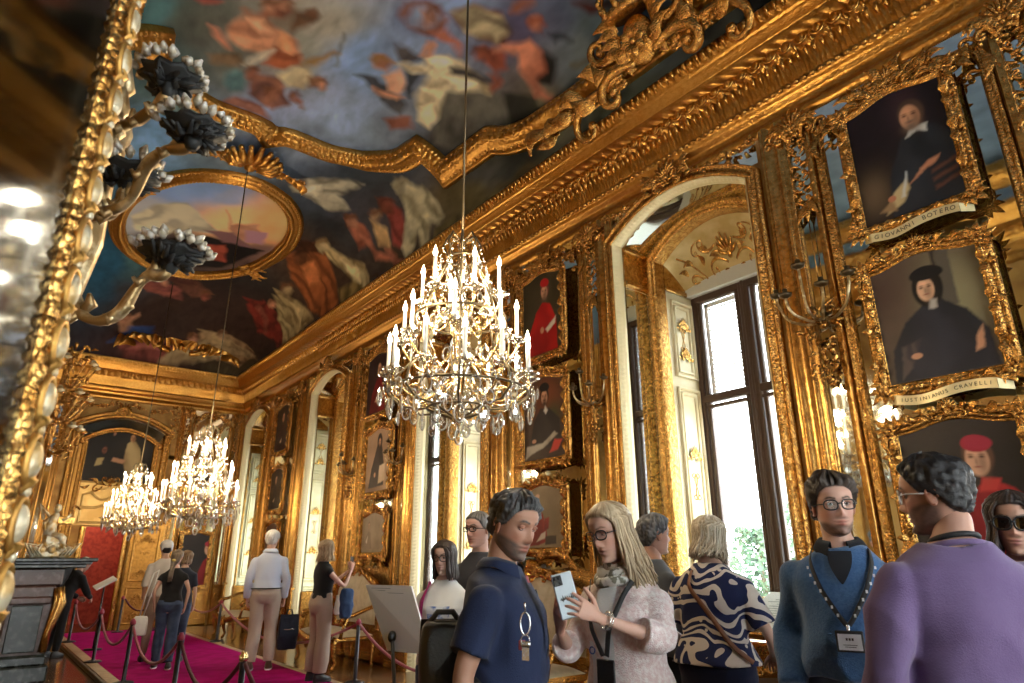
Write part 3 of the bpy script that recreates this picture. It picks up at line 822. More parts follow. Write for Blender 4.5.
CEIL_FIG = [([(1.26,16.5),(1.63,14.8),(2.55,14.56),(4.1,14.34),(5.28,14.55),(5.33,16.13),(2.47,17.86),(1.62,17.68)],(62,42,36),None,2),([(3.52,12.54),(3.96,11.01),(4.92,10.18),(5.33,10.22),(5.33,12.37),(5.33,14.08)],(84,56,36),None,2),([(3.91,9.85),(4.16,8.71),(4.67,7.35),(5.17,7.51),(5.33,8.35),(5.11,9.79)],(78,58,48),None,2),([(2.57,5.41),(2.84,5.05),(3.56,4.45),(3.98,4.36),(4.47,4.77),(4.24,5.24),(3.8,5.46),(3.31,5.51),(2.81,5.69)],(104,66,50),None,2),([(2.73,6.11),(2.97,5.88),(3.48,5.58),(4.08,5.44),(4.02,5.95),(4.04,6.79),(3.64,7.34),(2.96,6.93)],(104,94,82),None,2),([(1.01,6.94),(1.21,6.4),(1.62,6.0),(1.97,6.04),(2.05,6.72),(2.48,7.04),(2.26,7.88),(1.73,8.11),(1.2,7.62)],(118,84,66),None,2),([(1.14,6.82),(1.26,6.56),(1.43,6.47),(1.64,6.5),(1.88,6.58),(2.05,6.82),(1.87,7.15),(1.61,7.02),(1.41,7.14),(1.23,7.05)],(210,145,108),(150,88,62),1),([(1.69,6.87),(2.01,6.76),(2.06,6.96),(1.93,7.16),(1.67,7.22)],(165,85,50),(110,55,35),1),([(1.37,6.43),(1.42,6.16),(1.63,6.03),(1.67,6.21),(1.62,6.36),(1.44,6.5)],(150,85,60),(80,50,40),0),([(1.66,6.13),(1.86,5.98),(1.94,6.07),(1.88,6.21),(1.82,6.42),(1.77,6.49)],(110,75,50),(60,45,35),0),([(0.96,6.93),(1.06,6.95),(1.21,7.1),(1.28,7.24),(1.16,7.19)],(195,125,98),None,0),([(1.48,7.37),(1.57,7.06),(1.69,6.85),(1.71,7.0),(1.55,7.35)],(200,190,170),None,0),([(1.59,7.47),(1.92,7.27),(2.21,7.76),(2.06,8.03),(1.72,7.9)],(140,88,68),(80,50,40),1),([(1.87,7.3),(1.97,7.03),(2.14,6.95),(2.3,7.13),(2.25,7.38),(2.04,7.44)],(210,195,155),(140,110,80),1),([(2.05,6.93),(2.28,6.45),(2.35,6.45),(2.22,6.85)],(155,118,68),None,0),([(2.23,7.09),(2.33,6.98),(2.46,7.05),(2.43,7.22),(2.33,7.27)],(135,90,62),(80,50,35),0),([(1.08,7.44),(1.35,7.23),(1.48,7.37),(1.33,7.52),(1.14,7.58)],(145,115,85),(90,70,50),0),([(1.36,8.35),(1.62,8.03),(1.94,8.01),(2.12,8.29),(1.96,8.29),(1.75,8.28)],(170,112,92),(120,70,55),0),([(1.43,7.5),(1.55,7.51),(1.63,7.65),(1.63,7.87),(1.52,7.98),(1.4,7.87),(1.37,7.65)],(95,132,138),(60,90,98),0),([(0.76,6.59),(1.0,6.48),(0.97,6.54),(0.84,6.62)],(170,70,55),None,0),([(2.43,6.67),(2.42,6.67),(2.26,6.11),(2.27,6.11)],(90,80,60),None,0),([(3.71,6.2),(3.94,5.84),(4.29,5.47),(4.53,5.6),(4.52,6.48),(4.13,7.04),(3.85,6.58)],(98,94,84),(62,60,54),0),([(4.22,5.49),(4.48,5.11),(4.9,5.11),(5.06,5.33),(4.68,5.7)],(38,38,34),(55,54,46),0),([(2.68,6.68),(2.94,6.52),(3.46,6.76),(3.54,7.03),(3.32,6.99),(2.97,6.76)],(52,52,56),(80,76,74),0),([(2.84,5.89),(2.99,5.85),(3.21,5.92),(3.08,6.13)],(88,78,72),(55,50,48),0),([(2.99,6.49),(3.1,6.21),(3.32,6.5),(3.31,6.66),(3.16,6.68)],(218,168,132),(180,120,90),0),([(2.96,6.73),(3.18,6.72),(3.37,6.66),(3.35,6.8),(3.11,6.84)],(192,132,102),None,0),([(3.14,6.17),(3.37,6.13),(3.44,6.6),(3.32,6.5)],(45,48,52),None,0),([(3.01,6.17),(3.26,5.94),(3.48,5.99),(3.25,6.19)],(218,204,170),(160,140,105),1),([(3.2,5.83),(3.45,5.63),(3.69,5.61),(4.04,5.54),(4.11,5.66),(3.73,6.17),(3.85,6.46),(3.9,6.89),(3.69,6.91),(3.48,6.52),(3.42,6.1)],(226,210,170),(150,130,95),1),([(3.54,5.77),(3.77,5.62),(4.03,5.47),(3.95,5.62),(3.65,5.85)],(40,40,48),None,0),([(3.18,5.81),(3.15,5.6),(3.25,5.61),(3.26,5.83)],(185,125,92),None,0),([(2.7,6.22),(2.81,6.14),(2.95,6.2),(2.97,6.36),(2.84,6.38)],(190,140,102),(150,95,65),0),([(2.7,6.28),(2.71,6.18),(2.83,6.1),(2.95,6.17),(2.83,6.19),(2.78,6.33)],(140,102,58),None,0),([(3.39,7.27),(3.63,6.93),(3.75,7.09),(3.56,7.39)],(135,78,56),None,0),([(2.66,5.47),(2.63,5.28),(2.77,5.11),(2.95,5.04),(3.13,5.14),(3.18,5.36),(3.05,5.54),(2.82,5.6)],(125,75,52),(85,48,34),0),([(2.72,5.43),(2.72,5.27),(2.82,5.15),(2.98,5.13),(3.09,5.19),(3.1,5.38),(3.0,5.5),(2.83,5.52)],(110,130,162),(150,110,95),0),([(2.79,5.24),(2.93,5.19),(3.03,5.3),(2.94,5.41)],(150,105,85),None,0),([(3.08,5.1),(3.2,4.78),(3.54,4.67),(3.78,4.82),(3.82,5.02),(3.39,5.25)],(105,62,42),(70,40,30),0),([(3.13,5.07),(3.24,4.8),(3.54,4.74),(3.73,4.86),(3.76,5.02),(3.4,5.17)],(190,172,132),(90,80,66),1),([(3.04,5.47),(3.18,5.31),(3.44,5.4),(3.51,5.53),(3.38,5.47),(3.21,5.51)],(165,95,70),None,0),([(4.14,4.64),(4.3,4.56),(4.52,4.77),(4.37,5.02)],(28,26,25),None,0),([(3.81,5.02),(3.95,4.69),(4.15,4.66),(4.35,4.79),(4.36,5.01),(4.18,5.1),(3.99,4.98)],(198,122,90),(150,80,55),0),([(3.64,5.29),(3.83,5.05),(4.04,5.21),(3.96,5.39),(3.78,5.4)],(155,78,52),(95,45,32),0),([(3.81,4.52),(3.89,4.39),(4.03,4.5),(3.91,4.6)],(125,60,35),(80,38,25),0),([(4.23,5.11),(4.44,4.99),(4.74,4.83),(4.72,4.9),(4.5,5.08)],(180,108,82),None,0),([(3.63,4.62),(3.59,4.5),(3.69,4.31),(3.73,4.32),(3.7,4.55)],(135,78,52),None,0),([(4.06,5.61),(4.03,5.39),(4.09,5.38),(4.14,5.6)],(130,70,50),None,0),([(4.48,4.0),(4.63,3.78),(4.8,3.83),(4.64,4.01)],(145,78,62),(90,45,38),0),([(4.82,4.24),(5.08,3.89),(5.26,3.97),(5.08,4.25)],(45,40,32),(70,62,48),0),([(3.99,3.96),(4.26,3.58),(4.19,3.92)],(70,30,28),None,0),([(4.7,4.94),(4.89,4.72),(5.17,4.92),(5.11,5.34)],(118,113,84),(85,82,60),0),([(4.06,4.43),(4.29,4.23),(4.2,4.46)],(35,40,45),None,0),([(4.37,3.45),(4.42,3.38),(4.69,3.52),(4.71,3.61)],(135,80,55),None,0),([(4.49,4.39),(4.73,3.92),(4.77,3.95),(4.5,4.4)],(95,85,62),None,0),([(2.88,9.64),(3.83,8.79),(3.68,9.49),(3.98,9.62),(3.78,10.09),(3.36,9.97),(3.09,9.94)],(180,174,152),(90,85,75),1),([(4.11,8.34),(4.47,7.76),(5.05,7.55),(5.16,7.66),(4.92,7.93),(5.33,7.93),(5.33,8.28),(4.98,8.32),(5.33,8.54),(5.33,8.74),(4.8,8.51),(4.4,8.33)],(192,182,146),(110,100,75),1),([(5.18,7.84),(5.19,7.35),(5.33,6.6),(5.23,6.16),(5.33,6.17),(5.33,7.41),(5.33,7.9)],(108,97,60),(60,52,35),1),([(4.02,9.94),(4.32,9.6),(4.7,9.68),(4.57,10.15)],(168,98,72),(110,60,45),0),([(4.32,9.37),(4.66,9.1),(4.95,9.19),(4.78,9.52)],(198,164,112),(130,95,60),0),([(4.19,8.86),(4.54,8.49),(5.17,8.75),(4.94,9.08),(4.47,8.91)],(150,65,55),(90,38,34),1),([(4.83,9.67),(5.33,8.83),(5.33,8.94),(4.96,9.74)],(172,102,76),None,0),([(4.12,8.87),(4.25,8.63),(4.49,8.73),(4.39,9.02)],(90,50,35),None,0),([(3.98,9.87),(4.08,9.69),(4.25,9.84),(4.16,10.06)],(70,42,32),None,0),([(4.0,11.1),(4.45,10.75),(4.92,10.18),(5.33,10.07),(5.1,10.63),(4.67,11.0),(4.31,11.22)],(192,172,122),(110,90,55),1),([(5.03,11.38),(5.09,10.62),(5.33,10.11),(5.33,11.25)],(128,107,60),(70,58,32),1),([(3.77,12.23),(4.0,11.1),(4.56,11.29),(5.26,11.42),(5.33,12.24),(4.93,12.83),(4.17,12.81)],(158,88,42),(85,45,20),1),([(3.62,11.53),(4.0,11.1),(4.31,11.22),(3.85,11.8)],(55,30,18),None,0),([(4.04,13.58),(4.58,13.16),(5.21,12.59),(5.33,13.84),(4.6,13.89)],(168,147,102),(90,72,45),1),([(3.69,14.57),(4.45,14.22),(5.33,14.29),(5.33,14.82),(4.29,15.11)],(112,36,28),(50,20,18),1),([(3.33,16.72),(3.95,16.44),(5.01,16.29),(4.81,17.5),(3.58,17.58)],(150,120,85),(80,55,40),1),([(1.61,14.95),(2.43,14.78),(2.59,15.44),(1.86,15.39)],(125,68,62),(75,40,38),0),([(1.55,16.77),(1.85,16.77),(1.97,17.32),(1.71,17.3)],(155,112,86),None,0),([(1.89,16.99),(2.36,16.83),(2.4,17.3),(1.54,17.63)],(40,70,125),(28,45,85),0),([(1.74,17.66),(2.38,17.18),(3.2,17.29),(2.84,17.85),(1.95,17.84)],(115,57,52),(60,32,30),1),([(2.72,17.85),(3.07,17.32),(3.5,16.92),(4.2,16.69),(5.31,16.19),(3.75,17.72)],(152,132,96),(85,65,45),1),([(3.28,16.6),(3.94,16.47),(4.44,16.76),(3.69,17.09)],(168,142,102),(100,80,55),0),([(3.8,14.76),(4.05,14.23),(4.71,14.24),(5.23,14.73),(4.49,15.54)],(120,42,32),(60,24,20),1),([(1.88,14.37),(2.41,14.19),(3.12,14.85),(2.72,15.21)],(70,40,36),(110,70,55),0),([(4.11,13.79),(4.64,13.62),(5.33,13.74),(5.33,14.45),(4.66,14.37)],(170,152,108),(95,80,52),1),([(1.47,6.21),(1.48,6.29),(1.45,6.35),(1.4,6.36),(1.36,6.29),(1.35,6.21),(1.38,6.15),(1.43,6.15)],(190,130,100),(114,78,60),0),([(1.35,6.29),(1.34,6.18),(1.41,6.11),(1.48,6.17),(1.42,6.19),(1.38,6.25)],(95,60,38),None,0),([(1.61,6.08),(1.62,6.16),(1.59,6.21),(1.55,6.21),(1.51,6.16),(1.5,6.08),(1.52,6.03),(1.57,6.03)],(190,130,100),(114,78,60),0),([(1.49,6.15),(1.49,6.06),(1.55,5.99),(1.61,6.05),(1.56,6.06),(1.52,6.11)],(95,60,38),None,0),([(1.93,6.04),(1.94,6.11),(1.91,6.17),(1.87,6.18),(1.82,6.11),(1.81,6.03),(1.84,5.99),(1.88,5.98)],(120,82,58),(72,49,34),0),([(1.81,6.11),(1.8,6.03),(1.86,5.95),(1.92,6.0),(1.87,6.01),(1.84,6.08)],(95,60,38),None,0),([(2.45,7.05),(2.47,7.15),(2.44,7.21),(2.39,7.21),(2.34,7.14),(2.33,7.06),(2.35,7.0),(2.4,6.99)],(190,130,100),(114,78,60),0),([(2.33,7.14),(2.3,7.02),(2.38,6.96),(2.44,7.02),(2.39,7.02),(2.35,7.09)],(95,60,38),None,0),([(1.69,7.4),(1.7,7.5),(1.67,7.56),(1.62,7.57),(1.58,7.48),(1.57,7.38),(1.6,7.32),(1.65,7.33)],(165,100,78),(99,60,46),0),([(1.56,7.48),(1.55,7.35),(1.63,7.28),(1.69,7.35),(1.63,7.36),(1.59,7.42)],(95,60,38),None,0),([(2.02,7.68),(2.04,7.78),(2.01,7.86),(1.95,7.86),(1.89,7.77),(1.88,7.66),(1.91,7.58),(1.97,7.59)],(150,92,70),(90,55,42),0),([(1.88,7.77),(1.86,7.62),(1.94,7.54),(2.02,7.63),(1.95,7.62),(1.91,7.71)],(95,60,38),None,0),([(2.25,7.54),(2.27,7.63),(2.25,7.69),(2.2,7.68),(2.16,7.62),(2.15,7.54),(2.17,7.48),(2.21,7.48)],(140,88,66),(84,52,39),0),([(2.15,7.62),(2.13,7.5),(2.19,7.45),(2.25,7.51),(2.2,7.51),(2.16,7.57)],(95,60,38),None,0),([(3.75,5.27),(3.79,5.35),(3.76,5.41),(3.71,5.44),(3.65,5.4),(3.62,5.32),(3.64,5.25),(3.69,5.23)],(165,88,62),(99,52,37),0),([(3.63,5.39),(3.6,5.3),(3.66,5.2),(3.75,5.24),(3.69,5.26),(3.65,5.34)],(90,48,30),None,0),([(3.95,4.44),(3.98,4.5),(3.96,4.56),(3.92,4.59),(3.85,4.55),(3.82,4.49),(3.85,4.43),(3.9,4.41)],(185,110,80),(111,66,48),0),([(3.84,4.55),(3.81,4.48),(3.87,4.39),(3.94,4.41),(3.88,4.43),(3.86,4.51)],(125,60,35),None,0),([(2.98,5.18),(3.0,5.24),(2.98,5.28),(2.94,5.28),(2.9,5.24),(2.88,5.18),(2.9,5.14),(2.94,5.14)],(165,110,88),(99,66,52),0),([(2.89,5.24),(2.87,5.17),(2.92,5.12),(2.98,5.16),(2.93,5.16),(2.9,5.21)],(95,60,38),None,0),([(4.69,3.82),(4.73,3.87),(4.72,3.94),(4.64,3.98),(4.58,3.97),(4.55,3.92),(4.56,3.85),(4.62,3.82)],(80,60,50),(48,36,30),0),([(4.56,3.98),(4.52,3.91),(4.59,3.81),(4.68,3.8),(4.62,3.85),(4.58,3.93)],(145,78,62),None,0),([(4.22,9.69),(4.26,9.82),(4.23,9.94),(4.17,9.99),(4.09,9.94),(4.05,9.79),(4.07,9.67),(4.14,9.64)],(190,130,100),(114,78,60),0),([(4.07,9.94),(4.02,9.77),(4.1,9.59),(4.21,9.64),(4.13,9.69),(4.09,9.84)],(95,60,38),None,0),([(4.39,9.06),(4.43,9.16),(4.42,9.28),(4.35,9.33),(4.29,9.29),(4.25,9.19),(4.26,9.07),(4.32,9.02)],(200,160,120),(120,96,72),0),([(4.27,9.3),(4.22,9.17),(4.29,9.0),(4.39,9.02),(4.32,9.09),(4.29,9.22)],(95,60,38),None,0),([(4.41,8.62),(4.45,8.73),(4.44,8.88),(4.36,8.94),(4.27,8.89),(4.22,8.76),(4.25,8.63),(4.32,8.58)],(150,80,60),(90,48,36),0),([(4.25,8.91),(4.19,8.74),(4.28,8.55),(4.39,8.56),(4.31,8.64),(4.27,8.79)],(80,40,30),None,0),([(4.35,8.04),(4.41,8.17),(4.38,8.31),(4.3,8.38),(4.21,8.34),(4.15,8.19),(4.18,8.05),(4.26,8.0)],(185,175,145),(111,105,87),0),([(4.18,8.34),(4.12,8.16),(4.22,7.97),(4.34,7.98),(4.25,8.06),(4.21,8.24)],(130,120,95),None,0),([(4.2,10.91),(4.25,11.07),(4.23,11.24),(4.14,11.29),(4.06,11.21),(4.01,11.03),(4.04,10.88),(4.12,10.83)],(195,175,130),(117,105,78),0),([(4.04,11.22),(3.98,11.0),(4.07,10.79),(4.19,10.83),(4.11,10.93),(4.06,11.1)],(120,95,60),None,0),([(4.37,13.0),(4.42,13.19),(4.39,13.4),(4.3,13.48),(4.19,13.39),(4.14,13.18),(4.18,13.0),(4.27,12.93)],(165,140,100),(99,84,60),0),([(4.16,13.39),(4.1,13.14),(4.22,12.88),(4.35,12.91),(4.25,13.02),(4.2,13.25)],(95,60,38),None,0),([(4.11,11.73),(4.16,11.95),(4.13,12.16),(4.02,12.23),(3.9,12.08),(3.85,11.85),(3.89,11.66),(3.99,11.6)],(120,70,40),(72,42,24),0),([(3.87,12.08),(3.81,11.78),(3.94,11.53),(4.09,11.62),(3.98,11.72),(3.91,11.94)],(50,28,16),None,0),([(1.79,16.66),(1.79,16.82),(1.75,16.89),(1.68,16.85),(1.63,16.72),(1.63,16.58),(1.67,16.51),(1.74,16.54)],(190,130,100),(114,78,60),0),([(1.62,16.72),(1.61,16.54),(1.71,16.46),(1.79,16.61),(1.72,16.57),(1.65,16.65)],(95,60,38),None,0),([(2.15,14.72),(2.16,14.87),(2.12,14.97),(2.06,14.93),(2.01,14.8),(2.0,14.65),(2.03,14.55),(2.09,14.59)],(190,130,100),(114,78,60),0),([(1.99,14.78),(1.98,14.58),(2.07,14.5),(2.14,14.65),(2.08,14.63),(2.02,14.71)],(95,60,38),None,0),([(3.06,14.96),(3.08,15.14),(3.04,15.26),(2.96,15.21),(2.89,15.06),(2.87,14.86),(2.91,14.76),(2.99,14.81)],(130,70,55),(78,42,33),0),([(2.87,15.04),(2.84,14.8),(2.95,14.71),(3.05,14.87),(2.97,14.86),(2.91,14.97)],(95,60,38),None,0),([(3.32,17.0),(3.33,17.15),(3.29,17.23),(3.2,17.2),(3.13,17.07),(3.12,16.91),(3.17,16.81),(3.25,16.86)],(190,130,100),(114,78,60),0),([(3.11,17.05),(3.09,16.84),(3.22,16.77),(3.32,16.93),(3.23,16.91),(3.16,16.99)],(95,60,38),None,0),([(3.91,16.49),(3.93,16.66),(3.89,16.78),(3.8,16.77),(3.73,16.64),(3.71,16.46),(3.75,16.34),(3.83,16.35)],(175,140,105),(105,84,63),0),([(3.7,16.62),(3.67,16.4),(3.79,16.28),(3.9,16.4),(3.81,16.42),(3.74,16.54)],(95,60,38),None,0),([(4.33,13.99),(4.37,14.13),(4.34,14.27),(4.27,14.31),(4.2,14.25),(4.17,14.11),(4.19,13.97),(4.27,13.94)],(190,130,100),(114,78,60),0),([(4.18,14.25),(4.14,14.06),(4.23,13.9),(4.32,13.92),(4.25,13.99),(4.21,14.15)],(95,60,38),None,0),([(1.44,6.44),(1.29,6.46),(1.2,6.43),(1.19,6.46),(1.28,6.53),(1.44,6.55)],(180,115,85),(111,71,52),0),([(1.93,7.42),(1.94,7.75),(1.9,7.95),(1.94,7.99),(2.01,7.79),(2.02,7.45)],(175,112,85),(108,69,52),0),([(1.78,8.2),(1.78,8.43),(1.69,8.47),(1.7,8.54),(1.83,8.51),(1.86,8.23)],(165,105,82),(102,65,50),0),([(2.21,7.65),(2.34,7.67),(2.35,7.74),(2.39,7.73),(2.36,7.59),(2.21,7.52)],(150,92,70),(93,57,43),0),([(3.26,5.86),(3.21,5.7),(3.21,5.58),(3.17,5.56),(3.14,5.68),(3.17,5.87)],(200,140,105),(124,86,65),0),([(4.23,5.04),(4.47,5.04),(4.52,5.09),(4.55,5.04),(4.5,4.97),(4.25,4.94)],(190,115,85),(117,71,52),0),([(3.94,4.91),(3.82,5.01),(3.76,5.14),(3.79,5.16),(3.86,5.06),(3.97,4.98)],(200,125,92),(124,77,57),0),([(3.94,5.46),(4.07,5.48),(4.06,5.58),(4.11,5.59),(4.12,5.43),(3.96,5.38)],(150,80,58),(93,49,35),0),([(4.66,8.46),(5.05,8.84),(5.33,8.71),(5.33,8.55),(5.12,8.63),(4.79,8.26)],(195,185,150),(120,114,93),0),([(4.84,8.05),(5.09,7.83),(5.1,7.55),(5.06,7.58),(5.02,7.78),(4.82,7.89)],(190,180,145),(117,111,89),0),([(4.91,9.37),(5.32,9.13),(5.33,8.88),(5.33,8.79),(5.33,8.99),(4.94,9.2)],(175,105,80),(108,65,49),0),([(4.38,9.99),(4.67,9.84),(4.91,9.77),(4.93,9.67),(4.67,9.7),(4.36,9.8)],(165,100,75),(102,62,46),0),([(4.84,10.73),(5.1,10.37),(5.33,10.3),(5.33,10.11),(5.11,10.16),(4.79,10.48)],(190,170,122),(117,105,75),0),([(1.74,17.01),(1.85,16.72),(1.97,16.43),(1.93,16.36),(1.79,16.59),(1.66,16.88)],(170,120,92),(105,74,57),0),([(1.81,15.26),(2.22,15.45),(2.48,15.21),(2.44,15.08),(2.19,15.25),(1.81,14.99)],(150,85,72),(93,52,44),0),([(3.82,17.14),(4.38,17.16),(4.87,16.71),(4.79,16.58),(4.33,16.91),(3.81,16.86)],(165,140,102),(102,86,63),0),([(3.22,17.49),(3.03,17.73),(2.83,17.86),(2.89,17.85),(3.12,17.81),(3.35,17.66)],(150,125,90),(93,77,55),0),([(4.03,14.73),(4.41,14.93),(4.61,15.29),(4.68,15.19),(4.47,14.74),(4.07,14.48)],(135,70,55),(83,43,34),0),([(1.32,6.6),(1.44,6.5),(1.57,6.6),(1.5,6.7)],(232,172,132),None,0),([(1.67,6.57),(1.84,6.61),(1.89,6.81),(1.73,6.75)],(222,152,105),None,0),([(3.57,5.98),(3.73,5.76),(3.92,5.72),(3.8,5.97)],(240,226,188),None,0),([(3.63,6.64),(3.73,6.46),(3.85,6.7),(3.75,6.78)],(236,218,176),None,0),([(3.27,5.85),(3.43,5.7),(3.56,5.7),(3.4,5.91)],(235,222,185),None,0),([(3.06,9.73),(3.4,9.45),(3.47,9.86)],(210,204,182),None,0),([(4.53,10.86),(4.9,10.41),(5.18,10.4),(4.78,10.84)],(215,196,148),None,0),([(4.09,12.16),(4.24,11.69),(4.62,11.94),(4.51,12.41)],(190,112,58),None,0),([(4.54,13.45),(4.83,13.08),(5.17,13.41)],(190,170,122),None,0),([(3.16,17.6),(3.6,17.26),(4.06,17.27),(3.58,17.63)],(180,158,118),None,0),([(1.94,17.72),(2.43,17.39),(2.74,17.56)],(150,85,75),None,0)]
OVAL_BG = [(1.78,10.69,0.79,-0.6,0.11,0.45,(112,142,195)),(3.12,11.21,0.37,-0.27,0.24,0.71,(232,165,108)),(2.5,11.23,0.36,-0.27,0.15,0.53,(238,182,128)),(1.17,12.32,0.28,-0.19,0.1,0.56,(165,165,172)),(2.09,13.47,0.97,-0.63,0.12,0.5,(55,46,48)),(2.15,10.6,0.33,-0.26,0.09,0.33,(140,150,185)),(3.25,12.47,0.39,-0.29,0.13,0.41,(120,90,85))]
OVAL_FIG = [([(1.06,12.4),(1.35,11.73),(1.75,11.42),(2.57,12.24),(1.98,12.39),(1.58,12.91),(1.19,12.93)],(208,198,172),(140,130,115),1),([(1.43,13.15),(2.3,12.43),(3.38,12.36),(2.94,13.56),(1.93,14.06)],(25,22,25),None,0),([(2.34,12.81),(2.71,12.55),(2.92,13.29),(2.64,13.32)],(175,78,56),(110,45,35),0),([(2.34,11.24),(2.57,11.7),(2.96,11.42),(3.23,11.91),(3.13,12.27),(2.67,12.03)],(185,135,108),(150,95,75),0),([(2.86,11.77),(3.21,11.66),(3.31,12.15),(3.0,12.23)],(168,122,142),None,0),([(2.24,12.21),(2.71,12.0),(3.17,12.39),(2.63,12.48)],(120,85,90),None,0)]
OVAL_IN = [(3.47,11.02),(3.55,11.28),(3.59,11.56),(3.61,11.89),(3.59,12.22),(3.53,12.58),(3.44,12.93),(3.3,13.24),(3.12,13.49),(2.92,13.71),(2.69,13.89),(2.46,14.0),(2.21,14.07),(1.98,14.08),(1.75,14.02),(1.54,13.93),(1.36,13.79),(1.2,13.61),(1.08,13.37),(0.98,13.09),(0.92,12.81),(0.9,12.52),(0.9,12.22),(0.93,11.94),(0.99,11.68),(1.08,11.42),(1.19,11.17),(1.31,10.93),(1.46,10.72),(1.62,10.53),(1.79,10.37),(1.97,10.26),(2.16,10.18),(2.35,10.14),(2.54,10.14),(2.73,10.18),(2.9,10.26),(3.08,10.4),(3.23,10.57),(3.37,10.78)]
OVAL_OUT = [(3.59,10.83),(3.67,11.07),(3.72,11.32),(3.76,11.62),(3.76,11.93),(3.75,12.28),(3.69,12.62),(3.62,12.98),(3.51,13.31),(3.36,13.6),(3.19,13.85),(2.99,14.03),(2.78,14.19),(2.55,14.3),(2.32,14.37),(2.09,14.38),(1.87,14.37),(1.66,14.31),(1.46,14.19),(1.29,14.05),(1.13,13.86),(1.01,13.65),(0.9,13.38),(0.82,13.09),(0.77,12.79),(0.74,12.5),(0.74,12.21),(0.76,11.95),(0.8,11.7),(0.87,11.45),(0.95,11.23),(1.04,11.01),(1.16,10.8),(1.28,10.59),(1.42,10.4),(1.56,10.24),(1.72,10.1),(1.89,10.0),(2.05,9.92),(2.23,9.86),(2.4,9.84),(2.57,9.85),(2.75,9.9),(2.92,9.99),(3.08,10.09),(3.24,10.25),(3.37,10.42),(3.49,10.61)]
FRAME_R = [(2.4,8.44),(3.11,8.47),(3.6,8.29),(3.96,7.8),(4.03,7.28),(4.54,7.14),(4.59,6.04),(4.81,5.87),(5.02,5.68)]
def _q(d, w):
    d = np.clip(d / w, 0, 1)
    return np.sqrt(np.clip(1 - (1 - d) ** 2, 0, 1))
def vault(U, V):
    """unrolled ceiling coordinates -> room coordinates"""
    U, V = np.asarray(U, float), np.asarray(V, float)
    dr = np.clip((U - 3.29) / 1.3, 0, PI / 2); dl = np.clip((1.21 - U) / 1.3, 0, PI / 2)
    X = np.clip(U, 1.21, 3.29) + 1.35 * np.sin(dr) - 1.35 * np.sin(dl)
    Z = 6.17 + 1.25 * np.cos(dr) * np.cos(dl) * _q(17.84 - V, 7.5) * _q(V + 2.94, 1.5)
    return np.stack([X, V, Z], -1)
def vault_n(U, V, e=.01):
    a = vault(U + e, V) - vault(U - e, V); b = vault(U, np.minimum(V + e, 17.839)) - vault(U, V - e)
    n = np.cross(b, a)
    return n / (np.linalg.norm(n, axis=-1)[..., None] + 1e-12)
UL, UR = 1.21 - 1.3 * PI / 2, 3.29 + 1.3 * PI / 2
def rbf(p, L, k=1.35):
    W = np.zeros(p.u.shape); A = np.zeros(p.u.shape + (3,))
    uw = p.u + .25 * (fbm(p.u * 1.3, p.v * 1.1, 4, 5) - .5) * 2; vw = p.v + .3 * (fbm(p.u * 1.3, p.v * 1.1, 4, 9) - .5) * 2
    for x, y, ax, ay, bx, by, c in L:
        M = np.array([[ax, bx], [ay, by]]) * k
        det = M[0, 0] * M[1, 1] - M[0, 1] * M[1, 0]
        if abs(det) < .02: M = M + np.eye(2) * .25; det = M[0, 0] * M[1, 1] - M[0, 1] * M[1, 0]
        dx, dy = uw - x, vw - y
        a = (M[1, 1] * dx - M[0, 1] * dy) / det; b = (-M[1, 0] * dx + M[0, 0] * dy) / det
        w = 1 / (.06 + (a * a + b * b)) ** 2
        W += w; A += w[..., None] * lin(c)
    return A / W[..., None]
def paint_ceiling():
    us = np.linspace(UL, UR, 340)
    vs = np.concatenate([np.linspace(-2.93, 1.0, 40, endpoint=False), np.linspace(1.0, 16.8, 800, endpoint=False), 17.84 - np.linspace(1.04 ** .5, 0, 50) ** 2])
    Ug, Vg = np.meshgrid(us, vs, indexing='ij')
    p = Pic(Ug, Vg, (90, 90, 90))
    p.C = rbf(p, CEIL_BG)
    cl = fbm(Ug * 1.6, Vg * 1.3, 5, 3)
    p.C *= (.72 + .56 * cl)[..., None]
    for pts, c, c2, f in CEIL_FIG:
        p.poly(pts, c, c2, soft=.55 if f == 2 else .05, a=.42 if f == 2 else .95, folds=f == 1, fang=.6 + .37 * (len(pts) % 5), fs=7, wob=.05, wf=5, seed=len(pts) * 7 + int(c[0]))
    st = fbm(Ug * 9 + 3 * fbm(Ug, Vg, 2, 4), Vg * 4, 3, 41)
    p.C *= (.66 + .68 * st)[..., None]
    m = Pic(Ug, Vg, (0, 0, 0))
    m.poly(OVAL_IN, (255, 255, 255), soft=.03, wob=0)
    o = Pic(Ug, Vg, (0, 0, 0)); o.C = rbf(o, OVAL_BG)
    o.C *= (.8 + .4 * fbm(Ug * 2.5, Vg * 2, 4, 8))[..., None]
    for pts, c, c2, f in OVAL_FIG:
        o.poly(pts, c, c2, soft=.04, folds=f, fang=.5, fs=6, wob=.05, wf=5, seed=11)
    p.C = p.C * (1 - m.C) + o.C * m.C
    mb = MB()
    mb.grid(vault(Ug, Vg), col=np.clip((p.C * .93 + p.C.mean(-1, keepdims=True) * .07) * FRESCO_K, 0, .9))
    return mb.build('ceiling', FRESCO, kind='structure', label='frescoed vault with clouds and draped figures')
FRESCO_K = 1.55
paint_ceiling()
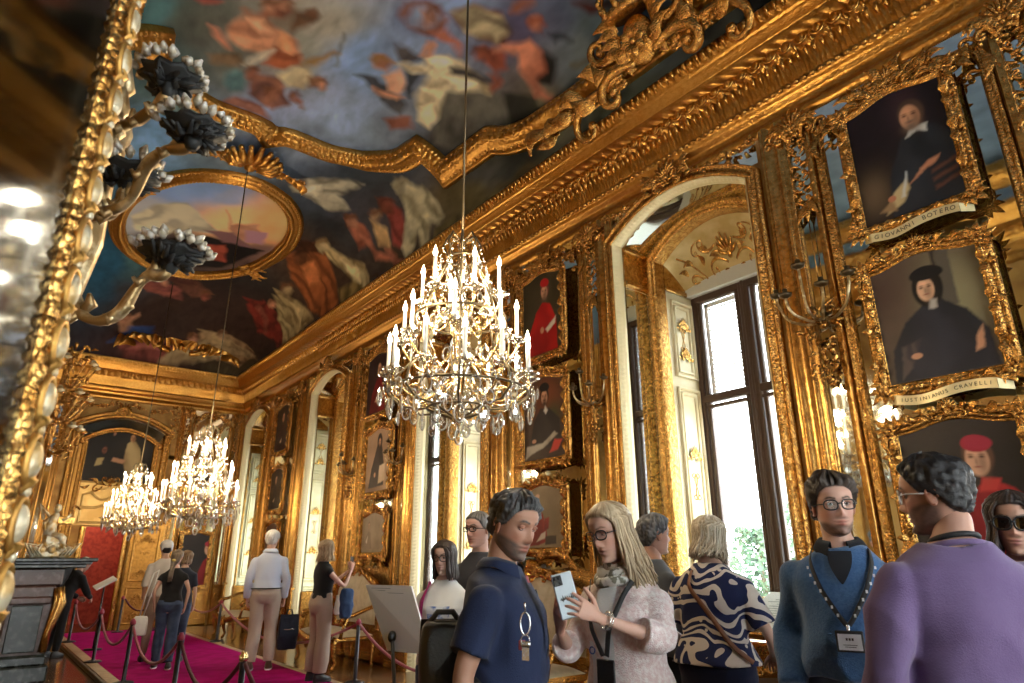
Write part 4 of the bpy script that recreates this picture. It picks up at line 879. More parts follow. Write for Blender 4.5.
def vault_sweep(mb, path, prof, step, closed=False, mi=0, flip=False):
    P = np.asarray(path, float)
    P = resample(P, step, closed)
    D0 = (P - np.roll(P, 1, 0)) if closed else np.vstack([[P[1] - P[0]], np.diff(P, axis=0)])
    D1 = (np.roll(P, -1, 0) - P) if closed else np.vstack([np.diff(P, axis=0), [P[-1] - P[-2]]])
    D0 /= np.linalg.norm(D0, axis=1)[:, None] + 1e-9; D1 /= np.linalg.norm(D1, axis=1)[:, None] + 1e-9
    n0 = np.stack([-D0[:, 1], D0[:, 0]], 1); n1 = np.stack([-D1[:, 1], D1[:, 0]], 1)
    nn = n0 + n1; nn /= np.linalg.norm(nn, axis=1)[:, None] + 1e-9
    nn = nn / np.clip((nn * n0).sum(1), .45, 1)[:, None]
    s = np.concatenate([[0], np.cumsum(np.linalg.norm(np.diff(P, axis=0), axis=1))])
    G = np.zeros((len(P), len(prof), 3))
    N3 = vault_n(np.clip(P[:, 0], UL + .15, UR - .15), np.clip(P[:, 1], -2.8, 17.3))
    N3 = np.where((N3[:, 2] > 0)[:, None], -N3, N3)
    for j, row in enumerate(prof):
        d = 0
        if len(row) > 2: d = row[2] * (np.abs(np.sin(PI * (s / row[3] + (row[4] if len(row) > 4 else 0)))) * 2 - 1)
        Q = P + nn * row[0]
        G[:, j] = vault(np.clip(Q[:, 0], UL, UR), Q[:, 1]) + N3 * (np.zeros(len(P)) + row[1] + d)[:, None]
    if closed: G = np.concatenate([G, G[:1]], 0)
    mb.grid(G, mi, flip=flip)
VPROF = [(-.19, -.01), (-.185, .07), (-.16, .10, .022, .07), (-.13, .10), (-.115, .13), (-.08, .150, .03, .10), (-.035, .165, .035, .10, .5), (.0, .14, .025, .1), (.02, .12), (.05, .125),
         (.08, .10), (.105, .085, .024, .06), (.13, .07), (.16, .085), (.19, .05, .016, .05), (.205, .0)]
# the wavy gilded frame round the central fresco (right half traced, left half its mirror image)
fr = [(2.25, 8.62)] + FRAME_R[:7] + [(4.74, 5.8), (4.86, 5.4), (4.92, 4.6), (4.94, 2.0), (4.94, -2.2)]
fr = np.array(fr)
k = resample(fr, .12)
for _ in range(2):
    q = k.copy(); q[1:-1] = k[1:-1] * .6 + (k[:-2] + k[2:]) * .2
    sharp = (np.abs(k[:, 1] - 7.2) < .35) | ((np.abs(k[:, 1] - 6.04) < .12))
    k = np.where(sharp[:, None], k, q)
mir = k[::-1].copy(); mir[:, 0] = 4.5 - mir[:, 0]
mb = MB()
vault_sweep(mb, np.vstack([mir, k[1:]]), scaled(VPROF, 1.0, 1.1), .017)
def frame_beads(mb, path, k=1.0, closed=False):
    P = resample(np.array(path), .105 * k, closed)
    P = P[(P[:, 1] > .8)]
    D = np.gradient(P, axis=0); D /= np.linalg.norm(D, axis=1)[:, None] + 1e-9
    N2 = np.stack([-D[:, 1], D[:, 0]], 1)
    for off, rise, r_ in ((-.055 * k, .165 * k, .034 * k), (.115 * k, .085 * k, .026 * k), (-.15 * k, .11 * k, .022 * k)):
        Q = P + N2 * off
        U_, V_ = np.clip(Q[:, 0], UL + .05, UR - .05), Q[:, 1]
        n = vault_n(np.clip(U_, UL + .15, UR - .15), np.clip(V_, -2.8, 17.3)); n = np.where((n[:, 2] > 0)[:, None], -n, n)
        C = vault(U_, V_) + n * rise
        for i, c in enumerate(C):
            mb.ell(c, (r_ * 1.1, r_ * 1.1, r_), 7, 5)
frame_beads(mb, np.vstack([mir, k[1:]]))
mb.build('trim_5', GOLDE, kind='structure', label='wavy gilded frame of the central ceiling fresco')
mb = MB()
ring = (np.array(OVAL_IN)[np.linspace(0, 39.99, 48).astype(int)] * .5 + np.array(OVAL_OUT) * .5)
ring = np.array(OVAL_OUT) + (np.array([2.28, 12.1]) - np.array(OVAL_OUT)) * .075
vault_sweep(mb, ring[::-1], scaled(VPROF, .72, .8), .018, closed=True)
frame_beads(mb, ring[::-1], .74, True)
mb.build('trim_6', GOLDE, kind='structure', label='gilded frame of the oval ceiling painting')
def on_vault(c, sx, ang=0.0):
    """map wall-plane ornament (x, -rise, z) on to the vault round c"""
    def f(V):
        ca, sa = math.cos(ang), math.sin(ang)
        u = c[0] + (V[:, 0] * ca - V[:, 2] * sa) * sx; v = c[1] + (V[:, 0] * sa + V[:, 2] * ca) * sx
        P = vault(np.clip(u, UL + .02, UR - .02), np.clip(v, -2.8, 17.8))
        n = vault_n(np.clip(u, UL + .3, UR - .3), np.clip(v, -2.5, 17))
        n = np.where((n[:, 2] > 0)[:, None], -n, n)
        return P + n * (-V[:, 1] * sx)[:, None]
    return f
def vault_ornament(kind_fn, c, sx, ang, label, name='ceiling_cartouche'):
    m2 = MB(); kind_fn(m2)
    m2.xform(on_vault(c, sx, ang))
    o = m2.build(name, GOLDE)
    tag(o, label, 'ornament', 'gilded stucco ornaments of the vault')
    return o
def big_shell(m):
    shell(m, (0, -.15, .1), PI / 2, .75, 11, spread=2.6)
    for s in (-1, 1):
        a = 0 if s > 0 else PI
        scroll(m, (s * .1, -.2, .1), a - s * .2, 1.3, s, .07, 1.2); scroll(m, (s * .2, .1, .12), a + s * .3, 1.0, -s, .06, 1.2)
        for i in range(6): leaf(m, (s * (.2 + .16 * i), -.12 - .03 * i, .1), a + s * (.8 - .35 * i), .34, .2, .09, s)
        for i in range(5): rosette(m, (s * (.25 + .2 * i), -.3 + .02 * i, .08), .12)
vault_ornament(big_shell, (2.2, 9.25), .78, PI, 'gilded scallop shell on top of the oval ceiling frame')
def corner_orn(m):
    rosette(m, (0, 0, .1), .3, 8)
    for i in range(9): leaf(m, (.1 * math.cos(i * .7), .1 * math.sin(i * .7), .08), i * .7, .5, .24, .1, (-1) ** i)
    for s in (-1, 1): scroll(m, (0, 0, .1), PI / 2 + s * .9, 1.0, s, .06, 1.2)
vault_ornament(corner_orn, (3.45, 13.2), .55, .6, 'gilded leaf cluster low on the right of the oval ceiling frame')
vault_ornament(corner_orn, (.95, 11.15), .5, 2.4, 'gilded leaf cluster on the left of the oval ceiling frame')
def far_orn(m):
    for s in (-1, 1):
        a = 0 if s > 0 else PI
        scroll(m, (s * .1, 0, .2), a + s * .9, 2.2, -s, .12, 1.25); scroll(m, (s * .3, -.1, .15), a + s * .1, 1.6, s, .1, 1.2)
        for i in range(8): leaf(m, (s * (.15 + .2 * i), -.05 + .05 * (i % 3), .15), a + s * (1.2 - .25 * i), .5, .3, .14, s)
    shell(m, (0, .05, .2), PI / 2, .6, 9)
def far_map(V):
    return np.stack([3.05 + V[:, 0] * .72, 17.45 + V[:, 1] * .8, 6.20 + .95 * np.clip(V[:, 2] + .3, 0, 3)], 1)
m2 = MB(); far_orn(m2); m2.xform(far_map)
tag(m2.build('ceiling_cartouche', GOLDE), 'gilded scroll cartouche standing on the far wall entablature', 'ornament', 'gilded stucco ornaments of the vault')
# the crowned cartouche over the near window
def crowned():
    root = empty('crown_cartouche', (4.50, 3.35, 6.20), -PI / 2, 'large gilded crowned cartouche with scrolls on the entablature over the nearest window', 'ornament')
    mb = MB()
    for s in (-1, 1):
        a = 0 if s > 0 else PI
        scroll(mb, (s * .12, .12, .05), a + s * .35, 1.35, -s, .075, 1.15); scroll(mb, (s * .2, .34, .06), a - s * .25, 1.1, s, .06, 1.2)
        scroll(mb, (s * .55, .10, .05), a + s * .1, 1.5, -s, .06, 1.0); scroll(mb, (s * .3, .02, .05), a - s * .05, 1.0, s, .05, 1.3)
        for i in range(9):
            leaf(mb, (s * (.2 + .17 * i), .06 + .05 * (i % 3), .06), a + s * (1.1 - .22 * i), .34, .2, .09, s * (-1) ** i)
            if i % 2: rosette(mb, (s * (.2 + .17 * i), .04, .08), .08)
        for i in range(4): leaf(mb, (s * .2, .2 + .1 * i, .1), a + s * .5, .28, .14, .06, s)
    mb.ell((0, -.1, .30), (.20, .1, .26), 14, 10)
    rosette(mb, (0, .28, .18), .16, 8)
    mb.build('scrollwork', GOLDC, root)
    mb = MB()                                             # royal crown with open arches
    mb.lathe([(.22, .0), (.27, .02), (.27, .09), (.23, .10)], (0, -.12, .58), 20, sy=.7)
    for i in range(8):
        a = i * PI / 4
        pts = [(math.cos(a) * r, -.12 + math.sin(a) * r * .7, .66 + z) for r, z in ((.25, 0), (.30, .12), (.25, .25), (.12, .31), (.02, .29))]
        mb.tube(pts, .026, 6)
        for r, z in ((.29, .06), (.30, .15), (.25, .25), (.16, .30)): mb.ell((math.cos(a) * r, -.12 + math.sin(a) * r * .7, .66 + z), (.034,) * 3, 7, 5)
        leaf_a = (math.cos(a) * .27, math.sin(a) * .27 * .7)
        mb.ell((leaf_a[0], -.12 + leaf_a[1], .70), (.04, .04, .07), 7, 5)
    mb.ell((0, -.12, 1.0), (.05,) * 3, 8, 6)
    mb.build('crown', GOLDC, root)
    root.rotation_euler = (.42, 0, -PI / 2)
crowned()
# ---------------------------------------------------------------- piers: mirrors between the windows
PANEL_NAME = ['pier across from the viewer with the three large portraits', 'pier between the first and second window', 'pier between the second and third window', 'pier by the far corner']
def make_pier_mirror(label):
    root = empty('pier_mirror', (0, 0, 0), 0, label, 'mirror', 'large portrait mirrors of the window wall')
    MB().box((0, -.008, 3.1), (1.24, .012, 4.3)).build('mirror_glass', MIRROR, root)
    mb = MB()
    STILE = [(-.045, 0), (-.045, .03), (-.038, .045), (-.024, .05, .005, .03), (-.012, .04), (0, .035), (.014, .05), (.024, .046), (.032, .03, .004, .024), (.04, .02), (.045, 0)]
    top = [(.62, .95), (.62, 4.86), (.60, 4.98), (.53, 5.03), (.40, 5.03), (.30, 5.07), (.2, 5.14), (.1, 5.17), (0, 5.18), (-.1, 5.17), (-.2, 5.14), (-.3, 5.07), (-.40, 5.03), (-.53, 5.03), (-.60, 4.98), (-.62, 4.86), (-.62, .95)]
    sweep2(mb, top, STILE, .014)
    # lower rail, bowed
    low = [(.62, 1.32), (.54, 1.30), (.4, 1.36), (.25, 1.44), (0, 1.48), (-.25, 1.44), (-.4, 1.36), (-.54, 1.30), (-.62, 1.32)]
    sweep2(mb, low, scaled(STILE, .9), .014)
    mb.box((0, -.02, 1.15), (1.28, .04, .42), bevel=.01)
    mb.box((0, -.03, .48), (1.30, .06, .94), bevel=.015)
    sweep2(mb, [(-.52, .12), (.52, .12), (.52, .84), (-.52, .84)], [(0, .06), (.01, .08), (.04, .07), (.05, .06)], .1, closed=True)
    for s in (-1, 1):
        a = 0 if s > 0 else PI
        scroll(mb, (s * .06, 5.08, .03), a - s * .35, .55, s, .022, 1.1); scroll(mb, (s * .3, 5.02, .03), a + s * .4, .4, -s, .018, 1.3)
        scroll(mb, (s * .60, 4.8, .03), PI / 2 + s * .9, .26, s, .016, 1.2)
        for i in range(6): leaf(mb, (s * (.08 + .09 * i), 5.12 - .02 * i, .04), a + s * (1.2 - .5 * i), .17, .085, .03, s * (-1) ** i)
        leaf(mb, (s * .60, 4.95, .03), -PI / 2, .26, .09, .03, s)
        scroll(mb, (s * .1, 1.46, .03), a - s * .3, .4, s, .016, 1.2); leaf(mb, (s * .25, 1.42, .04), a - s * .4, .2, .1, .03, s)
    crest(mb, (0, 5.08), .5, .2, 2, rise=.03)
    rosette(mb, (0, 1.46, .04), .09, 6)
    for i in range(5): leaf(mb, (0, 5.1, .05), PI + i * PI / 4, .15, .08, .03, 0)
    mb.build('frame', GOLDC, root)
    return root
def make_pilaster(label):
    root = empty('trim_pilaster', (0, 0, 0), 0, label, kind='structure')
    MB().box((.01, -.006, 3.08), (.19, .01, 4.3)).build('mirror_glass', MIRROR, root)
    mb = MB()
    IN = [(-.033, 0), (-.033, .035, .004, .025), (-.02, .055), (0, .045), (.014, .06), (.024, .05, .005, .03), (.033, .035), (.033, 0)]
    sweep2(mb, [(-.095, .0), (-.095, 5.27)], IN, .013)
    OUT = [(-.13, 0), (-.13, .05, .004, .025), (-.112, .062), (-.1, .05), (-.085, .075, .005, .03), (-.07, .08), (-.05, .06), (-.02, .05), (.01, .052), (.035, .068), (.05, .075, .005, .03), (.065, .06), (.085, .045), (.105, .06, .006, .028), (.12, .05), (.125, 0)]
    sweep2(mb, [(.21, .0), (.21, 5.27)], OUT, .013)
    mb.build('stile', GOLD, root)
    mb = MB()
    mb.box((.11, -.05, .42), (.46, .10, .84), bevel=.012); mb.box((.11, -.055, .88), (.48, .12, .06), bevel=.015); mb.box((.11, -.055, .05), (.48, .12, .1), bevel=.015)
    sweep2(mb, [(-.07, .2), (.26, .2), (.26, .72), (-.07, .72)], [(0, .10), (.01, .12), (.04, .11), (.05, .10)], .1, closed=True)
    mb.build('pedestal', GOLD, root)
    mb = MB()
    openwork(mb, -.10, .12, 4.36, 5.05, 5, cell=.125, rad=.013)
    for s in (-1, 1):
        a = 0 if s > 0 else PI
        scroll(mb, (s * .02, 5.02, .05), a + s * .9, .42, -s, .03, 1.25); scroll(mb, (s * .16, 4.98, .04), PI / 2 - s * .2, .4, -s, .022, 1.2)
        for i in range(4): leaf(mb, (s * .05, 5.0 + .06 * i, .06), a + s * (.9 - .5 * i), .2, .1, .04, s)
    shell(mb, (0, 5.1, .05), PI / 2, .2, 7); rosette(mb, (0, 5.06, .08), .08, 6)
    for i in range(3): leaf(mb, (0, 4.40 - .02 * i, .02), -PI / 2 + (i - 1) * .5, .2, .08, .03, 0)
    mb.build('capital', GOLDC, root)
    return root
pm0 = make_pier_mirror('large gilt mirror with three portraits on the pier nearest the viewer, by the man in purple')
pil0 = make_pilaster('narrow mirrored gilt pilaster right of the nearest window')
for k, (yc, sx) in enumerate(PIER_Y):
    o = pm0 if k == 0 else copy_tree(pm0)
    o.location = (XR, yc, 0); o.rotation_euler = (0, 0, -PI / 2); o.scale = (sx, 1, 1)
    o['label'] = ['large gilt mirror behind the three large portraits nearest the viewer', 'large gilt mirror behind the cardinal portraits right of the first chandelier',
                  'large gilt mirror behind the portraits left of the first chandelier', 'large gilt mirror behind the dark portraits nearest the far corner'][k]
    for s in (-1, 1):
        p = pil0 if (k == 0 and s == -1) else copy_tree(pil0)
        p.location = (XR, yc + s * -.81 * sx, 0) if False else (XR, yc - s * .80 * sx, 0)
        p.rotation_euler = (0, 0, -PI / 2)
        p.scale = (s, 1, 1)
        p['label'] = [['narrow mirrored gilt pilaster between the nearest window and the top portraits', 'narrow mirrored gilt pilaster at the right edge past the top portraits'],
                      ['narrow mirrored gilt pilaster just right of the cardinals, left of the nearest window', 'narrow mirrored gilt pilaster behind the chandelier, left of the cardinals'][::-1],
                      ['narrow mirrored gilt pilaster left of the hooded monk portrait', 'narrow mirrored gilt pilaster right of the hooded monk portrait'],
                      ['narrow mirrored gilt pilaster left of the far corner portraits', 'narrow mirrored gilt pilaster right of the far corner portraits']][k][0 if s < 0 else 1]

# ornaments above each window
def window_crest(yc, lab):
    root = empty('window_crest', (XR, yc, 0), -PI / 2, lab, 'ornament', 'gilded crests over the windows')
    mb = MB()
    for s in (-1, 1):
        X = np.linspace(.12, .97, 16)
        lo = np.array([min(5.22, max(WIN_SPRING + .14, arch_z(min(x, WIN_HW)) + .125)) for x in X])
        G = np.array([[(s * x, -.005, z) for x, z in zip(X, lo)], [(s * x, -.005, 5.23) for x in X]])
        mb.grid(G, flip=s < 0, smooth=False)
    mb.build('mirror_glass', MIRROR, root)
    mb = MB()
    crest(mb, (0, 5.20), .62, .34, 4, rise=.10)
    for s in (-1, 1):
        garland(mb, (s * .22, 5.26), (s * .95, 5.22), .05, .05, 13, seed=3, rise=.05)
        for i in range(4): leaf(mb, (s * (.12 + .05 * i), 5.24, .12), (0 if s > 0 else PI) + s * .5 * i, .18, .1, .04, s)
    mb.build('garland', GOLDC, root)
    return root
wc = window_crest(WIN_Y[1], 'gilded shell crest with garlands over the nearest window')
for w, l in zip(WIN_Y[2:], ['gilded shell crest with garlands over the window behind the first chandelier', 'gilded shell crest with garlands over the third window', 'gilded shell crest with garlands over the window by the far corner']):
    c = copy_tree(wc); c.location = (XR, w, 0); c['label'] = l

# ---------------------------------------------------------------- portraits
def pt_scholar(p, a):
    p.C[:] = lin((26, 18, 24)); p.mottle(.5, 5, 3)
    p.glow(.15 * a, .25, .14, .2, (105, 85, 62), .8)
    p.glow(.62 * a, .85, .1, .2, (70, 45, 50), .5)
    p.poly([(.20, .0), (.24, .35), (.36, .60), (.47, .66), (.62, .63), (.72, .5), (.72, .0)], (26, 28, 32), (44, 46, 52), folds=1, fs=9)
    p.poly([(.40, .60), (.45, .68), (.56, .66), (.55, .60), (.48, .63)], (205, 200, 190))
    p.face(.47, .76, .24, (196, 140, 104), (70, 52, 42), beard=(110, 90, 74), turn=-.6)
    p.poly([(.44, .28), (.56, .32), (.60, .37), (.52, .36), (.45, .32)], (190, 130, 98)); p.poly([(.36, .22), (.46, .28), (.44, .30)], (190, 130, 98))
    p.poly([(.16, .04), (.3, .10), (.36, .20), (.34, .28), (.24, .20)], (190, 165, 120), (130, 105, 75)); p.poly([(.12, .08), (.24, .05), (.22, .15)], (150, 120, 85))
    p.poly([(.29, .14), (.31, .14), (.36, .33), (.35, .34)], (200, 200, 195)); p.spot(.22, .16, .035, .03, (180, 115, 85))
    for i in range(3): p.poly([(.52, .1 + .07 * i), (.76, .16 + .07 * i), (.76, .19 + .07 * i), (.52, .13 + .07 * i)], (95, 60, 48))
def pt_student(p, a):
    p.C[:] = lin((88, 72, 60)); p.mottle(.35, 4, 5)
    p.glow(.75 * a, .6, .25, .4, (150, 140, 105), .9); p.glow(.1 * a, .8, .2, .3, (75, 52, 44), .7)
    p.poly([(.50, .55), (.62, .55), (.62, 1.0), (.52, 1.0)], (92, 84, 72)); p.poly([(.48, .6), (.51, .6), (.52, 1.0), (.49, 1.0)], (58, 48, 42))
    p.poly([(.04, .0), (.07, .28), (.2, .5), (.38, .62), (.5, .62), (.66, .5), (.78, .3), (.80, .0)], (30, 30, 36), (48, 48, 58), folds=1, fs=8)
    p.poly([(.10, .02), (.2, .12), (.3, .34), (.14, .3)], (58, 50, 56), (88, 74, 70), folds=1, fs=22)
    p.spot(.42, .73, .125, .17, (22, 18, 18), hard=.15)
    p.face(.41, .72, .22, (222, 172, 136), None, turn=-.25)
    p.spot(.43, .84, .14, .06, (20, 18, 22), hard=.15)
    p.poly([(.40, .56), (.46, .56), (.47, .63), (.42, .63)], (175, 165, 155)); p.poly([(.68, .26), (.74, .34), (.72, .16), (.66, .14)], (205, 150, 115)); p.spot(.24, .2, .05, .03, (200, 145, 112))
def pt_cardinal_dark(p, a):
    p.C[:] = lin((52, 44, 40)); p.mottle(.35, 4, 6); p.glow(.9 * a, .5, .3, .5, (30, 26, 26), .7)
    p.poly([(.36, .0), (.38, .28), (.46, .5), (.58, .58), (.72, .52), (.92, .3), (.98, .0)], (168, 44, 44), (118, 26, 30), folds=1, fs=7)
    p.poly([(.5, .5), (.54, .6), (.66, .58), (.62, .5)], (190, 60, 55))
    p.face(.54, .72, .27, (212, 160, 128), (90, 60, 45), turn=-.4, cap=(160, 40, 55))
    p.spot(.56, .84, .105, .055, (162, 42, 60), hard=.2)
def pt_cardinal_red(p, a):
    p.C[:] = lin((66, 56, 36)); p.mottle(.35, 4, 7)
    p.poly([(.08, .0), (.12, .3), (.25, .55), (.38, .65), (.52, .6), (.62, .4), (.64, .0)], (196, 34, 28), (140, 18, 18), folds=1, fs=8)
    p.face(.42, .77, .2, (214, 160, 125), (120, 60, 50), beard=(120, 90, 70), turn=-.4); p.spot(.42, .88, .09, .06, (190, 34, 34), hard=.2)
    p.poly([(.42, .30), (.62, .42), (.60, .33), (.46, .25)], (222, 212, 190)); p.spot(.36, .3, .04, .05, (205, 150, 115))
def pt_dark_beard(p, a):
    p.C[:] = lin((72, 52, 40)); p.mottle(.3, 4, 8); p.glow(.62 * a, .75, .25, .25, (135, 70, 40), .9); p.glow(.75 * a, .55, .15, .15, (60, 72, 40), .8)
    p.poly([(.12, .2), (.2, .5), (.34, .64), (.52, .62), (.7, .48), (.72, .2), (.45, .12)], (44, 36, 34), (62, 52, 48), folds=1, fs=8)
    p.face(.42, .76, .21, (206, 152, 118), (40, 30, 26), beard=(40, 30, 26), turn=-.2); p.spot(.42, .88, .11, .06, (30, 24, 24), hard=.2)
    p.poly([(.40, .6), (.43, .66), (.48, .6), (.44, .56)], (225, 220, 210))
    p.poly([(.02, .02), (.15, .08), (.4, .14), (.66, .28), (.6, .32), (.38, .2), (.05, .18)], (205, 195, 175), (150, 135, 115)); p.poly([(.5, .06), (.66, .08), (.74, .2), (.6, .22)], (205, 70, 55))
    p.spot(.2, .24, .05, .03, (205, 150, 118))
def pt_red_book(p, a):
    p.C[:] = lin((150, 128, 98)); p.mottle(.3, 4, 9); p.glow(.8 * a, .5, .3, .4, (120, 100, 72), .7)
    p.poly([(.06, .02), (.12, .35), (.28, .56), (.42, .62), (.55, .58), (.64, .35), (.66, .1), (.4, .04)], (158, 50, 38), (112, 28, 24), folds=1, fs=8)
    p.face(.40, .74, .24, (218, 170, 138), (150, 130, 110), turn=-.2); p.spot(.40, .85, .08, .05, (222, 180, 150), hard=.4)
    p.poly([(.58, .3), (.7, .32), (.72, .52), (.6, .5)], (150, 44, 36), (110, 30, 26)); p.poly([(.36, .1), (.6, .16), (.62, .28), (.5, .24)], (215, 195, 175)); p.poly([(.6, .04), (.9, .06), (.9, .2), (.62, .2)], (70, 56, 44))
def pt_monk(p, a):
    p.C[:] = lin((172, 140, 116)); p.mottle(.25, 4, 10); p.glow(.3 * a, .05, .4, .12, (120, 85, 60), .9)
    p.poly([(.12, .06), (.2, .4), (.34, .68), (.46, .93), (.58, .7), (.66, .45), (.68, .08)], (46, 36, 34), (68, 56, 52), folds=1, fs=8)
    p.spot(.47, .82, .1, .13, (34, 26, 26), hard=.15); p.face(.47, .80, .15, (205, 155, 125), None, turn=.1, beard=(80, 60, 50))
    p.poly([(.48, .12), (.72, .16), (.7, .45), (.5, .42)], (222, 200, 176), (195, 168, 140)); p.spot(.34, .28, .04, .05, (190, 140, 110))
def pt_faded(p, a):
    p.C[:] = lin((150, 132, 112)); p.mottle(.3, 4, 11); p.glow(.4 * a, .4, .25, .35, (172, 150, 130), .7)
    p.poly([(.2, .1), (.28, .45), (.42, .6), (.56, .55), (.66, .1)], (128, 108, 92), (150, 130, 112), folds=1, fs=7)
    p.face(.43, .72, .2, (186, 152, 126), (130, 105, 90)); p.poly([(.26, .3), (.4, .5), (.36, .24)], (205, 190, 170))
def pt_dark(c, robe, seed):
    def f(p, a):
        p.C[:] = lin(c); p.mottle(.4, 4, seed)
        p.poly([(.12, .0), (.18, .35), (.34, .6), (.5, .6), (.66, .35), (.7, .0)], robe, tuple(int(k * .6) for k in robe), folds=1, fs=8)
        p.face(.42, .75, .22, (190, 140, 108), (50, 38, 32), turn=-.2)
        p.poly([(.3, .2), (.42, .3), (.4, .18)], (200, 170, 140))
    return f
def pt_overdoor(p, a):
    p.C[:] = lin((26, 22, 24)); p.mottle(.4, 3, 21); p.glow(.85 * a, .8, .4, .3, (60, 56, 50), .7)
    p.poly([(.62 * a, .2), (.56 * a, .45), (.58 * a, .75), (.68 * a, .85), (.8 * a, .7), (.84 * a, .45), (.82 * a, .15), (.72 * a, .05)], (205, 180, 130), (130, 100, 66), folds=1, fs=6)
    p.face(.66 * a, .86, .16, (200, 150, 110), (60, 40, 30), turn=-.5)
    p.poly([(.38 * a, .42), (.56 * a, .38), (.6 * a, .46), (.4 * a, .5)], (190, 140, 105))
    p.poly([(.14 * a, .3), (.24 * a, .34), (.26 * a, .48), (.16 * a, .46)], (190, 170, 120)); p.face(.25 * a, .62, .15, (120, 70, 50), (40, 26, 22)); p.spot(.36 * a, .92, .03, .05, (150, 110, 90))
PLATE = mat('gilt_plate', (.80, .66, .36), .4, .35, bump=.1)
INK = mat('black_lettering', (.03, .02, .015), .6)
_gl = {}
def glyph(body, size, extrude=.0006):
    """one word as plain triangles, centred on 0"""
    k = (body, round(size, 4), extrude)
    if k not in _gl:
        cu = bpy.data.curves.new('lettering', 'FONT')
        cu.body = body; cu.size = size; cu.align_x = 'CENTER'; cu.align_y = 'CENTER'; cu.extrude = extrude; cu.resolution_u = 3
        o = bpy.data.objects.new('lettering', cu); COL.objects.link(o)
        bpy.context.view_layer.update()
        me = bpy.data.meshes.new_from_object(o.evaluated_get(bpy.context.evaluated_depsgraph_get()))
        _gl[k] = ([tuple(v.co) for v in me.vertices], [tuple(f.vertices) for f in me.polygons])
        bpy.data.objects.remove(o); bpy.data.curves.remove(cu); bpy.data.meshes.remove(me)
    return _gl[k]
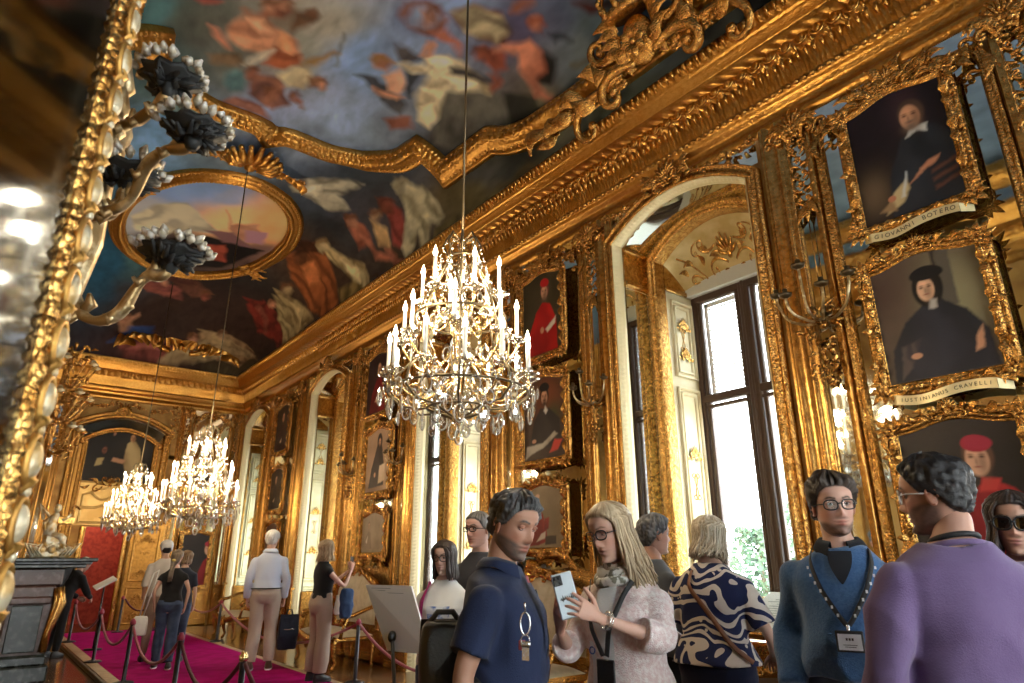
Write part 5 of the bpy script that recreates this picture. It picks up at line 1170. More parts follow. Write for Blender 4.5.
def portrait(loc, rz, w, h, paint, label, plate=None, style=0, nx=72, nz=96, group='portraits hung on the mirrors', tilt=0.0):
    """w, h = outside of the frame; loc = centre on the wall"""
    root = empty('framed_portrait', loc, rz, label, 'painting', group)
    k = w / .85
    fw = .09 * k
    bulge = .07 * k if style == 0 else .03 * k
    P = rrect(w, h, .09 * k, bulge, .02 * k)
    P[:, 0] *= 1 + .02 * np.cos(P[:, 1] / h * PI * 4)
    mb = MB()
    sweep2(mb, P, scaled(FR_PROF, k, 1.0), .011, closed=True)
    fill_path(mb, P * .98, -.002)
    r = random.Random(int(w * 1000 + h * 77 + style))
    for cx_, cz_ in ((-1, -1), (1, -1), (1, 1), (-1, 1)):      # corner cartouches
        c = (cx_ * (w / 2 - fw * .5), cz_ * (h / 2 - fw * .5))
        a0 = math.atan2(cz_, cx_)
        for i in range(5): leaf(mb, (c[0], c[1], .03), a0 + (i - 2) * .62, .11 * k * (1.2 if i == 2 else 1), .055 * k, .022, (i - 2) * .4)
        for s in (-1, 1): scroll(mb, (c[0], c[1], .035), a0 + PI + s * .75, .2 * k, s, .012 * k, 1.1); leaf(mb, (c[0], c[1], .035), a0 + PI + s * .85, .17 * k, .05 * k, .02, s)
        rosette(mb, (c[0], c[1], .045), .045 * k, 6)
    crest(mb, (0, h / 2 - fw * .3 + bulge * .6), .36 * k, .13 * k, 3, rise=.035)
    for s in (-1, 1):
        for i in range(3):
            z = h * (-.27 + .27 * i)
            x = s * (w / 2 - fw * .45)
            leaf(mb, (x, z, .04), PI / 2, .12 * k, .06 * k, .02, s * .5); leaf(mb, (x, z, .04), -PI / 2, .12 * k, .06 * k, .02, -s * .5)
            leaf(mb, (x, z, .035), 0 if s > 0 else PI, .075 * k, .05 * k, .02, 0)
            if i == 1: scroll(mb, (x, z + .05, .03), PI / 2 - s * .5, .14 * k, s, .01 * k, 1.2)
        for i in range(3):
            x = s * w * (.14 + .11 * i)
            leaf(mb, (x, h / 2 - fw * .4 + bulge * math.cos(i * .5) * .7, .04), (0 if s > 0 else PI) + s * .4 * (1 - i), .1 * k, .05 * k, .02, s)
            leaf(mb, (x, -h / 2 + fw * .4, .04), (0 if s > 0 else PI) - s * .3, .1 * k, .05 * k, .02, s)
    for i in range(5): leaf(mb, (0, -h / 2 + fw * .35, .04), PI + i * PI / 4, .09 * k, .05 * k, .02, 0)
    scroll(mb, (.02, -h / 2 + fw * .3, .04), 0.2, .2 * k, -1, .012 * k, 1.2); scroll(mb, (-.02, -h / 2 + fw * .3, .04), PI - .2, .2 * k, 1, .012 * k, 1.2)
    mb.build('frame', GOLDC, root)
    cw, ch = w - 2 * fw * .92, h - 2 * fw * .92
    xs = np.linspace(-cw / 2, cw / 2, 15)
    hh = ch / 2 + bulge * np.sin((xs / cw + .5) * PI) ** 2 * .85
    canvas_obj('canvas', cw, ch, nx, nz, paint, root, outline=(xs, hh), y=-.02)
    if plate is not None:
        mb = MB()
        S = np.linspace(-1, 1, 25)
        L = .3 * k
        cz = -h / 2 - .045
        wav = lambda s: cz + .012 * np.sin(s * PI * 1.0) * 1.6
        G = np.array([[(s * L, -.085 - .006 * math.cos(s * PI * 2), wav(s) + q * .034) for q in (-1, -.9, .9, 1)] for s in S])
        mb.grid(G)
        for s in (-1, 1):
            G = np.array([[(s * (L + t * .07), -.08 + .05 * t, wav(s) - .02 * s * t + q * .034 * (1 - .25 * t)) for q in (-1, 0, 1)] for t in (0, .5, 1)])
            mb.grid(G, flip=s < 0)
        pl = mb.build('nameplate', PLATE, root)
        if plate:
            n = len(plate); lm = MB()
            for i, chh in enumerate(plate):
                if chh == ' ': continue
                s = ((i + .5) / n * 2 - 1) * .93
                sl = -math.atan(math.cos(s * PI) * PI * .0192 / L)
                V, F = glyph(chh, min(.05, 1.75 * L / n * 1.35))
                c_, s_ = math.cos(-sl), math.sin(-sl)
                W = [(s * L + x * c_ - y * s_, -.085 - .006 * math.cos(s * PI * 2) - .003 - z, wav(s) + x * s_ + y * c_) for x, y, z in V]
                lm.add(W, F, smooth=False)
            lm.build('lettering', INK, pl)
    return root
RZ = -PI / 2
def wl(y, z): return (XR - .10, y, z)
def wt(y, z): return (XR - .11, y, z - .04)
A0, B0, C0, D0_ = [p[0] for p in PIER_Y]
portrait(wt(1.52, 4.42), RZ, .84, 1.14, pt_scholar, 'gilt-framed portrait of an old bearded scholar in black writing at a desk', 'GIOVANNI BOTERO', nx=110, nz=140)
portrait(wl(1.56, 3.07), RZ, .86, 1.02, pt_student, 'gilt-framed portrait of a young man in black robe before a column', 'IUSTINIANUS CRAVELLI', nx=110, nz=140)
portrait(wl(1.58, 1.86), RZ, .86, 1.0, pt_cardinal_dark, 'gilt-framed portrait of a cardinal in red cape above the woman in sunglasses', nx=110, nz=130)
portrait(wt(5.74, 4.38), RZ, .86, 1.16, pt_cardinal_red, 'gilt-framed portrait of a standing cardinal in scarlet with red hat', nx=80, nz=110)
portrait(wl(5.75, 3.03), RZ, .88, 1.08, pt_dark_beard, 'gilt-framed portrait of a bearded man in black biretta, in middle of three', nx=80, nz=100)
portrait(wl(5.79, 1.90), RZ, .84, .78, pt_red_book, 'gilt-framed portrait of a balding man in red cape holding a book', nx=80, nz=80)
portrait(wt(10.13, 4.42), RZ, .94, 1.18, pt_dark((50, 34, 34), (130, 30, 34), 31), 'gilt-framed dark portrait half hidden by the chandelier, above the hooded monk', nx=50, nz=70)
portrait(wl(9.97, 3.02), RZ, 1.0, 1.14, pt_monk, 'gilt-framed portrait of a monk in black hood with a white sheet', nx=60, nz=80)
portrait(wl(9.98, 1.86), RZ, .96, .72, pt_faded, 'gilt-framed pale faded portrait below the hooded monk', nx=50, nz=50)
portrait(wt(14.8, 4.35), RZ, .98, 1.15, pt_dark((44, 32, 30), (60, 34, 32), 32), 'gilt-framed dark portrait, top of the three nearest the far corner', nx=40, nz=50)
portrait(wl(14.8, 2.95), RZ, .98, .98, pt_dark((60, 48, 36), (52, 40, 34), 33), 'gilt-framed brown portrait, middle of the three nearest the far corner', nx=40, nz=40)
portrait(wl(14.78, 1.85), RZ, .92, .84, pt_dark((74, 46, 38), (96, 52, 46), 34), 'gilt-framed reddish portrait, lowest of the three nearest the far corner', nx=40, nz=40)
# ---------------------------------------------------------------- far wall with the overdoor picture and the doorway
DX0, DX1 = 1.84, 2.74
def far_wall():
    mb = MB()
    mb.box(((XL + DX0) / 2, YF + .1, 3.1), (DX0 - XL, .2, 6.2)); mb.box(((DX1 + XR) / 2, YF + .1, 3.1), (XR - DX1, .2, 6.2))
    mb.box(((DX0 + DX1) / 2, YF + .1, 4.22), (DX1 - DX0, .2, 3.96))
    mb.build('wall_far', GOLDW, kind='structure')
    root = empty('door_1', (2.31, YF, 0), 0, kind='structure')
    ar = lambda h, sp, tp, n=22: [(h * math.cos(PI * i / n), sp + (tp - sp) * (1 - math.cos(PI * i / n) ** 2)) for i in range(n + 1)]
    pr = [(-.10, 0), (-.10, .10), (-.08, .13), (-.05, .12, .008, .06), (-.03, .09), (0, .11), (.03, .14, .006, .05), (.06, .11), (.08, .06), (.08, 0)]
    mb = MB(); sweep2(mb, [(.95, 0)] + [(.95, 4.42), (1.02, 4.46), (1.02, 4.52)] + ar(.97, 4.56, 4.86)[1:-1] + [(-1.02, 4.52), (-1.02, 4.46), (-.95, 4.42), (-.95, 0)], pr, .03)
    mb.build('outer_frame', GOLDC, root)
    mb = MB(); sweep2(mb, [(.74, 0), (.74, 4.14), (.80, 4.16), (.80, 4.2)] + ar(.76, 4.22, 4.50)[1:-1] + [(-.80, 4.2), (-.80, 4.16), (-.74, 4.14), (-.74, 0)], scaled(pr, .7), .03)
    mb.build('inner_frame', GOLDC, root)
    MB().grid(np.array([[(x, -.004, z) for x, z in ar(.9, 4.5, 4.8)], [(x, -.004, z) for x, z in ar(.8, 4.28, 4.55)]])).build('dark_band', mat('dark_mirror', (.10, .09, .07), .1, .8), root)
    mb = MB()
    for s in (-1, 1): mb.box((s * .845, -.02, 2.1), (.13, .04, 4.2), bevel=.01)
    openwork(mb, -.90, -.79, 1.2, 4.0, 7, cell=.13, rad=.012); openwork(mb, .79, .90, 1.2, 4.0, 8, cell=.13, rad=.012)
    mb.build('side_panel', GOLDD, root)
    mb = MB()                                             # overdoor field with swag
    mb.box((-.1, -.02, 2.74), (1.2, .05, .96), bevel=.01)
    sweep2(mb, [(-.62, 2.30), (.42, 2.30), (.42, 2.95), (.25, 3.05), (-.1, 3.15), (-.42, 3.05), (-.62, 2.95)], [(0, .05), (.012, .08), (.04, .075), (.05, .05)], .05, closed=True)
    sweep2(mb, [(-.62, 2.66), (-.3, 2.66), (-.1, 2.74), (.15, 2.66), (.42, 2.66)], [(-.03, .05), (-.02, .08), (.02, .08), (.03, .05)], .05)
    mb.tube([(-.45 + .5 * t, -.09, 3.0 - .16 * math.sin(t * PI)) for t in np.linspace(0, 1, 14)], .028, 6)
    mb.build('overdoor_panel', mat('pale_gold_panel', (.80, .56, .22), .45, .5, bump=.1, mix=(.62, .38, .12), mscale=3), root)
    mb = MB(); crest(mb, (-.1, 3.14), 1.2, .28, 5, rise=.05); crest(mb, (-.1, 4.86), .5, .34, 6, rise=.08)
    for s in (-1, 1): scroll(mb, (-.1 + s * .5, 2.6, .06), (0 if s > 0 else PI) + s * .8, .5, -s, .03, 1.2)
    garland(mb, (-1.0, 5.1), (-.2, 5.15), .08, .06, 12, seed=5); garland(mb, (1.0, 5.1), (.05, 5.15), .08, .06, 12, seed=6)
    for x in (-1.12, 1.12): openwork(mb, x - .14, x + .14, 4.55, 5.2, 11, cell=.15, rad=.018)
    mb.build('overdoor_ornament', GOLDC, root)
    mb = MB()
    for s in (-1, 1): sweep2(mb, [(s * .45 - .02, 0), (s * .45 - .02, 2.24)], [(-.06, 0), (-.06, .06), (-.04, .09), (0, .07), (.04, .09), (.06, .06), (.06, 0)], .3)
    mb.build('jamb', GOLD, root)
    # open leaf folded back to the right
    lf = empty('door_leaf', (.86, -.16, 0), math.radians(-8), parent=root)
    mb = MB(); mb.box((0, 0, 1.16), (.70, .05, 2.32), bevel=.008)
    for z0, z1 in ((.10, .92), (1.02, 2.22)):
        sweep2(mb, [(-.28, z0), (.28, z0), (.28, z1), (-.28, z1)], [(0, .025), (.01, .05), (.04, .045), (.05, .025)], .06, closed=True)
        m2 = MB(); crest(m2, (0, z1 - .3), .4, .18, 3); crest(m2, (0, z0 + .15), .36, .16, 3); scroll(m2, (0, (z0 + z1) / 2, .01), PI / 2 + .3, .3, 1, .014); scroll(m2, (0, (z0 + z1) / 2, .01), PI / 2 - .3, .3, -1, .014)
        V = np.concatenate(m2.V); V[:, 1] = V[:, 1] * .6 - .026; mb.add(V, m2.F)
    mb.build('leaf_panel', GOLDD, lf)
far_wall()
def overdoor_picture():
    root = empty('overdoor_painting', (2.31, YF - .03, 3.84), 0, 'dark painting of two figures in the arch above the far doorway', 'painting')
    xs = np.linspace(-.68, .68, 15)
    canvas_obj('canvas', 1.36, 1.16, 70, 60, pt_overdoor, root, outline=(xs, .48 + .22 * (1 - (xs / .68) ** 2)), y=-.01)
    mb = MB(); mb.box((0, 0, -.0), (1.38, .015, 1.1)); mb.build('stretcher', WOODD, root)
overdoor_picture()
# corner pier of the far wall
def far_pier(xc, lab):
    r = copy_tree(pm0); r.location = (xc, YF, 0); r.rotation_euler = (0, 0, 0); r.scale = (.72, 1, 1); r['label'] = lab[0]
    for s in (-1, 1):
        p = copy_tree(pil0); p.location = (xc + s * .60, YF, 0); p.rotation_euler = (0, 0, 0); p.scale = (s * .6, 1, 1); p['label'] = lab[1 if s < 0 else 2]
far_pier(4.3, ('gilt mirror on the far wall right of the doorway', 'narrow mirrored pilaster on the far wall next to the door leaf', 'narrow mirrored pilaster in the far right corner'))
far_pier(.32, ('gilt mirror on the far wall left of the doorway', 'narrow mirrored pilaster at the far left corner behind the candelabrum', 'narrow mirrored pilaster on the far wall left of the doorway'))
portrait((4.28, YF - .11, 1.5), 0, .74, 1.3, pt_cardinal_dark, 'gilt-framed dark portrait of a cardinal in scarlet on the far wall beside the door leaf', nx=40, nz=60)
# the next room behind the doorway
RED = mat('red_damask', (.36, .045, .03), .7, bump=.2, bscale=30, mix=(.24, .02, .015), mscale=12)
mb = MB(); mb.box((2.3, YF + 2.3, 2.0), (3.4, .1, 4.0)); mb.box((.65, YF + 1.2, 2.0), (.1, 2.2, 4.0)); mb.box((3.95, YF + 1.2, 2.0), (.1, 2.2, 4.0)); mb.box((2.3, YF + 1.2, 3.95), (3.4, 2.4, .1))
mb.build('wall_beyond', RED, kind='structure')

# ---------------------------------------------------------------- fireplace side: relief on the left wall
def left_relief():
    mb = MB(); mg = MB()
    for y in (-1.5, 5.74, 10.18, 14.85, 17.2):
        for s in (-1, 1):
            mb.box((XL + .04, y + s * .75, 2.65), (.08, .2, 5.2), bevel=.01); mb.box((XL + .05, y + s * 1.12, 2.65), (.10, .14, 5.2), bevel=.01)
        mg.box((XL + .01, y, 3.0), (.02, 1.3, 4.2))
        mb.box((XL + .04, y, 5.1), (.08, 1.4, .16), bevel=.01); mb.box((XL + .05, y, .45), (.1, 1.6, .9), bevel=.01)
    o = mb.build('trim_7', GOLDD, kind='structure', label='gilded pilaster strips on the fireplace side')
    mg.build('mirror_glass', MIRROR, o)
left_relief()
# ---------------------------------------------------------------- crystal chandeliers
WAX = mat('wax', (.92, .88, .78), .5, emit=(1, .85, .6), estr=.25)  # faint emission stands in for flame light through the wax
PEWTER = mat('dark_bronze', (.13, .10, .06), .35, .9)
BRASS = mat('pale_brass', (.80, .62, .32), .25, 1.0)
def crystal_drop(mb, c, h, w, rot=0, flat=.45):
    prof = [(.0, .5), (.12, .42), (.22, .28), (.42, .08), (.5, -.12), (.42, -.32), (.22, -.45), (.0, -.5)]
    n = 8
    V = []
    a = np.arange(n) * 2 * PI / n
    pr = np.array(prof)
    X = pr[:, 0, None] * np.cos(a)[None] * w; Y = pr[:, 0, None] * np.sin(a)[None] * w * flat; Zz = np.repeat(pr[:, 1, None] * h, n, 1)
    cr, sr = math.cos(rot), math.sin(rot)
    V = np.stack([X * cr - Y * sr, X * sr + Y * cr, Zz], -1).reshape(-1, 3) + np.asarray(c)
    F = []
    for i in range(len(pr) - 1):
        for j in range(n): F.append((i * n + j, i * n + (j + 1) % n, (i + 1) * n + (j + 1) % n, (i + 1) * n + j))
    mb.add(V, F, smooth=False)
    # pale ring put in as the glint along the facets
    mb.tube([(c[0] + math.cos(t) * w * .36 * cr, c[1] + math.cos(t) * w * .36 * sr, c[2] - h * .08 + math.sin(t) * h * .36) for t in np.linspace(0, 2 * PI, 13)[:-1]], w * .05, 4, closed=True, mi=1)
GLINT = mat('crystal_glint', (.95, .95, .93), .12, .55)
def candle_arm(root, ang, r, zpan, r0, z0, hc=.185, s=1.0):
    ca, sa = math.cos(ang), math.sin(ang)
    P = lambda q, z: (q * ca, q * sa, z)
    pts = []
    for t in np.linspace(0, 1, 16):
        q = r0 + (r - r0) * t
        z = z0 + (zpan - .05 - z0) * t ** 2 - .16 * math.sin(t * PI) * (1 - .2 * t)
        pts.append(P(q, z))
    pts.append(P(r, zpan - .01))
    mb = MB(); mb.tube(pts, .0085 * s, 7)
    mb.tube([P(r0 + (r - r0) * (.55 + .12 * math.cos(a)), zpan - .1 + .05 * math.sin(a)) for a in np.linspace(0, 5, 12)], .005 * s, 5)
    arm = mb.build('arm', BRASS, root)
    mb = MB()
    mb.lathe([(.012, -.03), (.02, -.012), (.055, .0), (.068, .012), (.066, .016), (.03, .008), (.022, .02), (.024, .045), (.016, .05)], P(r, zpan), 16, flute=.08, nf=8)
    mb.build('drip_pan', [CRYSTAL2, GLINT], arm)
    MB().lathe([(.0125, .03), (.0125, .03 + hc), (.006, .036 + hc)], P(r, zpan), 9).build('candle', WAX, arm)
    MB().lathe([(.0, .0), (.012, .010), (.0165, .026), (.011, .050), (.0, .084)], P(r, zpan + .03 + hc), 8).build('flame', FLAME, arm)
    return arm
CRYSTAL2 = glass_pane_mat('pressed_glass', (.95, .93, .88), .5)
def rod(root, top, rad=.009):
    MB().tube([(0, 0, 3.60), (0, 0, 3.6 + (top - 3.6) * .5), (0, 0, top)], rad, 8).build('hanging_rod', PEWTER, root)
def make_chandelier(label):
    root = empty('chandelier', (2.25, 3.42, 0), 0, label, 'chandelier', 'crystal chandeliers down the gallery')
    rod(root, 7.43)
    mb = MB()
    mb.lathe([(.0, 2.27), (.03, 2.28), (.045, 2.31), (.02, 2.34), (.05, 2.38), (.10, 2.44), (.075, 2.50), (.03, 2.54), (.05, 2.60), (.085, 2.72), (.05, 2.84), (.025, 2.88), (.055, 2.94), (.075, 3.04), (.04, 3.14), (.022, 3.2),
              (.045, 3.26), (.06, 3.33), (.03, 3.41), (.02, 3.48), (.035, 3.52), (.015, 3.56), (.012, 3.62), (0, 3.62)], n=16, flute=.1, nf=8)
    mb.build('baluster', CRYSTAL2, root)
    mb = MB()
    for i in range(8):
        a = i * PI / 4 + .2
        pr = [(.03, 3.56), (.09, 3.60), (.13, 3.52), (.09, 3.42), (.16, 3.28), (.28, 3.05), (.33, 2.85), (.31, 2.68), (.42, 2.56), (.45, 2.46), (.36, 2.38), (.2, 2.37), (.1, 2.33), (.03, 2.31)]
        P = np.array([(q * math.cos(a), q * math.sin(a), z) for q, z in pr])
        S = np.linspace(0, len(P) - 1, 40)
        P = np.stack([np.interp(S, np.arange(len(P)), P[:, k]) for k in range(3)], 1)
        mb.tube(P, .0075, 6)
        mb.tube([(.33 * math.cos(a) + .05 * math.cos(t) * math.cos(a), .33 * math.sin(a) + .05 * math.cos(t) * math.sin(a), 2.80 + .07 * math.sin(t)) for t in np.linspace(0, 5, 12)], .006, 5)
    for q, z in ((.10, 3.42), (.30, 2.98), (.45, 2.47), (.2, 2.37)):
        mb.tube([(q * math.cos(t), q * math.sin(t), z) for t in np.linspace(0, 2 * PI, 37)[:-1]], .008, 6, closed=True)
    mb.build('cage', PEWTER, root)
    tiers = [(6, .27, 3.10, .05, 3.05, .25), (8, .39, 2.79, .06, 2.75, .1), (12, .475, 2.54, .08, 2.55, .0)]
    for n, r, zp, r0, z0, off in tiers:
        for i in range(n): candle_arm(root, i * 2 * PI / n + off, r * (1 - .04 * (i % 2)), zp + .03 * (i % 2), r0, z0)
    # spires and drops
    R_ = random.Random(4)
    for i in range(6):
        a = i * PI / 3 + .5
        mb = MB(); mb.lathe([(.0, -.02), (.016, .0), (.010, .03), (.022, .055), (.008, .09), (.013, .11), (.0, .17)], (.17 * math.cos(a), .17 * math.sin(a), 3.22), 8)
        mb.build('spire', CRYSTAL2, root)
    def drop(a, r, z, h, w):
        mb = MB(); crystal_drop(mb, (0, 0, 0), h, w, a + PI / 2 + R_.uniform(-.5, .5))
        o = mb.build('crystal_drop', [CRYSTAL, GLINT], root); o.location = (r * math.cos(a), r * math.sin(a), z)
    for n, r, z, h, w, off in ((12, .50, 2.42, .14, .085, .13), (12, .46, 2.34, .12, .07, .4), (10, .36, 2.38, .14, .095, .1), (8, .22, 2.31, .14, .09, .3), (10, .41, 2.62, .11, .065, .2), (10, .31, 2.86, .10, .06, .5), (8, .20, 3.10, .10, .05, 0), (8, .14, 3.36, .08, .045, .3), (6, .33, 2.50, .14, .08, .6), (8, .52, 2.47, .10, .05, .0)):
        for i in range(n): drop(i * 2 * PI / n + off + R_.uniform(-.08, .08), r * R_.uniform(.93, 1.04), z + R_.uniform(-.03, .03), h * R_.uniform(.85, 1.15), w)
    mb = MB()
    crystal_drop(mb, (0, 0, 2.20), .13, .09, .4); mb.ell((0, 0, 2.28), (.025,) * 3, 10, 8)
    mb.build('bottom_drop', [CRYSTAL, GLINT], root)
    mb = MB()                                             # bead chains swagged between the tiers
    for i in range(12):
        a0, a1 = i * PI / 6, (i + 1) * PI / 6
        for (ra, za), (rb, zb), sg in (((.13, 3.5), (.27, 3.08), .05), ((.27, 3.05), (.40, 2.75), .05), ((.48, 2.52), (.48, 2.52), .08)):
            for t in np.linspace(0, 1, 9):
                a = a0 + (a1 - a0) * (t if ra == rb else .15 * t); r = ra + (rb - ra) * t
                mb.ell((r * math.cos(a), r * math.sin(a), za + (zb - za) * t - sg * 4 * t * (1 - t) * (.5 if ra != rb else 1)), (.010,) * 3, 6, 4)
    mb.build('bead_chains', CRYSTAL2, root, kind='stuff')
    # the light of the candle flames
    for n, r, z in ((3, .27, 3.36), (4, .40, 3.05), (4, .475, 2.80)):
        for i in range(n):
            ld = bpy.data.lights.new('candlelight', 'POINT'); ld.energy = CANDLE_W / n; ld.color = (1, .78, .48); ld.shadow_soft_size = .035
            lo = link(bpy.data.objects.new('candlelight', ld)); lo.parent = root
            a = i * 2 * PI / n + .35
            lo.location = (r * .9 * math.cos(a), r * .9 * math.sin(a), z)
    return root
def rod_swap(c, top):
    o = [q for q in c.children if q.name.startswith('hanging_rod')][0]
    bpy.data.objects.remove(o); rod(c, top)
ch0 = make_chandelier('large crystal chandelier with lit candles hanging nearest, before the second window')
for y, l in ((9.7, 'lit crystal chandelier in the middle distance, right of the smaller far one'), (14.75, 'lit crystal chandelier farthest down the gallery, in front of the far doorway')):
    c = copy_tree(ch0); c.location = (2.25, y, -.35 if y < 12 else -.30); c['label'] = l
    rod_swap(c, 7.42 - c.location.z - (.06 if y > 12 else 0))
c = copy_tree(ch0); c.location = (1.98, YF + 1.0, .22 - .95 * 0); c.scale = (.8, .8, .8); c['label'] = 'small lit chandelier seen through the far doorway'
c.location.z = .55
rod_swap(c, (3.93 - .55) / .8)
# ---------------------------------------------------------------- carpet, barriers and panels
CARPET = mat('crimson_carpet', (.40, .006, .13), .95, bump=.35, bscale=220, mix=(.30, .005, .09), mscale=5, spec=.05)
mb = MB(); mb.box((2.79, 11.3, .012), (2.06, 13.0, .024), bevel=.008)
tag(mb.build('carpet_runner', CARPET), 'long crimson carpet runner down the gallery', 'carpet')
TANW = mat('tan_edging', (.50, .33, .20), .5, bump=.15, mix=(.40, .25, .14), mscale=8)
mb = MB(); mb.box((1.675, 11.0, .022), (.15, 13.6, .044), bevel=.006)
tag(mb.build('carpet_edging', TANW), 'tan wooden edging strip along the fireplace side of the carpet', 'edging')
mb = MB(); mb.box((1.555, 11.0, .03), (.04, 13.6, .06), bevel=.006)
tag(mb.build('cable_cover', BLACK), 'black low strip on the parquet beside the tan edging', 'strip')
mb = MB(); mb.box((3.88, 11.0, .01), (.10, 13.6, .02), bevel=.005)
tag(mb.build('carpet_edging', TANW), 'tan edging strip along the window side of the carpet', 'edging')
POSTM = mat('black_post', (.012, .012, .022), .35, .2)
ROPE = mat('crimson_rope', (.30, .015, .05), .6, bump=.6, bscale=120, sheen=.3)
ROPED = mat('dark_rope', (.09, .012, .025), .7, bump=.6, bscale=120)
def post(x, y, label, brass=False, group='rope barrier posts'):
    root = empty('barrier_post', (x, y, .045 if x < 2 else .026), 0, label, 'post', group)
    MB().lathe([(.0, .0), (.12, .0), (.12, .012), (.10, .02), (.03, .03), (.024, .05), (.024, .70), (.02, .70)], (0, 0, .001), 20).build('pole', POSTM, root)
    MB().lathe([(.026, .66), (.034, .67), (.034, .705), (.022, .715), (.02, .73), (.0, .735)], (0, 0, .001), 16).build('cap', BRASS if brass else ROPE, root)
    return root
def rope(a, b, sag, label, m, name='barrier_rope'):
    d = np.array(b, float) - np.array(a, float); d *= .05 / np.linalg.norm(d); a = np.array(a) + d; b = np.array(b) - d
    pts = [(a[0] + (b[0] - a[0]) * t, a[1] + (b[1] - a[1]) * t, .69 - sag * 4 * t * (1 - t)) for t in np.linspace(0, 1, 20)]
    mb = MB(); mb.tube(pts, .017, 8)
    for p in (pts[0], pts[-1]): mb.ell(p, (.014,) * 3, 8, 6)
    return tag(mb.build(name, m), label, 'rope', 'barrier ropes')
LP = [(1.70, 15.6), (1.70, 12.3), (1.74, 9.95), (1.80, 7.7), (1.84, 5.8), (1.9, 3.6)]
LL = ['black barrier post farthest along the fireplace side of the carpet', 'black barrier post second from the far end on the fireplace side', 'black barrier post third from the far end on the fireplace side',
      'black barrier post with crimson top in front of the woman in jeans', 'black barrier post with brass top in front of the man in white shirt']
for (x, y), l in zip(LP, LL): post(x, y, l, brass='brass' in l)
RL = ['crimson rope farthest along the fireplace side of the carpet', 'crimson rope between the second and third posts on the fireplace side', 'crimson rope sagging in front of the woman in jeans', 'dark rope sagging between the two nearest fireplace side posts', 'dark rope running towards the viewer from the brass topped post']
for i, (a, b) in enumerate(zip(LP[:-1], LP[1:])): rope(a, b, .30, RL[i], ROPE if i < 3 else ROPED)
RP = [(3.93, 17.0), (3.93, 14.1), (4.02, 8.3), (3.95, 5.0)]
post(3.93, 14.1, 'black barrier post with crimson top left of the man in white shirt'); post(4.02, 8.3, 'black barrier post with crimson top right of the woman in beige trousers')
rope(RP[0], RP[1], .22, 'crimson rope by the far right mirror, past the woman in jeans', ROPE)
rope(RP[1], RP[2], .42, 'long crimson rope behind the man in white shirt and the woman in beige trousers', ROPE)
rope(RP[2], RP[3], .36, 'crimson rope running behind the tilted white panel', ROPE)
post(2.75, 17.3, 'dark barrier post close to the open door leaf'); post(3.5, 17.3, 'dark barrier post right of the open door leaf')
rope((2.75, 17.3), (3.5, 17.3), .25, 'dark rope across the front of the door leaf', ROPED)
PAPER = mat('white_board', (.86, .86, .88), .45)
GREYT = mat('grey_print', (.50, .52, .56), .6)
def info_panel():
    P = [Vector(p) for p in ((2.354, 4.796, 1.283), (2.466, 4.304, 1.286), (2.492, 4.061, .865), (2.462, 4.495, .845))]
    P = [Vector((0, 0, CAM_H)) + (q - Vector((0, 0, CAM_H))) * .88 for q in P]
    P[0] = Vector((0, 0, CAM_H)) + (Vector((2.36, 4.80, 1.285)) - Vector((0, 0, CAM_H))) * .88; P[3] = P[0] + (P[2] - P[1]) * 1.02 + Vector((.03, -.03, 0))
    root = empty('information_panel', (2.13, 3.83, .0), 0, 'tilted white information panel on a thin black stand', 'panel')
    o = Vector((2.13, 3.83, 0))
    n = (P[1] - P[0]).cross(P[3] - P[0]).normalized()
    if n.y > 0: n = -n
    mb = MB()
    V = [p - o + n * d for d in (0, -.012) for p in P]
    mb.add([tuple(v) for v in V], [(0, 1, 2, 3), (7, 6, 5, 4), (0, 4, 5, 1), (1, 5, 6, 2), (2, 6, 7, 3), (3, 7, 4, 0)], smooth=False)
    mb.build('board', PAPER, root)
    mb = MB()
    for k in range(7):                                     # faint printed lines
        t0 = .05 + .035 * k
        a = P[0].lerp(P[3], t0).lerp(P[1].lerp(P[2], t0), .08 if k % 3 else .12); b = P[0].lerp(P[3], t0).lerp(P[1].lerp(P[2], t0), .42 if k % 2 else .55)
        if k in (2,): b = P[0].lerp(P[3], t0).lerp(P[1].lerp(P[2], t0), .8)
        up = (P[0] - P[3]).normalized() * .0025
        V = [a - o + n * .0015 + up, b - o + n * .0015 + up, b - o + n * .0015 - up, a - o + n * .0015 - up]
        mb.add([tuple(v) for v in V], [(0, 1, 2, 3)], smooth=False)
    mb.build('printed_lines', GREYT, root)
    mb = MB()
    top = P[3].lerp(P[0], .22).lerp(P[2].lerp(P[1], .22), .3) - o + n * .02
    mb.tube([tuple(top), (.0, -.02, .5), (-.02, .0, .02)], .012, 8); mb.ell(tuple(top), (.03, .02, .035), 8, 6)
    mb.lathe([(.0, 0), (.17, 0), (.17, .012), (.02, .02)], (-.02, 0, .0), 18)
    mb.build('stand', BLACK, root)
info_panel()
def small_lectern():
    root = empty('reading_board', (1.93, 14.2, .024), 0, 'thin pale slanted board held up beside the person in black, far left', 'panel')
    mb = MB(); mb.box((0, 0, 1.08), (.34, .3, .02), rot=Matrix.Rotation(math.radians(-30), 3, 'Y') @ Matrix.Rotation(.2, 3, 'X')); mb.build('board', PAPER, root)
    mb = MB(); mb.tube([(0, 0, 1.06), (0, 0, .02)], .014, 8); mb.lathe([(0, 0), (.14, 0), (.14, .015), (.02, .02)], n=16); mb.build('stand', BLACK, root)
small_lectern()

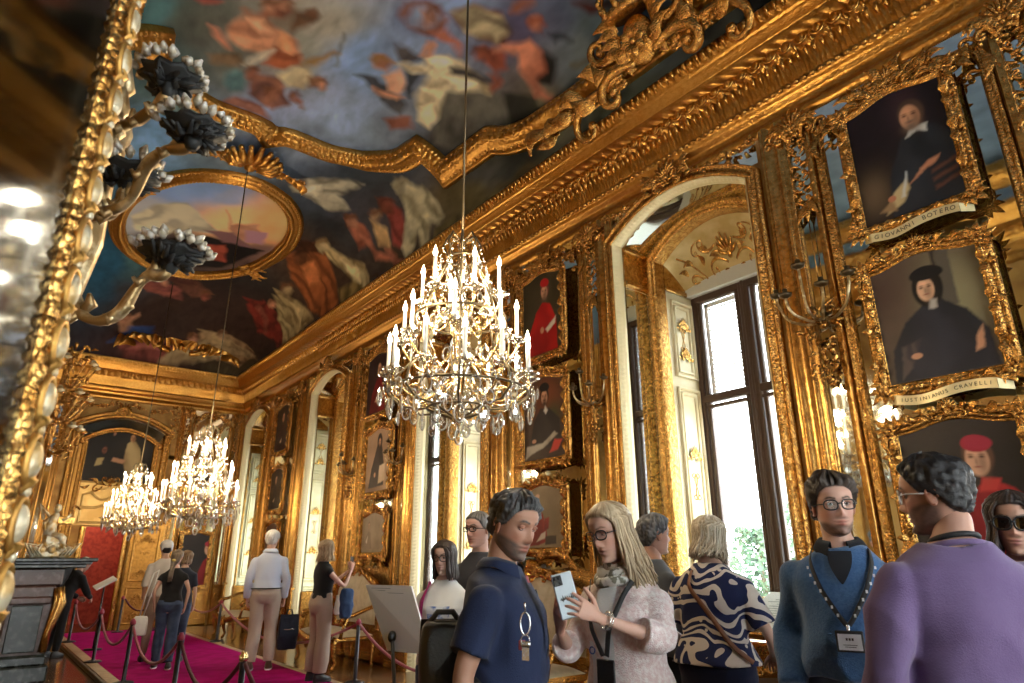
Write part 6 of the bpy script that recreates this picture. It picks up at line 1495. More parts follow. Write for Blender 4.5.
# ---------------------------------------------------------------- settees along the window wall
DAMASK = mat('cream_damask', (.62, .52, .36), .7, bump=.25, bscale=26, mix=(.50, .40, .25), mscale=9, sheen=.3)
def make_settee(label):
    root = empty('settee', (0, 0, 0), 0, label, 'settee', 'gilt settees under the portrait mirrors')
    W, D = 1.5, .62                                       # x across, -y to the front
    mb = MB()                                             # arched gilt back rail
    top = [(-.74, .50), (-.75, .95), (-.70, 1.08), (-.58, 1.13), (-.42, 1.19), (-.2, 1.29), (0, 1.33), (.2, 1.29), (.42, 1.19), (.58, 1.13), (.70, 1.08), (.75, .95), (.74, .50)]
    S = np.linspace(0, len(top) - 1, 60)
    P = np.stack([np.interp(S, np.arange(len(top)), np.array(top)[:, k]) for k in (0, 1)], 1)
    sweep2(mb, P[::-1], [(-.05, -.03), (-.05, .03), (-.03, .05), (0, .045, .006, .05), (.03, .055), (.045, .03), (.045, -.03)], .02)
    mb.build('back_frame', GOLD, root)
    mb = MB(); crest(mb, (0, 1.28), .5, .15, 5, rise=.04)
    for s in (-1, 1):
        for i in range(4): leaf(mb, (s * (.15 + .14 * i), 1.30 - .05 * i, .04), (0 if s > 0 else PI) - s * .3, .16, .07, .03, s)
    mb.build('crest', GOLDC, root)
    mb = MB()
    Xs = np.linspace(-.70, .70, 25)
    zt = np.interp(Xs, P[:, 0], P[:, 1]) if False else np.interp(Xs, [-.7, -.58, -.42, -.2, 0, .2, .42, .58, .7], [1.05, 1.10, 1.16, 1.26, 1.30, 1.26, 1.16, 1.10, 1.05])
    G = np.array([[(x, -.02 - .07 * math.sin(t * PI) ** .6 * (1 - (x / .72) ** 6), .56 + (z - .56) * t) for t in np.linspace(0, 1, 12)] for x, z in zip(Xs, zt)])
    mb.grid(G, flip=True); G2 = G.copy(); G2[:, :, 1] = .02; mb.grid(G2)
    mb.build('back_cushion', DAMASK, root)
    mb = MB()
    n = 14
    U = np.linspace(-1, 1, n * 2)
    G = np.array([[(x * .70, -.36 + y * .30, .50 - .07 * max(abs(x) ** 6, abs(y) ** 4)) for y in np.linspace(-1, 1, n)] for x in U])
    mb.grid(G); G2 = G.copy(); G2[:, :, 2] = .40; mb.grid(G2, flip=True)
    for e in (G[0], G[-1], G[:, 0], G[:, -1]):
        q = e.copy(); q[:, 2] = .40; mb.grid(np.stack([e, q]))
    mb.build('seat', DAMASK, root)
    mb = MB()
    sweep2(mb, [(-.73, .42), (-.5, .40), (-.3, .36), (0, .34), (.3, .36), (.5, .40), (.73, .42)], [(-.05, .66), (-.05, .70), (0, .71, .006, .05), (.05, .70), (.05, .66)], .02)
    mb.box((0, -.35, .40), (1.46, .62, .06), bevel=.015)
    shell(mb, (0, .34, .70), -PI / 2, .12, 7)
    for s in (-1, 1): scroll(mb, (s * .05, .36, .70), (0 if s > 0 else PI), .4, -s, .02, 1.1)
    mb.build('seat_rail', GOLDC, root)
    for x in (-.68, -.02, .68):
        for y in (-.62, -.06):
            mb = MB()
            f = -1 if y < -.3 else .3
            mb.tube([(x, y, .42), (x + .0, y + .04 * f, .34), (x, y + .03 * f, .22), (x, y - .01 * f, .10), (x, y + .03 * f, .03), (x, y + .05 * f, .018)], [.05, .05, .034, .024, .028, .02], 8)
            mb.build('leg', GOLDC, root)
    for s in (-1, 1):
        mb = MB()
        mb.tube([(s * .74, -.05, .84), (s * .77, -.2, .80), (s * .77, -.42, .72), (s * .76, -.56, .70), (s * .755, -.60, .66), (s * .745, -.56, .62)], [.03, .028, .03, .034, .03, .02], 8)
        mb.tube([(s * .76, -.5, .70), (s * .74, -.56, .55), (s * .72, -.58, .42)], [.028, .022, .03], 8)
        mb.build('arm', GOLDC, root)
    return root
st = make_settee('gilt settee in cream damask between the man in navy polo and the blonde woman')
for k, (y, l) in enumerate(((5.72, None), (10.15, 'gilt settee in cream damask behind the white information panel'), (14.8, 'gilt settee in cream damask beyond the man in white shirt'))):
    o = st if k == 0 else copy_tree(st)
    o.location = (XR - .22, y, 0); o.rotation_euler = (0, 0, RZ)
    if l: o['label'] = l
# display desk in the nearest window
def display_desk():
    root = empty('display_desk', (4.34, 2.78, .06), RZ, 'glass-topped display desk with white sheets in the nearest window', 'desk')
    mb = MB()
    Rm = Matrix.Rotation(math.radians(22), 3, 'X')
    for s in (-1, 1): mb.box((s * .30, -.12, 1.08), (.52, .5, .012), rot=Rm)
    mb.build('sheet', PAPER, root)
    mb = MB(); mb.box((0, -.12, 1.10), (1.2, .56, .01), rot=Rm); mb.build('glass_top', PANE, root)
    mb = MB()
    for k in range(12):
        for s in (-1, 1):
            y = -.30 + .03 * k
            mb.box((s * .30, y, 1.087 + (y + .12) * math.tan(math.radians(22)) + .001), (.4 - .08 * (k % 3), .006, .002), rot=Rm)
    mb.build('printed_lines', GREYT, root)
    mb = MB(); mb.box((0, -.12, 1.03), (1.2, .52, .05), bevel=.01, rot=Rm)
    mb.box((0, 0, .82), (1.15, .38, .12), bevel=.02)
    sweep2(mb, [(-.57, .78), (-.3, .74), (0, .70), (.3, .74), (.57, .78)], [(-.04, .18), (-.04, .21), (.04, .21), (.04, .18)], .03)
    crest(mb, (0, .72), .4, .12, 3, rise=.2)
    mb.build('frame', GOLDC, root)
    for x in (-.5, .5):
        for y in (-.14, .14):
            mb = MB(); mb.tube([(x, y, .80), (x * 1.03, y * 1.2, .6), (x * .98, y, .3), (x, y, .06), (x * 1.02, y * 1.2, .015)], [.05, .045, .03, .026, .02], 8); mb.build('leg', GOLDC, root)
display_desk()

# ---------------------------------------------------------------- chimney breast and chimneypiece on the left
MARB = mat('dark_green_marble', (.020, .024, .020), .25, bump=.05, mix=(.075, .082, .072), mscale=14, mixlo=.5, mixhi=.7)
MARR = mat('brown_red_marble', (.095, .046, .035), .3, bump=.05, mix=(.17, .10, .08), mscale=16, mixlo=.5, mixhi=.72)
SOOT = mat('fireback_iron', (.02, .02, .02), .6, .3)
mb = MB(); mb.box((-.08, 11.85, 2.6), (1.04, 1.3, 5.2), bevel=.01)
mb.build('wall_chimney_breast', GOLDW, kind='structure')
def chimneypiece():
    root = empty('chimneypiece', (0, 0, 0), 0, 'dark green and brown marble chimneypiece low on the left', 'fireplace')
    mb = MB()
    for z, h, x1, o in ((1.485, .05, 1.36, .0), (1.445, .04, 1.30, .03), (1.405, .05, 1.24, .06)):
        mb.box(((.43 + x1) / 2, 11.82, z), (x1 - .43, 1.75 - o * 2, h), bevel=.012)
    mb.build('mantel_shelf', MARB, root)
    mb = MB()
    mb.box((.72, 11.82, 1.27), (.58, 1.45, .22), bevel=.02)
    for y in (11.25, 12.39): mb.box((.70, y, .62), (.52, .30, 1.10), bevel=.03)
    mb.box((.70, 11.09, .98), (.46, .06, .10), bevel=.02)
    mb.build('surround', MARR, root)
    for y in (11.22, 12.42):
        mb = MB(); mb.box((.72, y, .10), (.62, .44, .20), bevel=.02); mb.box((.71, y, .26), (.58, .40, .14), bevel=.03); mb.build('plinth', MARB, root)
        y2 = y + (-.14 if y < 12 else .14)
        mb = MB(); mb.tube([(.98, y2, 1.14), (1.02, y2, .95), (.95, y2, .6), (.93, y2, .35)], [.06, .08, .045, .05], 8); mb.build('gilt_console', GOLD, root)
    mb = MB(); mb.box((.68, 11.09, .64), (.34, .04, .56), bevel=.01); mb.build('end_panel', MARB, root)
    mb = MB(); mb.box((.56, 11.82, .62), (.22, 1.0, 1.1)); mb.build('firebox', SOOT, root)
    return root
chimneypiece()
GILTW = mat('white_gilt', (.74, .72, .62), .4, .3, bump=.3, bscale=50, mix=(.55, .36, .12), mscale=14)
def mantel_clock():
    root = empty('mantel_clock', (.82, 11.35, 1.512), 0, 'gilt and white figural clock group on the dark mantel shelf', 'clock')
    mb = MB(); mb.box((0, 0, .05), (.46, .3, .10), bevel=.02)
    for i in range(12): 
        a = i * PI / 6; mb.ell((.22 * math.cos(a), .14 * math.sin(a), .10), (.05, .04, .05), 8, 6)
    for s in (-1, 1):
        for i in range(4): mb.tube([(s * (.1 + .04 * i), -.15, .03), (s * (.16 + .05 * i), -.19, .10 + .03 * i), (s * (.12 + .03 * i), -.17, .17)], [.012, .016, .01], 6)
    mb.build('base', GILTW, root)
    mb = MB(); mb.box((.02, 0, .22), (.26, .2, .16), bevel=.03)
    for i in range(9): mb.ell((-.12 + .03 * i, -.1, .16 + .015 * math.sin(i * 2)), (.03, .03, .03), 7, 5)
    mb.build('plinth_block', GILTW, root)
    mb = MB()
    mb.tube([(-.05, 0, .28), (-.06, 0, .42), (-.03, -.02, .54), (-.02, -.02, .60)], [.09, .075, .06, .03], 10); mb.ell((-.02, -.03, .66), (.045, .05, .06), 10, 8)
    mb.tube([(-.03, 0, .54), (.08, -.05, .50), (.15, -.06, .58)], [.03, .024, .016], 8); mb.tube([(-.06, 0, .54), (-.14, -.03, .46), (-.12, -.06, .36)], [.03, .024, .016], 8)
    mb.tube([(-.04, -.03, .30), (.08, -.1, .28), (.13, -.1, .16)], [.05, .045, .03], 8); mb.tube([(-.1, 0, .55), (-.2, .03, .68), (-.16, .02, .5)], [.02, .05, .02], 8)
    mb.build('figure', GILTW, root)
    mb = MB(); mb.box((.10, .0, .50), (.20, .12, .10), bevel=.01); mb.build('casket', GOLD, root)
mantel_clock()
def gilt_branch(mb, p, ang, L, lift, rad, seed):
    r = random.Random(seed)
    pts = []
    for t in np.linspace(0, 1, 14):
        q = L * t
        pts.append((p[0] + q * math.cos(ang), p[1] + q * math.sin(ang), p[2] + lift * t * t - .3 * L * math.sin(t * PI)))
    mb.tube(pts, np.linspace(rad, rad * .6, 14), 6)
    return pts[-1]
def girandole():
    root = empty('wall_candelabrum', (.50, 11.15, 0), 0, 'tall gilded branching candelabrum with flowers above the chimneypiece at left', 'candelabrum')
    mb = MB()
    mb.tube([(0, 0, 2.75), (.03, -.05, 3.2), (.0, -.04, 3.7), (.06, -.06, 4.2), (.04, -.05, 4.45)], [.03, .04, .035, .03, .015], 8)
    r = random.Random(9)
    for i in range(110):
        z = r.uniform(2.8, 4.45); a = r.uniform(-1.7, .4); q = r.uniform(.05, .34)
        p = np.array([q * math.cos(a), q * math.sin(a) - .03, z])
        d = np.array([r.uniform(-1, 1), r.uniform(-1, .4), r.uniform(-.6, 1)]) * .09
        mb.tube([p, p + d * .5 + [0, 0, .02], p + d], [.008, .022, .004], 5)
        if i % 4 == 0: mb.ell(p + d, (.03, .03, .026), 7, 5)
    mb.build('foliage_stem', GOLDC, root)
    for i in range(12):
        a = -1.6 + (i % 4) * .62; z = 2.95 + .48 * (i // 4)
        mb = MB(); e = gilt_branch(mb, (0, -.04, z), a, .36 + .05 * (i % 2), .26, .016, i)
        o = mb.build('branch', GOLDC, root)
        mb = MB(); mb.lathe([(.01, 0), (.05, .02), (.06, .04), (.03, .03), (.028, .08), (.02, .085)], e, 12, flute=.1, nf=6); mb.build('drip_pan', GILTW if i % 3 else GOLD, o)
girandole()

# ---------------------------------------------------------------- the tall mirror close on the left, and its sconce
mb = MB()
V = [(.02, 1.36), (.015, 2.4), (-.6, 2.4), (-.6, -.35), (-.62, -.22)]
n = len(V)
mb.add([(x, y, z) for z in (0, 5.2) for x, y in V], [tuple(range(n))[::-1], tuple(range(n, 2 * n))] + [(i, (i + 1) % n, n + (i + 1) % n, n + i) for i in range(n)], smooth=False)
mb.build('wall_pier', GOLDW, kind='structure')
def near_mirror():
    root = empty('tall_mirror', (.030, 1.30, 0), math.atan2(.925, .38), 'tall gilt-framed mirror close by the viewer at the left edge', 'mirror')
    MB().box((-.64, .0, 2.1), (1.18, .015, 3.4)).build('mirror_glass', DIMMIRROR, root)
    mb = MB()
    x0 = -.115
    path = [(0, .38), (0, 3.86), (-1.25, 3.86), (-1.25, .38)]
    sweep2(mb, path, [(.0, -.01), (-.002, .012), (.008, .018), (.036, .020), (.040, .016, .003, .022), (.045, .022), (.052, .014, .006, .03), (.058, .022, .005, .03, .5), (.064, .012), (.068, .0)], .008, closed=True)
    mb.build('frame', GOLDC, root)
    mb = MB()
    z = .45
    while z < 3.82:                                        # eggs between curled leaves
        mb.ell((-.022, -.024, z), (.0165, .013, .030), 12, 8)
        mb.tube([(-.022 + .0215 * math.cos(t), -.022, z + .038 * math.sin(t)) for t in np.linspace(-2.7, 2.7, 14) + PI], [.004] + [.0068] * 12 + [.004], 6, mi=1)  # darker gold cup, the shade of the recess put into the colour
        for s in (-1, 1): leaf(mb, (-.022 + s * .008, z + .044, .018), PI / 2 + s * .8, .034, .018, .010, -s, mi=1)
        mb.ell((-.022, -.024, z + .048), (.008, .008, .010), 7, 5)
        z += .096
    mb.build('egg_moulding', [BONE, GOLDD], root)
near_mirror()
ANTQ = mat('antique_brass', (.30, .20, .09), .4, .8, bump=.3, bscale=60, mix=(.72, .62, .40), mscale=18, mixlo=.5, mixhi=.62)
GLASSP = mat('frosted_crystal_petals', (.62, .58, .52), .22, .2, mix=(.36, .30, .20), mscale=60)
def near_sconce():
    root = empty('wall_sconce', (.045, 2.04, 2.20), 0, 'curling brass wall sconce with petalled glass pans beside the near mirror', 'sconce')
    O = np.array([.03, 1.36, 1.95])
    mb = MB(); mb.lathe([(.0, -.22), (.03, -.18), (.05, -.05), (.045, .1), (.06, .2), (.03, .32), (.0, .36)], (.0, .0, .12), 12, sy=.6)
    for i in range(6): mb.tube([(0, -.02, .1 + .05 * i), (.03, -.05, .14 + .05 * i), (.02, -.06, .2 + .05 * i)], [.01, .016, .006], 6)
    mb.build('back_stem', ANTQ, root)
    for k, (p, mid) in enumerate((((.112, 1.13, 2.262), [(.07, 1.27, 2.235), (.085, 1.20, 2.215), (.105, 1.145, 2.225)]),
                                  ((.156, 1.075, 2.142), [(.06, 1.29, 2.05), (.10, 1.23, 2.06), (.105, 1.19, 2.12), (.125, 1.14, 2.135), (.145, 1.10, 2.12)]),
                                  ((.088, 1.255, 2.122), [(.05, 1.31, 2.05), (.075, 1.28, 2.05), (.086, 1.26, 2.08)]),
                                  ((.172, 1.19, 1.958), [(.05, 1.30, 1.895), (.062, 1.275, 1.850), (.09, 1.262, 1.838), (.12, 1.24, 1.855), (.13, 1.225, 1.90), (.145, 1.21, 1.93), (.165, 1.195, 1.92)]))):
        pts = np.array([(.03, 1.36, mid[0][2] + .03)] + mid + [(p[0], p[1], p[2] - .02)]) - O
        S = np.linspace(0, len(pts) - 1, 30)
        P = np.stack([np.interp(S, np.arange(len(pts)), pts[:, j]) for j in range(3)], 1)
        for _ in range(3): P[1:-1] = (P[:-2] + P[1:-1] * 2 + P[2:]) / 4
        mb = MB(); mb.tube(P, .0075 + .004 * np.abs(np.sin(np.linspace(0, 3 * PI, 30))), 8)
        for i in (7, 14, 21):
            q = P[i]; mb.tube([q, q + [.012, -.01, .016], q + [.006, -.02, .03]], [.008, .011, .003], 6); mb.tube([q, q + [-.012, .004, -.014], q + [-.02, .0, -.004]], [.008, .009, .003], 6)
        arm = mb.build('arm', ANTQ, root)
        q = np.array(p) - O
        mb = MB(); mb.lathe([(.008, -.03), (.014, -.015), (.012, -.005), (.046, .004), (.050, .012), (.02, .012), (.012, .03), (.0, .03)], q, 18, flute=.12, nf=9)
        rr = random.Random(k)
        for i in range(46):
            a = rr.uniform(0, 2 * PI); l = rr.uniform(.025, .056)
            mb.tube([q + [.010 * math.cos(a), .010 * math.sin(a), .0], q + [l * .6 * math.cos(a), l * .6 * math.sin(a), rr.uniform(-.018, .004)], q + [l * math.cos(a + .2), l * math.sin(a + .2), rr.uniform(-.014, .014)]], [.004, .0065, .0025], 5)
        mb.build('drip_pan', SOOT, arm)
        mb = MB()
        for i in range(30):
            a = i * 2 * PI / 15 + rr.uniform(-.1, .1); l = (.050 if i < 15 else .040) + rr.uniform(-.004, .005)
            c = q + np.array([l * math.cos(a), l * math.sin(a), .012 + (.014 if i >= 15 else 0)])
            w = np.array([math.cos(a), math.sin(a), .9]) * rr.uniform(.010, .018)
            mb.tube([c, c + w * .5, c + w], [.004, .0085, .002], 6)
        mb.build('glass_petals', GLASSP, arm)
    return root
near_sconce().scale = (1.5, 1.5, 1.5)
# gilded sconces hung on the mirrored pilasters
def make_wall_sconce(label):
    root = empty('wall_sconce', (0, 0, 0), 0, label, 'sconce', 'gilded sconces on the pilasters')
    mb = MB()
    mb.tube([(0, -.03, 1.2), (0, -.03, .45)], .005, 6)
    r = random.Random(5)
    for i in range(46):
        t = r.random()
        z = .42 - .75 * t; w = .13 * math.sin(min(1, (1 - t) * 1.3) * PI * .62) + .015
        x = r.uniform(-w, w); y = -.04 - r.uniform(0, .1)
        if i % 3 == 0: mb.ell((x, y, z), (.026, .026, .026), 7, 5)
        else: mb.tube([(x, y, z), (x * 1.2 + r.uniform(-.03, .03), y - .03, z + r.uniform(-.03, .06)), (x * 1.5 + r.uniform(-.04, .04), y - .02, z + r.uniform(-.06, .1))], [.012, .022, .004], 5)
    mb.build('foliage', GOLDC, root)
    for i, (dx, dy, z) in enumerate(((-.30, -.18, .50), (.30, -.18, .50), (-.15, -.32, .42), (.15, -.32, .42), (0, -.34, .62))):
        pts = [(0, -.06, .25), (dx * .3, dy * .5, .2), (dx * .8, dy * .9, .26), (dx, dy, z - .08), (dx, dy, z)]
        P = np.array(pts); S = np.linspace(0, 4, 18); P = np.stack([np.interp(S, range(5), P[:, j]) for j in range(3)], 1)
        for _ in range(2): P[1:-1] = (P[:-2] + P[1:-1] * 2 + P[2:]) / 4
        mb = MB(); mb.tube(P, .011, 6)
        o = mb.build('arm', ANTQ, root)
        mb = MB(); mb.lathe([(.01, -.02), (.045, .0), (.055, .02), (.02, .012), (.02, .06), (.012, .065)], (dx, dy, z), 12, flute=.1, nf=6); mb.build('drip_pan', PEWTER, o)
    return root
ws = make_wall_sconce('gilded flower sconce hanging between the nearest window and the portraits')
SC = [(2.33, 3.05, None), (4.94, 2.9, 'gilded sconce right of the cardinals beside the nearest window frame'), (9.30, 2.75, 'gilded sconce right of the hooded monk portrait'), (11.06, 2.75, 'gilded sconce left of the hooded monk portrait')]
for k, (y, z, l) in enumerate(SC):
    o = ws if k == 0 else copy_tree(ws)
    o.location = (XR - .02, y, z); o.rotation_euler = (0, 0, RZ)
    if k: o.scale = (.8, .8, .8); o['label'] = l
# ---------------------------------------------------------------- people
def smooth_union(mb, voxel, it=5, wrinkle=0.0, wscale=7.0, seed=0, stretch=(1, 1, 1)):
    """one continuous surface grown over overlapping solids"""
    me = mb.mesh('union')
    o = bpy.data.objects.new('union', me); COL.objects.link(o)
    m = o.modifiers.new('r', 'REMESH'); m.mode = 'VOXEL'; m.voxel_size = voxel; m.adaptivity = 0
    if it:
        s = o.modifiers.new('s', 'SMOOTH'); s.factor = .5; s.iterations = it
    bpy.context.view_layer.update()
    ev = o.evaluated_get(bpy.context.evaluated_depsgraph_get())
    em = ev.to_mesh()
    n = len(em.vertices)
    V = np.empty(n * 3, np.float32); em.vertices.foreach_get('co', V); V = V.reshape(-1, 3).astype(float)
    N = np.empty(n * 3, np.float32); em.vertices.foreach_get('normal', N); N = N.reshape(-1, 3).astype(float)
    F = [tuple(p.vertices) for p in em.polygons]
    ev.to_mesh_clear()
    bpy.data.objects.remove(o); bpy.data.meshes.remove(me)
    if wrinkle:
        d = np.array([mnoise.noise(Vector((v[0] * wscale * stretch[0] + seed, v[1] * wscale * stretch[1], v[2] * wscale * stretch[2]))) for v in V])
        d2 = np.array([mnoise.noise(Vector((v[0] * wscale * 2.3 * stretch[0] + seed + 9, v[1] * wscale * 2.3 * stretch[1], v[2] * wscale * 1.6 * stretch[2]))) for v in V])
        V = V + N * ((-np.abs(d) * 1.4 + .25 + .35 * d2) * wrinkle)[:, None]
    return V, F

def loft(mb, rings, n=28, caps=True, mi=0, bend=None, pw=2.3):
    """elliptic rings (z, half width, half depth, y centre[, x centre]) joined into a closed body"""
    a = np.arange(n) * 2 * PI / n
    ca, sa = np.cos(a), np.sin(a)
    ex = np.sign(ca) * np.abs(ca) ** (2 / pw); ey = np.sign(sa) * np.abs(sa) ** (2 / pw)
    V = []
    for r in rings:
        x0 = r[4] if len(r) > 4 else 0
        V.append(np.stack([x0 + r[1] * ex, r[3] + r[2] * ey, np.full(n, r[0])], 1))
    V = np.concatenate(V)
    if bend: V = bend(V)
    F = []
    for i in range(len(rings) - 1):
        for j in range(n):
            j2 = (j + 1) % n
            F.append((i * n + j, i * n + j2, (i + 1) * n + j2, (i + 1) * n + j))
    if caps:
        F.append(tuple(range(n))[::-1]); F.append(tuple((len(rings) - 1) * n + j for j in range(n)))
    mb.add(V, F, mi)

HZ = np.array([-.118, -.112, -.104, -.085, -.06, -.03, 0, .03, .055, .08, .1, .112, .118])
HW = np.array([.0, .022, .038, .051, .060, .066, .070, .0735, .0745, .067, .050, .028, .0])
HF = np.array([.02, .066, .078, .079, .083, .085, .084, .091, .089, .075, .051, .028, .0])
HB = np.array([.0, .02, .035, .056, .069, .083, .094, .101, .102, .088, .062, .034, .0])
def head_grid(nz=66, nl=76, fem=0.0):
    t = np.linspace(-1, 1, nz)
    Z = .118 * np.sin(t * PI / 2) * .35 + .118 * t * .65
    u = np.linspace(-PI, PI, nl, endpoint=False)
    th = u - .5 * np.sin(u)
    TH, ZZ = np.meshgrid(th, Z, indexing='xy')
    w = np.interp(ZZ, HZ, HW); f = np.interp(ZZ, HZ, HF); b = np.interp(ZZ, HZ, HB)
    w = w * (1 - .04 * fem - .05 * fem * np.clip(-ZZ / .1, 0, 1))
    X = w * np.sin(TH); c = np.cos(TH)
    Y = np.where(c > 0, f * np.abs(c) ** .85, -b * np.abs(c) ** .95)
    return TH, ZZ, X, Y
def make_head(skin, lid=0.0, brow=(.05, .03, .02), beard=None, fem=0.0, hair=(.05, .03, .02), hairline=.072, lips=None, eye=(.06, .035, .02), seed=1, bald=False, beardz=-.035, smile=0.0):
    """head facing +y, centred at mid height, as (V, F, colours)"""
    TH, Z, X, Y = head_grid(fem=fem)
    fr = np.clip(np.cos(TH), 0, 1) > .05
    ax = np.abs(X)
    g = lambda q, s: np.exp(-(q / s) ** 2)
    namp = np.interp(Z, [-.046, -.040, -.030, -.022, -.008, .010, .024], [0, .012, .024, .024, .014, .006, 0]) * (1 - .15 * fem)
    nsig = np.interp(Z, [-.046, -.032, -.010, .02], [.015, .0135, .0085, .007])
    d = namp * g(X, nsig) + .004 * g(ax - .013, .006) * g(Z + .034, .007)
    d -= .0105 * g(ax - .031, .017) * g(Z - .010, .011)
    d += (.0045 - .003 * fem) * g(ax - .028, .02) * g(Z - .030, .007)
    d += .006 * g(X, .021) * g(Z + .0555, .0048) + .007 * g(X, .018) * g(Z + .0685, .0058) - .004 * g(X, .024) * g(Z + .062, .0028)
    d += .010 * g(X, .02) * g(Z + .101, .014) + .004 * g(ax - .045, .018) * g(Z + .018, .018)
    d -= .004 * g(X, .02) * g(Z + .083, .008)
    Y = Y + np.where(fr, d, 0)
    nz, nl = Z.shape
    V = np.stack([X, Y, Z], -1)
    sk = np.array(skin)
    C = np.empty(V.shape); C[:] = sk
    def tint(m, col):
        nonlocal C
        m = np.clip(np.where(fr, m, 0), 0, 1)[..., None]
        C = C * (1 - m) + np.asarray(col) * m
    tint(.45 * g(ax - .045, .02) * g(Z + .03, .022) + .35 * g(X, .014) * g(Z + .028, .016), sk * [1.05, .72, .66])
    tint(.55 * g(ax - .031, .018) * g(Z - .008, .012), sk * [.72, .6, .56])
    lp = np.array(lips if lips is not None else sk * [.78, .40, .38])
    if beard is not None:
        nz_ = fbm(X * 120 + 7, Z * 120 + Y * 90, 2, seed)
        edge = beardz + .02 * np.clip((ax - .03) / .04, 0, 1.6)
        m = np.clip((edge - Z) / .012, 0, 1) * (1 - .85 * g(X, .019) * g(Z + .0625, .008)) * np.clip(np.cos(TH) + .35, 0, .3) / .3
        m = np.maximum(m, .9 * g(X, .026) * g(Z + .046, .006))
        m = np.clip(m * (.66 + .4 * nz_), 0, 1)[..., None] * .9
        C = C * (1 - m) + np.asarray(beard) * m
    tint(.95 * g(X, .021) ** 1.5 * (g(Z + .0565, .0045) + g(Z + .068, .0052)), lp)
    tint(.95 * g(X, .024) * g(Z + .062 - smile * (X / .024) ** 2 * .004, .0018), sk * [.3, .16, .15])
    bz = .0305 + .005 * g(ax - .034, .012) - .004 * np.clip((ax - .04) / .02, 0, 1)
    tint(.95 * np.clip((g(Z - bz, .0042 - .0012 * fem) * np.clip((ax - .009) / .006, 0, 1) * np.clip((.052 - ax) / .008, 0, 1)) * 1.3, 0, 1), brow)
    if not bald:
        hm = np.clip((Z - hair_edge(TH, hairline)) / .006, 0, 1)[..., None]
        C = C * (1 - hm) + np.asarray(hair) * .8 * hm
    idx = np.arange(nz * nl).reshape(nz, nl)
    F = []
    for i in range(nz - 1):
        for j in range(nl):
            j2 = (j + 1) % nl
            F.append((idx[i, j], idx[i, j2], idx[i + 1, j2], idx[i + 1, j]))
    mb = MB(); mb.add(V.reshape(-1, 3), F, 0, C.reshape(-1, 3))
    for s in (-1, 1):
        # eyeball with iris, lids
        n, m = 14, 12
        e = MB(); e.ell((0, 0, 0), (.0118,) * 3, n, m)
        ev = e.V[0]
        rr = np.hypot(ev[:, 0], ev[:, 2])
        ec = np.where((rr < .0052)[:, None] & (ev[:, 1] > 0)[:, None], np.array(eye), np.array([.45, .42, .40]))
        # turn the pole of the ball forward so the iris is round
        mb.add(ev + [s * .031, .0685, .0095], e.F, 0, ec)
        t = np.linspace(0, PI, 9)
        mb.tube([(s * .031 + .0145 * math.cos(q), .0775 - .003 * abs(math.cos(q)) ** 2, .0095 + .0065 * math.sin(q)) for q in t], .0024, 5, col=sk * [.42, .32, .3])
        mb.tube([(s * .031 + .0145 * math.cos(q), .0785 - .003 * abs(math.cos(q)) ** 2, .0125 + .0065 * math.sin(q)) for q in t], .0034, 6, col=sk * [.9, .8, .77])
        if lid: mb.ell((s * .031, .0692, .0118 - .0 * lid), (.0130, .0128, .0098), 12, 8, col=sk * [.82, .70, .66])
        mb.tube([(s * .031 + .0135 * math.cos(q), .0765 - .003 * abs(math.cos(q)) ** 2, .0085 - .0058 * math.sin(q)) for q in t], .0020, 5, col=sk * [.78, .62, .58])
        # ear
        R_ = Matrix.Rotation(s * math.radians(-24), 3, 'Z')
        mb.ell((s * .0735, -.008, -.006), (.007, .017, .029), 10, 8, rot=np.array(R_), col=sk * [1, .86, .82])
        mb.tube([(s * (.079 + .003 * math.sin(q)), -.010 + .015 * math.cos(q), -.003 + .027 * math.sin(q)) for q in np.linspace(-1.9, 3.4, 14)], .0042, 6, col=sk * [1, .84, .8])
    return mb
def hair_edge(TH, hl=.072, nape=-.075, side=.008):
    a = np.abs(TH)
    return np.interp(a, [0, .55, .95, 1.15, 1.35, 1.75, 2.1, 2.6, PI], [hl, hl - .004, hl - .02, .03, .005, side - .02, -.045, nape, nape])
def hair_cap(hl=.072, thick=.014, nape=-.075, seed=0, fem=0, side=.008, rough=.5, top=1.0, part=None, freq=55.0):
    TH, Z, X, Y = head_grid(70, 110, fem)
    m = np.clip((Z - hair_edge(TH, hl, nape, side)) / .012, 0, 1)
    n1 = fbm(TH * freq * .16 + Z * 30, Z * freq * .5, 3, seed)
    n2 = vnoise(TH * freq * .35 + Z * 60, Z * 22, seed + 3)
    t = thick * (1 + (top - 1) * np.clip((Z - .02) / .06, 0, 1)) * (.75 + rough * (n1 - .5) * 1.6 + rough * .6 * (n2 - .5))
    off = m * t - (1 - m) * .010
    nrm = np.stack([X / .0055, Y / .0085, np.clip(Z, -.02, .2) / .0110], -1)
    nrm /= np.linalg.norm(nrm, axis=-1)[..., None] + 1e-9
    V = np.stack([X, Y, Z], -1) + nrm * off[..., None]
    nz, nl = Z.shape
    idx = np.arange(nz * nl).reshape(nz, nl)
    F = []
    for i in range(nz - 1):
        for j in range(nl):
            j2 = (j + 1) % nl
            if m[i:i + 2, j].max() > 0 or m[i:i + 2, j2].max() > 0:
                F.append((idx[i, j], idx[i, j2], idx[i + 1, j2], idx[i + 1, j]))
    return V.reshape(-1, 3), F, (.7 + .6 * n2).reshape(-1)
